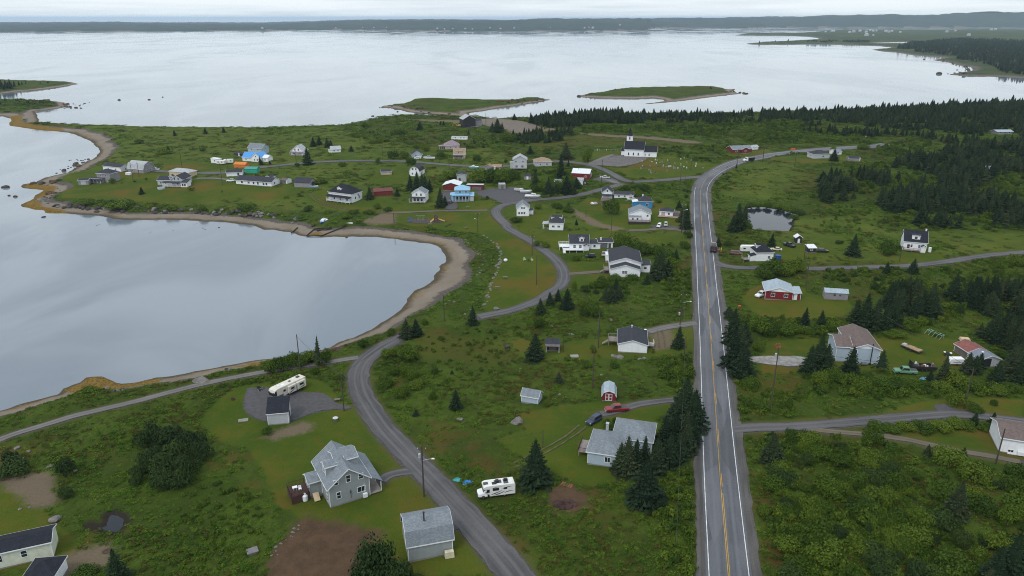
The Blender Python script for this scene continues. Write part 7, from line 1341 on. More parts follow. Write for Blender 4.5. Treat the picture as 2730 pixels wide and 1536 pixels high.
# slipway of black timbers
root = simple('slipway', 'broken black timber slipway running into the cove', 'slipway', pt1(1, 1, 650, 850))
def seg(a, b_, w_=.28, z=.35, part='timber'):
    A_, B_ = pt1(1, 1, *a), pt1(1, 1, *b_); o = root.location; q = MB(); q.tube((A_[0]-o.x, A_[1]-o.y, A_[2]+z-o.z), (B_[0]-o.x, B_[1]-o.y, B_[2]+z-o.z), w_, w_, 4); q.build(part, mat('tarred_timber', (.035, .024, .018), .9, var=.3), root)
for a, b_ in (((498,908), (575,840)), ((630,912), (880,812)), ((565,850), (700,850)), ((570,840), (745,828)), ((600,862), (660,845)), ((505,910), (640,905)), ((350,880), (412,828)), ((690,846), (740,838)), ((545,820), (590,795)), ((640,832), (720,832))): seg(a, b_)
# low timber kerbs along the bay lane
root = simple('boat_ramp', 'narrow pale board path from the park to the beach', 'board path', pt1(1, 1, 1780, 850))
for a, b_ in (((1735,888), (1760,868)), ((1842,815), (1868,800)), ((1868,800), (1890,788))): seg(a, b_, .3, .12, 'board')
# utility poles
POLE = mat('pole_timber', (.062, .050, .042), .9, var=.2); POLES = {}
def pole(key, r, c, x, y, top, label, arm=True, can=False, lamp=None, thick=.15, ladder=False):
    P = pt1(r, c, x, y); H_ = (y-top)*vpx(P); root = simple('utility_pole', label, 'utility pole', P, 0, 'wooden utility poles along the roads'); q = MB(); q.tube((0, 0, -.8), (0, 0, H_), thick*1.15, thick*.8, 8); q.build('pole', POLE, root)
    if arm: q = MB(); q.box(-.9, .9, -.06, .06, H_-.75, H_-.62); ar = q.build('crossarm', POLE, root)
    if arm:
        for a in (-.8, 0, .8): q = MB(); q.lathe([(.05, H_-.618), (.07, H_-.5), (.03, H_-.42)], 6, (a, 0, 0)); q.build('insulator', TRIM, root)
    if can: q = MB(); q.lathe([(.2, H_-2.7), (.27, H_-2.65), (.27, H_-1.75), (.18, H_-1.68)], 12, (-.48, -.1, 0)); q.build('transformer', STEEL, root)
    if lamp: q = MB(); q.path([(0, 0, H_-3.4), (lamp*.5, -.1, H_-3.0), (lamp, -.2, H_-2.8)], .05); q.build('lamp_arm', STEEL, root); q = MB(); q.box(lamp-.32, lamp+.32, -.36, -.04, H_-2.86, H_-2.70, .06, .05); q.build('lamp_head', TRIM, root)
    POLES[key] = (P[0], P[1], P[2]+H_-.5); KEEP.append((P[0], P[1], .6)); return root
pole('a', 3, 1, 1632, 682, 205, 'utility pole with transformer and street lamp by the grey two storey house', True, True, 2.2, .17)
pole('b', 2, 1, 860, 1218, 860, 'bare utility pole at the entrance of the gravel pad', False, False); pole('c', 2, 1, 440, 838, 482, 'tall utility pole among the shore shrubs behind the travel trailer', False, False)
pole('d', 2, 1, 1828, 358, 100, 'utility pole above the beach below the stone line', False)
pole('e', 1, 2, 255, 1372, 1090, 'utility pole on the park lawn by the pale bare patch', False); pole('f', 1, 2, 212, 1085, 900, 'utility pole where the park lane leaves the lawn', True); pole('g', 1, 1, 2152, 862, 680, 'utility pole with lamp in the park beside the path', True, False, -1.4)
pole('h', 1, 1, 1343, 780, 680, 'short post at the corner of the reddish bare patch', False, thick=.2)
pole('h1', 2, 2, 1640, 385, 215, 'utility pole with transformer near the drive of the white cottage', False, True); pole('h2', 2, 2, 1662, 270, 80, 'highway utility pole with street lamp over the road edge', True, False, 2.4)
pole('h3', 2, 2, 1680, 700, 490, 'bare utility pole behind the roadside spruce', False); pole('h4', 2, 2, 852, 605, 240, 'thin utility pole left of the white cottage', False); pole('h5', 2, 2, 797, 1000, 605, 'utility pole in the rough field left of the red gambrel shed', False)
pole('h6', 2, 2, 513, 650, 520, 'thin pole right of the dark brown hut', False, thick=.1); pole('j', 3, 2, 315, 215, 40, 'slender pole behind the pyramid spruce', False, thick=.1)
pole('k', 1, 2, 975, 885, 620, 'thin pole in the garden of the white two storey house', False, thick=.12); pole('l', 1, 2, 732, 722, 640, 'dark post on the terrace bank', False); pole('m', 1, 2, 1638, 460, 255, 'utility pole at the highway junction', True); pole('m2', 1, 2, 1655, 880, 590, 'utility pole with lamp between the two roadside spruces', True, False, 1.6)
pole('n', 1, 2, 882, 395, 170, 'utility pole in front of the red hall', True); pole('n2', 1, 2, 1690, 352, 318, 'low sign post at the junction', False, thick=.1); pole('n3', 1, 2, 383, 200, 80, 'utility pole behind the low white bungalow', True)
pole('o', 1, 2, 2190, 240, 60, 'utility pole at the outer side of the highway bend', True); pole('o2', 1, 2, 2440, 190, 60, 'utility pole beyond the dump truck', True); pole('o3', 1, 2, 2085, 350, 230, 'utility pole inside the highway bend', False); pole('o4', 1, 2, 1743, 275, 150, 'utility pole in the graveyard', False)
pole('p', 1, 3, 320, 240, 90, 'utility pole left of the low white far house', False); pole('p2', 1, 3, 10, 190, 50, 'utility pole where the highway leaves the bend', False); pole('p3', 1, 3, 410, 1130, 960, 'utility pole in front of the white roofed shelter', False); pole('p4', 1, 3, 428, 1390, 1170, 'utility pole below the bay lane', False); pole('p5', 1, 3, 1333, 1150, 1000, 'utility pole left of the steep black roofed house', False)
pole('q', 2, 3, 82, 1225, 610, 'tall utility pole with transformer right of the highway', False, True); pole('q2', 2, 3, 1955, 1195, 800, 'utility pole with white base guard above the right hand drive', False); pole('q3', 3, 3, 2262, 365, 20, 'pole in front of the white bungalow at the right edge', False); pole('r0', 0, 3, 998, 1420, 1290, 'utility pole with transformer beside the far end of the road', False, True)
pole('r1', 1, 0, 2150, 412, 200, 'utility pole in front of the very long white bungalow', True); pole('r2', 1, 0, 1345, 330, 190, 'utility pole right of the steep grey house', True); pole('r3', 1, 0, 1288, 380, 180, 'utility pole left of the steep grey house', False); pole('r4', 1, 0, 1762, 260, 85, 'utility pole behind the cream bungalow', False); pole('r5', 1, 0, 2205, 280, 150, 'utility pole behind the white village garage', False)
pole('r6', 1, 1, 398, 195, 85, 'utility pole before the dormered farmhouse', False); pole('r7', 1, 1, 1230, 120, 40, 'utility pole on the village road beside the round bush', True); pole('r8', 1, 1, 1780, 195, 90, 'utility pole by the tan dormered house', False); pole('r9', 1, 1, 1660, 330, 235, 'utility pole right of the white gambrel house', False); pole('r10', 1, 1, 316, 380, 290, 'thin pole behind the tiny shed', False); pole('r11', 1, 1, 1875, 262, 170, 'thin pole below the village road', False); pole('s', 0, 1, 2230, 1210, 1090, 'post in the yard of the black clad house', False, thick=.18)
WIRE = mat('wire', (.035, .035, .035), .6)
def wire(a, b_, sag=.6):
    A_, B_ = Vector(POLES[a]), Vector(POLES[b_]); n = 8; q = MB(); pts = []
    for i in range(n+1): f = i/n; p = A_.lerp(B_, f); p.z -= sag*4*f*(1-f); pts.append(p)
    o = pts[0].copy(); q.path([p-o for p in pts], .035, 4); w_ = link('overhead_wire', q.mesh('overhead_wire', WIRE)); w_.location = o; tag(w_, 'thin overhead wire strung between utility poles', 'wire', 'overhead wires')
POLES['z'] = tuple(np.array(gt(3, 2, '1560,1600')[0])+np.array([0, 0, 9.5]))
for a, b_ in (('h2', 'h3'), ('m', 'm2'), ('m2', 'h2'), ('h3', 'z'), ('h1', 'h4'), ('h4', 'h5'), ('a', 'b'), ('b', 'c'), ('q', 'q2'), ('p3', 'p4'), ('e', 'f'), ('o', 'o2'), ('m', 'o3'), ('g', 'h'), ('d', 'b'), ('n', 'm'), ('k', 'l'), ('r1', 'r2'), ('r6', 'r7'), ('r7', 'r8'), ('p', 'p2'), ('p2', 'o2'), ('j', 'a'), ('q2', 'p4')): wire(a, b_)
# graveyard: each stone a thing
rg = random.Random(11); GRV = [mat('grave_white', (.55, .56, .55), .7), mat('grave_grey', (.22, .22, .23), .6), mat('grave_black', (.05, .05, .055), .4)]
def stone_mesh(i):
    q = MB(); w_, h_ = .42+.1*(i % 2), .8+.25*(i % 3)
    if i == 3: q.box(-.07, .07, -.06, .06, .2, 1.5); q.box(-.35, .35, -.06, .06, 1.0, 1.14); 
    else: q.prism([(-w_, .2), (w_, .2), (w_, h_*.8), (w_*.6, h_), (-w_*.6, h_), (-w_, h_*.8)], 'y', -.09, .09)
    return q
SMESH = {}
n = 0; yard = [np.array(p) for p in tl(1, 2, '1240,230 1400,180 1480,150 1620,150 1760,190 1880,220 1840,260 1650,260 1440,300 1290,290 1150,290')]
pts = []
while len(pts) < 52:
    x, y = rg.uniform(1230, 1880), rg.uniform(150, 300)
    if rg.random() < .5: x, y = rg.gauss(1480, 90), rg.gauss(232, 30)
    if 200-(x-1480)*.05 > y+60 or y < 155 or y > 300 or x < 1150 or x > 1890 or y > 300-(x-1450)*.12: continue
    pts.append((x, y))
pts += [(x, 78+3*math.sin(x)) for x in range(820, 1062, 22)]
for i, (x, y) in enumerate(pts):
    P = pt1(1, 2, x, y); k = rg.choice([0, 0, 1, 1, 1, 2]); v = rg.choice([0, 0, 1, 2, 2, 3]) if k == 0 else rg.randrange(3)
    behind = y < 110; cn = ['white', 'grey', 'black'][k]; sh = ' cross' if v == 3 else ' headstone'; where = 'in the row behind the church' if behind else 'on the grassy slope before the church' 
    root = simple('headstone', cn+sh+' '+where, 'headstone', P, rg.uniform(-.3, .3), cn+' '+sh.strip()+'s '+where); root.scale = (.85,)*3
    if (v, k) not in SMESH: SMESH[(v, k)] = (stone_mesh(v).mesh('stone', GRV[k]), MB().box(-.55, .55, -.22, .22, -.3, .197).mesh('plinth', GRV[1]))
    link('stone', SMESH[(v, k)][0], root); link('plinth', SMESH[(v, k)][1], root)
# boulders
ROCKM = mat('boulder', (.155, .145, .138), .9, var=.35); ROCKD = mat('wet_rock', (.045, .038, .034), .8, var=.4); ROCKW = mat('weedy_rock', (.09, .055, .022), .9, var=.5)
def rock_mesh(seed, m):
    b = bmesh.new(); bmesh.ops.create_icosphere(b, subdivisions=2, radius=1.0); rg = random.Random(seed); o = Vector((rg.uniform(0, 90), rg.uniform(0, 90), rg.uniform(0, 90)))
    cuts = [(Vector((rg.gauss(0, 1), rg.gauss(0, 1), rg.gauss(.3, 1))).normalized(), rg.uniform(.55, .85)) for _ in range(7)]
    for v in b.verts:
        p = v.co.copy()
        for n_, d_ in cuts:
            e = p.dot(n_)-d_
            if e > 0: p -= n_*e
        v.co = p*(1+.08*math.sin(o.x+p.x*5+p.y*3))
    me = bpy.data.meshes.new('rock'); b.to_mesh(me); b.free(); me.materials.append(m); return me
RK = [rock_mesh(i, ROCKM) for i in range(5)]; RKD = [rock_mesh(20+i, ROCKD) for i in range(4)]; RKW = [rock_mesh(40+i, ROCKW) for i in range(3)]
def rock(P, r, kind='g', label=None, group=None, flat=.7):
    me = random.choice({'g': RK, 'd': RKD, 'w': RKW}[kind]); o = link('boulder', me); o.location = (float(P[0]), float(P[1]), float(P[2])+r*.12); o.rotation_euler = (random.uniform(-.2, .2), random.uniform(-.2, .2), random.random()*6.3); o.scale = (r*random.uniform(.9, 1.4), r, r*flat*random.uniform(.8, 1.1)); tag(o, label, 'boulder', group); return o
for (r, c, x, y, s, kd, lab) in ((2,0,1940,935,2.3,'g','big pale boulder on the shore beside the gravel track'), (2,0,275,1245,.9,'w','brown boulder on the beach at lower left'), (2,0,520,1195,.5,'d','small dark rock on the beach right of the brown boulder'), (1,0,620,275,2.6,'d','large black boulder standing in the water off the point'), (1,0,55,435,3.0,'d','big square black rock at the left edge of the cove'), (1,0,148,525,1.9,'w','round brown rock in the water below the big square rock'), (1,0,88,515,1.2,'d','dark rock just left of the round brown rock'), (1,0,420,722,1.5,'d','lone black rock in the cove below the weedy tip'), (0,3,1715,715,7,'d','large dark boulder in the far bay off the red shore'), (0,3,1572,575,4,'d','dark boulder in the far bay near the wooded point'),
   (2,2,65,1330,2.1,'g','large grey boulder on the lawn left of the blue car'), (2,2,968,340,1.0,'g','pale boulder in the field above the white cottage'), (2,2,1060,705,1.5,'g','largest boulder of the row below the white cottage'), (2,2,1000,690,1.3,'g','flat topped boulder left of the row below the white cottage'), (2,2,1250,720,1.0,'g','boulder right of centre in the row below the white cottage'), (2,2,1300,715,1.0,'g','last boulder on the right of the row below the white cottage'), (2,2,880,870,.6,'g','pale stone in the rough field right of the pole'), (2,2,400,400,.8,'g','pale stone in the field left of the white cottage'), (2,2,605,482,.8,'g','pale stone on the grass edge left of the stair deck'), (2,2,570,480,.7,'g','smaller pale stone on the grass edge left of the stair deck'), (2,2,478,1062,.6,'g','pale stone right of the pale blue shed'), (2,2,100,808,.5,'g','small pale stone in the field far left of the pole'),
   (2,1,2335,235,1.6,'g','domed boulder on the park lawn by the lane'), (2,1,1975,1305,1.0,'g','pale boulder in the rough below the small spruce'), (2,1,778,798,.8,'g','white painted stone at the lane junction'), (3,0,545,905,1.8,'g','flat tan boulder right of the mobile home lawn'), (3,0,488,392,1.0,'g','upright pale boulder beside the sandy patch'), (3,0,190,805,.5,'g','pale stone on the mobile home lawn, left'), (3,0,288,790,.5,'g','pale stone on the mobile home lawn, right'), (3,0,730,435,.6,'g','pale stone in the rough right of the dark bush'), (3,0,205,325,.9,'g','pale stone in the cleared patch at left'), (3,0,165,215,.9,'g','pale stone at the top of the cleared patch'), (3,0,270,250,.7,'g','flat pale stone right in the cleared patch'),
   (3,3,320,280,1.2,'g','pale boulder in the thicket right of the roadside spruce'), (3,3,350,210,.9,'g','smaller pale boulder above the thicket boulder'), (0,0,1152,968,3.0,'d','broad black rock far out in the bay'), (0,0,1440,965,2.4,'d','upright black rock far out in the bay'), (0,0,1570,940,1.6,'d','small rock farthest out in the bay'), (0,1,1140,1123,2.2,'d','black rock in the water before the left island'), (0,1,1377,1080,1.8,'d','black rock close under the left island'), (1,1,882,918,1.0,'d','black rock at the edge of the cove beach'), (1,1,62,715,1.8,'g','big pale boulder on the shore below the long bungalow'), (1,2,1350,1265,.1,'g','')):
    if lab: rock(gt(r, c, '%g,%g' % (x, y))[0], s*(.78 if kd == 'g' else .72), kd, lab)
RUN = []
def rock_run(line, n, smin, smax, wid, kinds, label, group, seed, inland=0.0):
    rg = random.Random(seed); V = densify(line, 1.0)
    for i in range(n):
        k = rg.randrange(1, len(V)-1); t = V[k+1]-V[k-1]; t = t/(np.linalg.norm(t)+1e-9); nn = np.array([-t[1], t[0]]); p = V[k]+nn*rg.gauss(inland, wid); z = gz(p[0], p[1])
        s = smin+(smax-smin)*rg.random()**2.2; kd = rg.choice(kinds); RUN.append((s/math.hypot(*p), (p[0], p[1], max(z, -.15)), s, kd, {'g': 'grey ', 'd': 'dark wet ', 'w': 'brown weedy '}[kd]+label, {'g': 'grey ', 'd': 'dark wet ', 'w': 'brown weedy '}[kd]+group))
lw = lambda r, c, s: gt(r, c, s)[:, :2]
rock_run(np.concatenate([lw(1,0,'430,580 560,610 720,620 900,635 1100,645 1400,665 1700,675 2000,680 2200,690 2536,705'), lw(1,1,'0,690 200,720 420,755')]), 120, .6, 2.1, 1.5, 'gggdd', 'boulder in the bank of rocks along the village shore', 'boulders in the bank of rocks along the village shore', 1)
rock_run(lw(1,0,'430,570 500,500 560,450 600,400 420,400 250,410'), 42, .5, 2.2, 2.5, 'gdw', 'boulder on the rocky point', 'boulders on the rocky point', 2)
rock_run(lw(1,0,'580,300 640,260 700,220 830,180 760,160 700,260'), 26, .6, 1.9, 3.0, 'ddw', 'rock in the shallows off the point', 'rocks in the shallows off the point', 3)
rock_run(lw(0,0,'470,985 560,1000 650,1020 620,1045 700,995 800,985 860,980 700,1050'), 30, .8, 2.4, 4.0, 'ddw', 'rock at the tip of the left spit', 'rocks at the tip of the left spit', 4)
rock_run(lw(0,1,'1200,1038 1330,1030 1420,1028 1700,1100 1950,1112'), 24, .9, 2.4, 2.5, 'dw', 'rock along the left end of the grassy island', 'rocks along the left end of the grassy island', 5)
rock_run(np.concatenate([lw(0,1,'2250,990 2536,985'), lw(0,2,'0,975 150,965 330,962')]), 34, 1.0, 3.0, 2.5, 'dw', 'rock along the causeway of the grassy island', 'rocks along the causeway of the grassy island', 6)
rock_run(lw(0,2,'650,930 760,915 850,905'), 14, 1.0, 3.0, 3.0, 'dw', 'rock at the left end of the outer island', 'rocks at the left end of the outer island', 7); rock_run(lw(0,2,'2130,880 2180,890 2290,908'), 12, 1.0, 2.8, 3.0, 'dw', 'rock at the right end of the outer island', 'rocks at the right end of the outer island', 8)
rock_run(lw(0,3,'1620,580 1780,590 1900,630 2020,660 1880,712 1780,712 2000,730 2400,740'), 34, 1.5, 4.0, 6.0, 'dw', 'rock along the red far shore', 'rocks along the red far shore', 9)
rock_run(lw(2,0,'980,1020 1060,1000 1150,985 1180,1010 1000,1040'), 24, .25, .7, 1.0, 'gd', 'stone in the dark heap on the near beach', 'stones in the dark heap on the near beach', 10); rock_run(lw(2,0,'2080,850 2200,815 2340,790'), 20, .25, .8, .8, 'gd', 'stone in the pile on the near beach by the pale boulder', 'stones in the pile on the near beach by the pale boulder', 11)
rock_run(lw(0,1,'860,1215 950,1190 1050,1172 1150,1160'), 18, .8, 2.0, 2.0, 'gd', 'rock on the outer shore by the cut', 'rocks on the outer shore by the cut', 12)
rock_run(np.concatenate([lw(1,1,'2170,880 2260,930 2340,985 2370,1060 2360,1160 2330,1260 2300,1330 2260,1449'), lw(2,1,'2250,60 2240,170 2170,220 2000,290')]), 75, .35, .75, .35, 'g', 'stone in the low line of stones round the park', 'stones in the low line of stones round the park', 13)
rock_run(np.concatenate([lw(1,1,'1880,880 2000,930 2100,1000 2180,1080 2190,1180 2130,1300 2010,1430'), lw(2,1,'1990,60 1850,190 1700,310')]), 80, .25, .6, .7, 'gd', 'cobble on the drift line behind the sand', 'cobbles on the drift line behind the sand', 14)
rock_run(lw(1,0,'860,790 1180,800 1500,832 1730,810 2300,805 2400,812 950,866'), 10, .4, 1.0, 3.0, 'd', 'rock awash in the cove', 'rocks awash in the cove', 15)
rock_run(lw(3,1,'150,1290 200,1170 330,1060 450,930'), 22, .15, .35, .4, 'g', 'small stone edging the bare soil patch', 'small stones edging the bare soil patch', 16)
RUN.sort(key=lambda t: -t[0])
for _, p, s_, kd, lb, gr in RUN[:238]: rock(p, s_, kd, lb, gr)
# houses on the far side of the water, a few pixels each
rg = random.Random(77); FH = []
q = MB(); q.prism([(-.5, 0), (.5, 0), (.5, .55), (0, .95), (-.5, .55)], 'x', -.7, .7); fw = q.mesh('wall', W['lgrey']); q = MB(); q.prism([(-.6, .5), (0, 1.0), (.6, .5), (.6, .58), (0, 1.08), (-.6, .58)], 'x', -.75, .75); fr = q.mesh('roof', R['pale'])
far_spots = [(0,1,x,y) for x, y in ((70,280), (780,275), (1040,268), (1150,272), (1270,268), (1760,282), (1830,285), (1910,282), (2030,282), (2100,285), (2270,275), (2370,282))]+[(0,2,x,y) for x, y in ((40,275), (390,272), (720,275), (760,272), (800,276), (1060,245))]+[(0,3,x,y) for x, y in ((130,282), (620,312), (680,308), (700,305), (850,318), (890,312), (950,305), (1010,315), (1050,300), (1080,304), (1110,302), (1200,308), (1230,312), (1260,305), (1340,315), (1015,345), (1080,345), (1790,312), (1870,302), (2220,292), (2260,290), (2000,345))]
for (r, c, x, y) in far_spots:
    px, py = tp(r, c, x, y); d = rays(px, py); best = None
    for t in np.linspace(1500, 9500, 500):
        p = np.array([0, 0, HC])+d*t
        if p[2] < 60 and p[2] <= heights(p[None, :2])[0]+1: best = p; break
    if best is None: continue
    z = gz(best[0], best[1]); s = rg.uniform(8, 13); root = simple('far_house', 'tiny pale house on the shore across the bay' if r == 0 and c < 3 else 'tiny pale house in the distant settlement at right', 'house', (best[0], best[1], z), rg.random()*3, 'tiny houses across the bay' if c < 3 else 'tiny houses in the distant settlement'); root.scale = (s,)*3; link('wall', fw, root); link('roof', fr, root)
# ================================================================ TREES, BUSHES, GROWTH
def sp(r, c, s, sparse=False, low=False):
    A = [tuple(map(float, q.split(','))) for q in s.split()]; P = gpts([tp(r, c, a[0], a[1]) for a in A])
    for a, p in zip(A, P):
        h = a[2]*vpx(p); spruce(p, h, (a[3]*.5/a[2]) if len(a) > 3 else random.uniform(.27, .36), sparse, low or h*1949/np.linalg.norm(p[:2]) < 14)
sp(2,1,'1460,515,190,150 1560,495,175,130 2100,388,200,115 1940,1205,200,115 1555,1272,75,75 1900,872,55,50'); sp(2,1,'612,805,315,85', True)
sp(2,2,'298,285,160,110 388,203,140,90 460,165,130,90 548,238,208,150 970,168,170,120 1045,140,150,110 920,150,130,90 235,720,262,190 470,945,110,85 1625,605,215,130 1690,1225,340,270 1770,1390,380,260 1620,1330,290,230 1570,1500,230,180 1700,1500,300,220 2110,290,90,90 2150,565,350,180 2165,800,380,220 2235,900,320,220 2210,700,330,190 2110,330,110,80 2260,560,200,150')
sp(3,2,'240,565,425,310 1135,480,380,230 1060,445,290,160 1300,755,470,290 1425,450,340,200 1525,385,330,190 1295,350,265,120 1620,340,310,190 1700,270,310,190 1760,190,290,150 1500,170,270,170 1590,140,260,160 1200,420,300,170')
sp(3,3,'100,345,275,230 1205,190,60,60 1600,285,115,100 1945,285,90,80 1860,890,370,210 2340,1560,560,330 2240,1600,460,260 2490,1560,480,280 2140,1640,300,200'); sp(3,0,'1150,1500,330,220')
sp(2,3,'410,415,205,120 580,385,150,85 985,425,355,200 1085,435,315,180 905,385,250,150 1285,405,300,150 1180,440,250,130 540,810,340,210 450,855,280,170 612,830,270,170 850,845,265,150 1750,935,270,130 1620,935,130,80 2050,855,190,130 2260,955,235,160 1985,845,210,130 2480,950,310,160 2100,800,160,110 2220,1365,145,110 2050,1345,120,90 1205,310,160,70'); sp(2,3,'1145,855,235,150', True)
sp(1,3,'700,178,122,95 95,1000,130,95 878,1095,215,145 1207,1272,125,90 1457,1268,155,105 640,575,185,140 785,560,150,100 570,545,90,70 885,545,80,60')
sp(1,2,'2200,845,265,150 2140,868,175,110 2255,805,205,120 2010,1000,90,60 1632,645,90,65 1692,835,255,120 1660,765,160,100 540,162,168,120 195,115,85,75 490,335,235,90 560,245,82,50 370,505,175,110 545,495,180,130 240,405,125,85 645,445,110,80 440,500,110,80 1600,1132,110,65 1450,1330,280,200 1320,1375,115,75 1022,1435,130,80 560,655,80,60 640,795,55,35 1395,1300,200,130 1520,1310,190,120 2185,250,50,30 460,420,110,70 600,500,120,90')
sp(1,1,'510,212,170,110 60,218,60,45 145,213,40,40 1560,485,210,120 1622,495,205,110 1500,465,160,90 1645,440,130,75 1110,548,125,95 1372,518,85,70 1790,625,195,110 1835,605,95,70 930,85,60,55 1690,480,130,70')
sp(0,1,'563,1415,95,65 620,1398,90,75 700,1425,95,80 1592,1258,88,70 1790,1218,50,40 1822,1217,52,45 2345,1285,145,120 2290,1275,95,70 2385,1275,95,60 2505,1162,65,55 2062,1302,50,40 735,1425,75,60')
sp(0,0,'1690,1312,62,60 1985,1298,72,65 2162,1282,62,55 50,978,32,32 172,980,34,36 280,1007,42,40 392,996,36,50 8,1012,34,30 465,802,24,26 390,806,20,20 250,812,40,26 215,818,35,26 185,824,44,30 20,852,90,50 60,848,80,50 100,842,76,50 140,836,60,40 -20,860,90,50 -60,850,90,50 80,855,70,40 40,868,60,40', low=True)
sp(1,0,'1630,90,62,50 1370,498,72,60 2510,195,75,30')
sp(0,2,'2407,424,32,22 1015,870,16,30 1937,858,28,34 42,1155,58,50 1072,868,8,10'); sp(0,3,'258,400,26,24 135,402,16,14 445,405,20,18 1330,470,60,50 1420,475,60,40', low=True)
# bushes one can tell apart
def bs(r, c, s, dark=False, kind='bush'):
    A = [tuple(map(float, q.split(','))) for q in s.split()]; P = gpts([tp(r, c, a[0], a[1]) for a in A])
    for a, p in zip(A, P):
        k = vpx(p); h = a[2]*k; d = np.linalg.norm(p[:2]); w_ = a[3]/TS*(d*_cp+HC*_sp)/FPX; bush(p, h*1.1, w_*1.05, dark, h*1949/d < 9, 'bush' if kind == 'bush' else 'leafy_tree', kind)
bs(3,0,'1450,190,210,260 1650,170,200,280 1850,220,190,270 1950,330,170,220 1700,330,210,300 1480,370,190,260 1370,480,150,190 1620,480,210,310 1830,470,200,260 1580,590,180,280 1750,575,190,260 1320,560,100,140 640,480,200,170 640,690,110,140 120,470,140,280 100,340,110,130', True)
bs(3,0,'840,1449,90,250 1900,1560,130,300'); bs(3,1,'1200,1560,420,480 1400,1600,320,340 1050,1600,260,260 1550,1600,150,250', True); bs(3,1,'120,80,70,110')
bs(2,1,'160,850,110,150 260,820,130,180 350,790,130,160 450,770,120,170 520,750,110,150 580,730,100,140 690,740,130,120 640,760,110,140 1040,610,90,110 1320,480,65,95 1640,390,60,80 575,850,50,110 830,920,60,80'); bs(2,1,'1330,870,95,150 1450,860,90,150 1530,900,90,130 1420,1080,115,160 1560,1000,80,170 1250,980,100,180 1480,720,130,220 1740,860,70,90 1720,1110,80,80 1300,690,90,160')
bs(2,2,'280,415,95,130 800,310,150,180 720,300,90,130 690,200,60,100 800,655,75,75 750,795,60,110 1010,800,50,110 945,1400,110,130 1005,1335,60,65 350,1180,60,60 340,1100,35,35 1500,790,80,160 1600,880,90,150 1380,660,50,35 2420,470,160,230 2400,630,90,120 2330,1000,120,200 2420,1200,90,220')
bs(2,3,'60,480,140,200 250,480,110,220 380,470,90,160 750,420,80,180 560,960,130,170 700,930,120,200 860,960,110,200 960,1020,130,180 1000,930,90,150 1150,1010,110,210 1300,1000,90,200 1480,990,80,150 1560,1040,70,120 1740,1020,90,160 1880,980,150,200 2020,1020,100,170 1880,1160,140,180 2050,1220,80,140 2240,1160,60,60 2400,1040,90,160 2280,1050,80,160 1430,430,120,170 1300,500,60,200 2020,640,70,90 2330,700,70,120 1700,490,60,110 130,1060,80,120 60,1180,80,130')
bs(2,3,'1100,1400,80,170 1250,1410,70,170 1400,1400,80,180 1560,1410,90,190 1720,1400,90,190 1860,1370,80,170 1980,1380,70,150 2130,1390,70,130')
bs(1,3,'1240,1090,140,190 1230,980,40,60 300,1260,140,200 100,1290,170,240 230,1300,130,180 30,1320,120,200 380,1250,90,120 750,980,40,70 950,960,50,70 990,1240,50,70 985,70,60,110 2450,1180,100,140 2300,1180,60,90 300,120,35,55 690,75,40,60')
bs(1,2,'1080,1010,150,180 1180,1040,110,180 1300,1080,120,180 1480,1170,130,200 1550,1220,120,180 1430,1080,90,140 880,1400,110,170 1000,1340,70,150 1180,1340,70,130 620,1440,110,60 1110,470,60,100 1230,520,70,90 1300,470,70,120 1000,480,50,70 330,1010,60,110 260,1000,55,90 630,1140,60,90 270,640,50,90 450,640,60,130 560,680,70,120 60,770,50,130 2100,1000,60,90 1430,580,40,80 350,110,60,90 320,480,110,130 250,480,80,110 600,420,90,150 460,470,110,160 1640,680,50,60 1720,920,70,100 1680,1030,80,120')
bs(1,2,'750,185,120,110 975,690,150,165', kind='round leafy tree')
bs(1,2,'2330,632,55,90 2400,628,45,80 2480,632,55,100 2600,650,60,110 2700,672,65,120 2790,700,60,110 2740,745,50,90 2290,830,70,90'); bs(1,1,'1335,160,85,110 1440,150,75,110 1185,205,55,60 840,235,50,80 410,230,35,55 640,400,60,100 590,410,50,90 680,400,40,60 1050,55,30,50 520,665,60,100 1510,215,70,100 1640,85,75,110 1790,150,60,100 2140,180,70,90 2150,395,130,200 2260,380,130,190 2380,390,130,190 2480,360,110,160 1900,350,90,170 1800,380,50,100 2420,200,40,40 2240,545,30,45 1180,640,50,90 1280,660,35,120 300,540,30,60 70,300,25,50 420,520,30,60')
bs(1,0,'1170,630,80,260 1080,610,60,120 1240,620,60,120 1660,650,50,110 1960,660,60,110 840,590,50,150 2380,650,60,180 1850,465,35,80 1090,400,60,60 1410,365,30,35 1180,395,22,30 1300,385,22,30 1575,110,60,180 1960,90,30,60 2140,480,20,30 1370,140,20,35'); bs(1,1,'870,740,55,120 700,690,40,90 1100,690,40,130 950,690,40,120')
bs(0,0,'1345,1388,45,85 2105,1315,25,40'); bs(0,1,'1060,1240,60,90 960,1330,50,70 1000,1335,40,60 1400,1310,60,110 1260,1370,45,90 1130,1385,45,90 1200,1385,50,80 1350,1300,45,90 2400,1360,90,120 2480,1370,70,110 2110,1430,40,70 1560,1440,50,80 1520,1330,40,80 2300,1330,40,60 1700,1240,25,50 2180,1330,30,60')
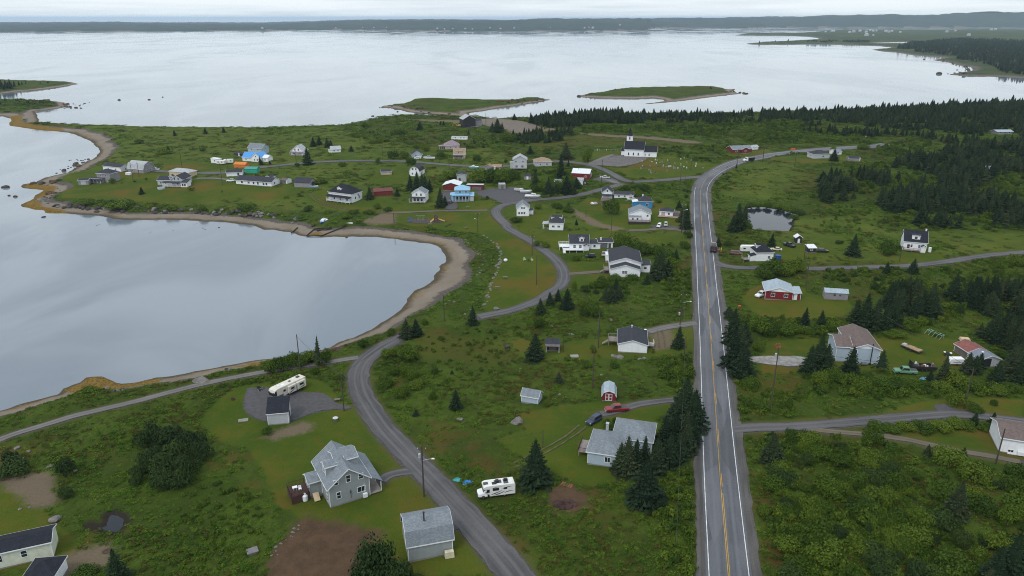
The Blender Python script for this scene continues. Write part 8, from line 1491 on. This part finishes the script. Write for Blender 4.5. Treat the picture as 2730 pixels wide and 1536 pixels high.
# woods and thickets, filled at random inside surveyed outlines
def inside(n, r, c, s, seed):
    poly = np.array(tl(r, c, s)); rgn = np.random.default_rng(seed); lo, hi = poly.min(0), poly.max(0); out = []
    W_ = gpts(poly)[:, :2]; lo, hi = W_.min(0), W_.max(0); got = 0
    while got < n:
        p = lo+(hi-lo)*rgn.random((n*3, 2)); p = p[sdf(p, W_) > 0]; out.append(p); got += len(p)
    return np.concatenate(out)[:n]
def clear(P, m=0.5):
    d = road_d(P) > m; d &= poly_max(P, list(PADW.values())) < -m
    for x, y, r_ in KEEP: d &= (P[:, 0]-x)**2+(P[:, 1]-y)**2 > (r_+m)**2
    for v in PONDW.values(): d &= poly_max(P, [v[:, :2]]) < -1.0
    return d
WOOD = []   # x, y, h, wid
def wood(n, r, c, s, h0, h1, seed, clump=25.0, lo=-.15):
    P = inside(n, r, c, s, seed); P = P[clear(P, 1.0)]; P = P[vnoise(P[:, 0], P[:, 1], clump, seed) > lo]; P = P[heights(P, True)[1] > 6]
    rgn = np.random.default_rng(seed+1)
    for p in P: WOOD.append((p[0], p[1], h0+(h1-h0)*rgn.random()**1.3, seed))
wood(1000,0,2,'140,1170 400,1150 700,1115 1100,1112 1300,1120 1300,1200 1000,1210 700,1230 400,1240 150,1190',5,11,101,18,-.4); wood(480,0,2,'1300,1120 2000,1120 2500,1110 2536,1180 1900,1210 1300,1200',5,10,102,18,-.05); wood(110,0,2,'0,1330 200,1290 420,1270 600,1260 620,1330 500,1370 200,1400 0,1390',5,9,103,15,-.4)
wood(2300,0,3,'0,1100 500,1100 1050,1070 1500,1045 2000,1020 2536,1000 3000,990 3000,1250 2536,1240 1900,1210 1200,1180 700,1180 0,1150',5,11,104,20,-.7); wood(1000,0,3,'400,1160 1200,1180 2000,1220 2700,1250 2800,1449 2200,1449 1500,1330 800,1320 400,1280',5,10,105,26,-.12)
wood(330,1,3,'580,380 900,330 1300,380 1600,420 1500,480 1000,470 700,500 560,560',6,10,106,15,-.3); wood(620,1,3,'1130,560 1400,500 2000,540 2536,620 2900,640 2900,800 2400,820 1800,830 1200,790',6,11,107,22,-.45); wood(620,1,3,'1250,260 1330,170 1700,190 1750,100 2000,40 2536,20 2900,40 2900,300 2300,330 2200,420 1950,520 1750,490 1650,330 1400,260',7,12,108,22,-.2)
wood(260,2,3,'1200,150 1500,90 2000,150 2536,80 2800,100 2800,640 2536,640 2360,620 2150,540 1900,470 1650,440 1400,440 1250,400',6,11,109,14,-.3)
wood(60,0,0,'-400,780 0,800 130,810 120,860 0,890 -400,930',8,13,110,18,-1); wood(40,2,3,'2400,700 2900,600 2900,1000 2536,1000 2400,900',6,10,111,14,-.5)
WOOD = np.array(WOOD); dist = np.hypot(WOOD[:, 0], WOOD[:, 1]); size = WOOD[:, 2]/dist; order = np.argsort(-size)
nI = max(0, 292-sum(1 for t in TREES if t[1] == 'spruce')); ind, rest = WOOD[order[:nI]], WOOD[order[nI:]]
WZ = {101: 'shore wood behind the church', 102: 'thin shore wood beyond the church', 103: 'small wood left of the church', 104: 'long dark wood on the right hand shore', 105: 'scattered wood above the far road', 106: 'spruce strip beyond the pond', 107: 'dark wood behind the steep black roofed house', 108: 'wood at the upper right', 109: 'wood behind the junk yard', 110: 'wood on the left headland', 111: 'wood at the right edge by the rusty roofed shed'}
zz = heights(ind[:, :2])
for (x, y, h_, sd_), z in zip(ind, zz):
    nT = len(TREES); spruce((x, y, z), h_*.95, random.uniform(.24, .40), random.random() < .07, h_*1949/math.hypot(x, y) < 16); o = TREES.pop()[0]; tag(o, 'dark spruce in the '+WZ[int(sd_)], 'tree', 'spruces in the '+WZ[int(sd_)])
# labels of the trees that stand apart: what they are, how big, and what they stand by
LA = np.array([(a, b_) for a, b_, _ in LAND]); byk = {}
for root, kind, x, y, h_ in TREES:
    d = np.hypot(LA[:, 0]-x, LA[:, 1]-y); j = int(np.argmin(d)); lx, ly, ph = LAND[j]; ux, uy = lx/math.hypot(lx, ly), ly/math.hypot(lx, ly); al = (x-lx)*ux+(y-ly)*uy; ac = (x-lx)*uy-(y-ly)*ux
    far = d[j] > 60
    rel = ('well ' if far else '')+(('beyond' if al > 0 else 'short of') if far else ('behind' if al > 0 else 'in front of')) if abs(al) > abs(ac) else ('far ' if far else '')+('right of' if ac > 0 else 'left of')
    byk.setdefault((kind, rel, ph), []).append((root, x, y, h_))
NTH = ['first', 'second', 'third', 'fourth', 'fifth', 'sixth', 'seventh', 'eighth', 'ninth', 'tenth', 'eleventh', 'twelfth']
for (kind, rel, ph), L_ in byk.items():
    L_.sort(key=lambda t: math.atan2(t[1], t[2])); n_ = len(L_); nm = 'dark spruce' if kind == 'spruce' else ('dark bush' if kind == 'dark bush' else 'green bush' if kind == 'bush' else kind)
    for i, (root, x, y, h_) in enumerate(L_):
        tall = 'tall ' if kind == 'spruce' and h_ > 8 else 'small ' if kind == 'spruce' and h_ < 4 else ''
        lab = f'{tall}{nm} {rel} the {ph}' if n_ == 1 else f'{NTH[min(i, 11)]} {tall}{nm} from the left {rel} the {ph}'
        tag(root, lab, 'tree' if kind in ('spruce', 'round leafy tree') else 'bush', (nm+' group '+rel+' the '+ph) if n_ > 1 else None)
# thicket of the lower right corner: each bush a thing
TH = inside(125, 3, 3, '-20,90 700,110 1150,150 1600,300 2000,350 2300,430 2900,520 2900,1650 100,1650 60,1449 -20,700', 201); TH = TH[clear(TH, 1.5)]; tz = heights(TH)
for p, z in zip(TH, tz):
    h_ = random.uniform(1.8, 4.6); dk = random.random() < .22; bush((p[0], p[1], z), h_, h_*random.uniform(1.2, 1.7), dk); o = TREES.pop()[0]; tag(o, ('dark green bush' if dk else 'mid green bush')+' in the thicket at the lower right corner', 'bush', ('dark' if dk else 'mid green')+' bushes in the lower right thicket')
# ---------------- undergrowth: one scattered mass each
UG1 = leafmat('undergrowth_green', [(.029, .064, .008), (.052, .098, .011), (.088, .132, .014)], .8, .7); UG2 = leafmat('undergrowth_olive', [(.038, .050, .010), (.066, .072, .012), (.072, .056, .015)], .8, .7); UG3 = leafmat('undergrowth_bright', [(.040, .090, .009), (.060, .120, .012), (.096, .148, .015)], .8, .5)
def scatter(name, P, scl, rot, idx, protos):
    me = bpy.data.meshes.new(name); me.vertices.add(len(P)); me.vertices.foreach_set('co', np.asarray(P, np.float32).ravel())
    a = me.attributes.new('scl', 'FLOAT_VECTOR', 'POINT'); a.data.foreach_set('vector', np.asarray(scl, np.float32).ravel()); a = me.attributes.new('rot', 'FLOAT_VECTOR', 'POINT'); a.data.foreach_set('vector', np.asarray(rot, np.float32).ravel()); a = me.attributes.new('idx', 'INT', 'POINT'); a.data.foreach_set('value', np.asarray(idx, np.int32))
    o = tag(link(name, me), kind='stuff'); ng = bpy.data.node_groups.new(name, 'GeometryNodeTree'); ng.interface.new_socket('Geometry', in_out='INPUT', socket_type='NodeSocketGeometry'); ng.interface.new_socket('Geometry', in_out='OUTPUT', socket_type='NodeSocketGeometry')
    gi = ng.nodes.new('NodeGroupInput'); go = ng.nodes.new('NodeGroupOutput'); ip = ng.nodes.new('GeometryNodeInstanceOnPoints'); jn_ = ng.nodes.new('GeometryNodeJoinGeometry')
    for pm in reversed(protos):
        po = bpy.data.objects.new(pm.name, pm); oi = ng.nodes.new('GeometryNodeObjectInfo'); oi.inputs['Object'].default_value = po; oi.inputs['As Instance'].default_value = True; ng.links.new(oi.outputs['Geometry'], jn_.inputs[0])
    def na(nm, ty): n = ng.nodes.new('GeometryNodeInputNamedAttribute'); n.data_type = ty; n.inputs[0].default_value = nm; return n.outputs[0]
    ng.links.new(gi.outputs[0], ip.inputs['Points']); ng.links.new(jn_.outputs[0], ip.inputs['Instance']); ip.inputs['Pick Instance'].default_value = True; ng.links.new(na('idx', 'INT'), ip.inputs['Instance Index']); ng.links.new(na('rot', 'FLOAT_VECTOR'), ip.inputs['Rotation']); ng.links.new(na('scl', 'FLOAT_VECTOR'), ip.inputs['Scale']); ng.links.new(ip.outputs[0], go.inputs[0])
    md = o.modifiers.new('scatter', 'NODES'); md.node_group = ng; return o
rw = np.random.default_rng(5)
def rots(n): r_ = np.zeros((n, 3)); r_[:, 2] = rw.random(n)*6.28; return r_
# stones too small to tell apart along the shore
rs_ = RUN[238:]; scatter('shore_stones', [p for _, p, *_r in rs_], [(s_*1.1, s_, s_*.7) for _, p, s_, *_r in rs_], rots(len(rs_)), [{'g': 0, 'd': 5, 'w': 9}[kd]+(i % 3) for i, (_, p, s_, kd, *_r) in enumerate(rs_)], RK+RKD+RKW)
# rest of the woods
hz_ = heights(rest[:, :2]); sc_ = np.stack([rest[:, 2]*rw.uniform(.28, .46, len(rest)), rest[:, 2]*rw.uniform(.28, .46, len(rest)), rest[:, 2]*rw.uniform(.55, 1.05, len(rest))], 1)
scatter('spruce_woods', np.column_stack([rest[:, :2], hz_-.1]), sc_, rots(len(rest)), np.where(rw.random(len(rest)) < .08, 4, rw.integers(0, 4, len(rest))), SPL+SPS[:1])
# far wood on the lowland and the headland beyond the bay
FP = inside(5200, 0, 3, '1300,470 1450,420 1900,380 2536,400 3300,430 3300,760 2500,735 2330,700 2250,640 2060,600 1900,570 1750,530 1500,505', 301); fh = heights(FP, True); ok = (fh[1] > 30) & (vnoise(FP[:, 0], FP[:, 1], 90, 31) > -.62); FP = FP[ok]; fz_ = fh[0][ok]; n_ = len(FP); hh_ = rw.uniform(7, 13, n_)
FP2 = inside(900, 0, 3, '440,400 800,395 1050,400 1000,412 600,410', 302); f2 = heights(FP2, True); ok = (f2[1] > 15) & (vnoise(FP2[:, 0], FP2[:, 1], 60, 32) > 0); FP2 = FP2[ok]; FP = np.concatenate([FP, FP2]); fz_ = np.concatenate([fz_, f2[0][ok]]); hh_ = np.concatenate([hh_, rw.uniform(4, 9, len(FP2))]); n_ = len(FP)
scatter('far_woods', np.column_stack([FP, fz_-.2]), np.stack([hh_*.42, hh_*.42, hh_], 1), rots(n_), rw.integers(0, 4, n_), SPL)
# low growth over all rough ground
pts = []; szs = []
for r0, r1, stp in ((88, 150, .95), (150, 230, 1.3), (230, 340, 1.9), (340, 520, 2.9), (520, 760, 4.2), (760, 1120, 6.5)):
    n_ = int(.5*(r1*r1-r0*r0)*2*math.radians(39.5)/(stp*stp)*1.25); rr = np.sqrt(rw.uniform(r0*r0, r1*r1, n_)); aa = rw.uniform(-math.radians(39.5), math.radians(39.5), n_); pts.append(np.stack([rr*np.sin(aa), rr*np.cos(aa)], 1)); szs.append(np.full(n_, stp))
P = np.concatenate(pts); S = np.concatenate(szs); hz_, sh_, bw_, who_ = heights(P, True)
ok = (sh_ > bw_*1.02+.6) & (who_ == 0); P, S, hz_ = P[ok], S[ok], hz_[ok]
lawn = poly_max(P, LAWNW)+vnoise(P[:, 0], P[:, 1], 2.5, 51)*.9; ok = (lawn < -.2) & (poly_max(P, DIRTW) < -.5-.0*S) & (poly_max(P, list(PADW.values())) < -1.0) & (road_d(P) > 1.0+S*.25); ok &= poly_max(P, [v[:, :2] for v in PONDW.values()]) < -1.2
P, S, hz_ = P[ok], S[ok], hz_[ok]
if KEEP:
    K_ = np.array(KEEP); cell = {}
    for x, y, r_ in KEEP: cell.setdefault((int(x//12), int(y//12)), []).append((x, y, r_))
    ok = np.ones(len(P), bool)
    for i, (x, y) in enumerate(P):
        a, b_ = int(x//12), int(y//12)
        for da in (-1, 0, 1):
            for db in (-1, 0, 1):
                for kx, ky, kr in cell.get((a+da, b_+db), ()):
                    if (x-kx)**2+(y-ky)**2 < (kr+.3)**2: ok[i] = False
    P, S, hz_ = P[ok], S[ok], hz_[ok]
mead = poly_max(P, MEADW)+6*vnoise(P[:, 0], P[:, 1], 12, 66) > 0; bogd = np.maximum(poly_max(P, BOGW), np.where(mead & (vnoise(P[:, 0], P[:, 1], 22, 67) < .35), 1, -9)); nz_ = vnoise(P[:, 0], P[:, 1], 16, 61)+.6*vnoise(P[:, 0], P[:, 1], 6, 62); patch = vnoise(P[:, 0], P[:, 1], 40, 63)
keepm = rw.random(len(P)) < np.clip(.72+.35*nz_, .25, 1)*np.where(bogd > 0, .45, 1); P, S, hz_, bogd, nz_, patch = P[keepm], S[keepm], hz_[keepm], bogd[keepm], nz_[keepm], patch[keepm]
thick = sdf(P, gt(3, 3, '-20,90 700,110 1150,150 1600,300 2000,350 2300,430 2900,520 2900,1650 100,1650 60,1449 -20,700')[:, :2]) > 0
n_ = len(P); w_ = S*rw.uniform(.5, .95, n_); tall = (.30+.30*np.clip(nz_, 0, 1.4)+.35*rw.random(n_)**2)*np.minimum(w_/.75, .7+.4*w_)*np.where(bogd > 0, .55, 1)*np.where(thick, 1.9, 1.0); w_ = w_*np.where(thick, 1.35, 1.0)
u = rw.random(n_)+.35*patch-.25*(bogd > 0); idx = np.where(u > .66, rw.integers(6, 8, n_), np.where(u > .22, rw.integers(0, 4, n_), rw.integers(4, 6, n_)))
PR = [leafy_mesh(200+i, 5, 85, .26, .8, m_, 'clump') for i, m_ in enumerate((UG1, UG1, UG1, UG1, UG2, UG2, UG3, UG3))]
scatter('undergrowth', np.column_stack([P, hz_+.02]), np.stack([w_, w_, tall], 1), rots(n_), idx, PR)
# shrubs: scrub belts too dense to count
SHR = [(3,3,'-20,110 700,130 1150,170 1600,310 2000,360 2300,440 2900,520 2900,1650 100,1650 60,1449 -20,700',520,.9,2.3), (2,3,'1200,150 1500,90 2000,150 2536,80 2800,100 2800,640 2536,640 2360,620 2150,540 1900,470 1650,440 1400,440 1250,400',150,1.2,3.0), (1,3,'1130,500 1400,450 2000,480 2536,560 2900,600 2900,820 2400,840 1800,850 1200,820',260,1.2,3.0), (1,3,'1250,260 1330,170 1700,150 1750,80 2000,0 2900,0 2900,340 2300,380 2200,480 1950,560 1750,530 1650,380 1400,300',260,1.4,3.4), (0,2,'0,1180 700,1130 2536,1110 2536,1200 0,1260',260,1.2,2.8), (1,3,'450,560 600,330 900,250 1300,180 2536,300 2700,330 2700,560 1700,500 1150,480 600,540',420,1.4,3.2), (0,3,'0,1160 400,1180 800,1300 1500,1340 2200,1449 2800,1449 2800,1700 1300,1560 900,1390 0,1390',800,1.6,3.4), (0,2,'700,1240 1300,1210 1900,1215 2536,1190 2536,1400 2200,1380 1900,1330 1400,1280 700,1290',560,1.4,3.2), (1,2,'1420,60 2140,30 2140,110 1900,200 1700,150',60,1.4,2.6), (2,2,'1480,740 1760,700 1790,900 1640,1060 1480,980 1400,800',55,1.2,2.4), (3,2,'1450,500 1790,400 1820,900 1830,1449 1500,1449 1400,900',80,1.0,2.0), (1,2,'1400,1000 1750,980 1770,1380 1560,1449 1380,1200',90,1.4,3.0), (2,2,'560,20 1700,-40 1770,120 1600,200 1200,200 760,120',70,1.2,2.6), (1,3,'0,1240 2536,1120 2700,1200 2700,1449 900,1449 500,1330 0,1449',260,1.0,2.2), (2,3,'850,60 1200,40 2536,20 2536,120 1500,120 1250,220 900,180',80,1.4,3.0), (2,3,'-260,320 600,340 850,320 860,420 600,490 100,480 -300,460',60,1.2,2.6), (2,3,'330,900 2536,1000 2536,1060 1700,1090 1100,1110 500,1060',70,1.2,2.4), (2,3,'-280,900 300,950 500,1100 200,1280 -230,1290',70,1.0,2.0), (0,1,'950,1260 1400,1280 1600,1320 1500,1400 1000,1390',45,1.2,2.4), (0,1,'1950,1360 2536,1340 2536,1449 1950,1449',40,1.2,2.6), (1,2,'0,280 560,300 700,420 560,520 250,500 150,330',45,1.6,3.2), (1,2,'980,450 1500,420 1760,410 1750,540 1560,530 1200,540',50,1.0,2.2), (1,1,'1900,280 2536,240 2536,400 2100,400 1850,380',50,1.6,3.4), (1,2,'-60,230 20,300 -40,420 -200,420 -200,300',10,1.6,3.0), (3,1,'-600,500 100,700 200,1000 0,1300 -500,1449 -900,1200',60,.6,1.3), (2,1,'1150,600 1700,480 2536,400 2700,700 2300,900 1700,1000 1200,1000',90,.7,1.5), (1,3,'560,640 1100,560 1150,800 700,900 480,760',45,.9,1.8), (1,2,'1950,280 2140,200 2140,560 1960,560',40,.9,1.9)]
sp_, ss_ = [], []
for i, (r, c, s, n_, a, b_) in enumerate(SHR):
    p = inside(int(n_*1.5), r, c, s, 400+i); p = p[clear(p, 1.2)]; p = p[(vnoise(p[:, 0], p[:, 1], 18, 71) > -.35) & (poly_max(p, LAWNW) < -.5) & (heights(p, True)[1] > 7)]; sp_.append(p); ss_.append(rw.uniform(a, b_, len(p)))
P = np.concatenate(sp_); S = np.concatenate(ss_); n_ = len(P); w_ = S*rw.uniform(.55, .85, n_); dkm = (rw.random(n_) < .12) & (S > 1.9)
scatter('shrubbery', np.column_stack([P, heights(P)-.05]), np.stack([w_, w_*rw.uniform(.85, 1.2, n_), S], 1), rots(n_), np.where(dkm, rw.integers(4, 7, n_), rw.integers(0, 4, n_)), BSL+BSD)
# ---------------------------------------------------------------- air
hm = bpy.data.materials.new('haze_air'); hm.use_nodes = True; _t = hm.node_tree; _t.nodes.clear()
_o = _n(_t, 'ShaderNodeOutputMaterial'); _v = _n(_t, 'ShaderNodeVolumePrincipled')
_v.inputs['Color'].default_value = (0.68, 0.84, 1.0, 1); _v.inputs['Density'].default_value = 4.2e-5; _v.inputs['Anisotropy'].default_value = 0.2
_t.links.new(_v.outputs[0], _o.inputs['Volume'])
hz = MB().box(-62000, 62000, -62000, 62000, -6.0, 150.0).build('haze', hm); tag(hz, kind='stuff')
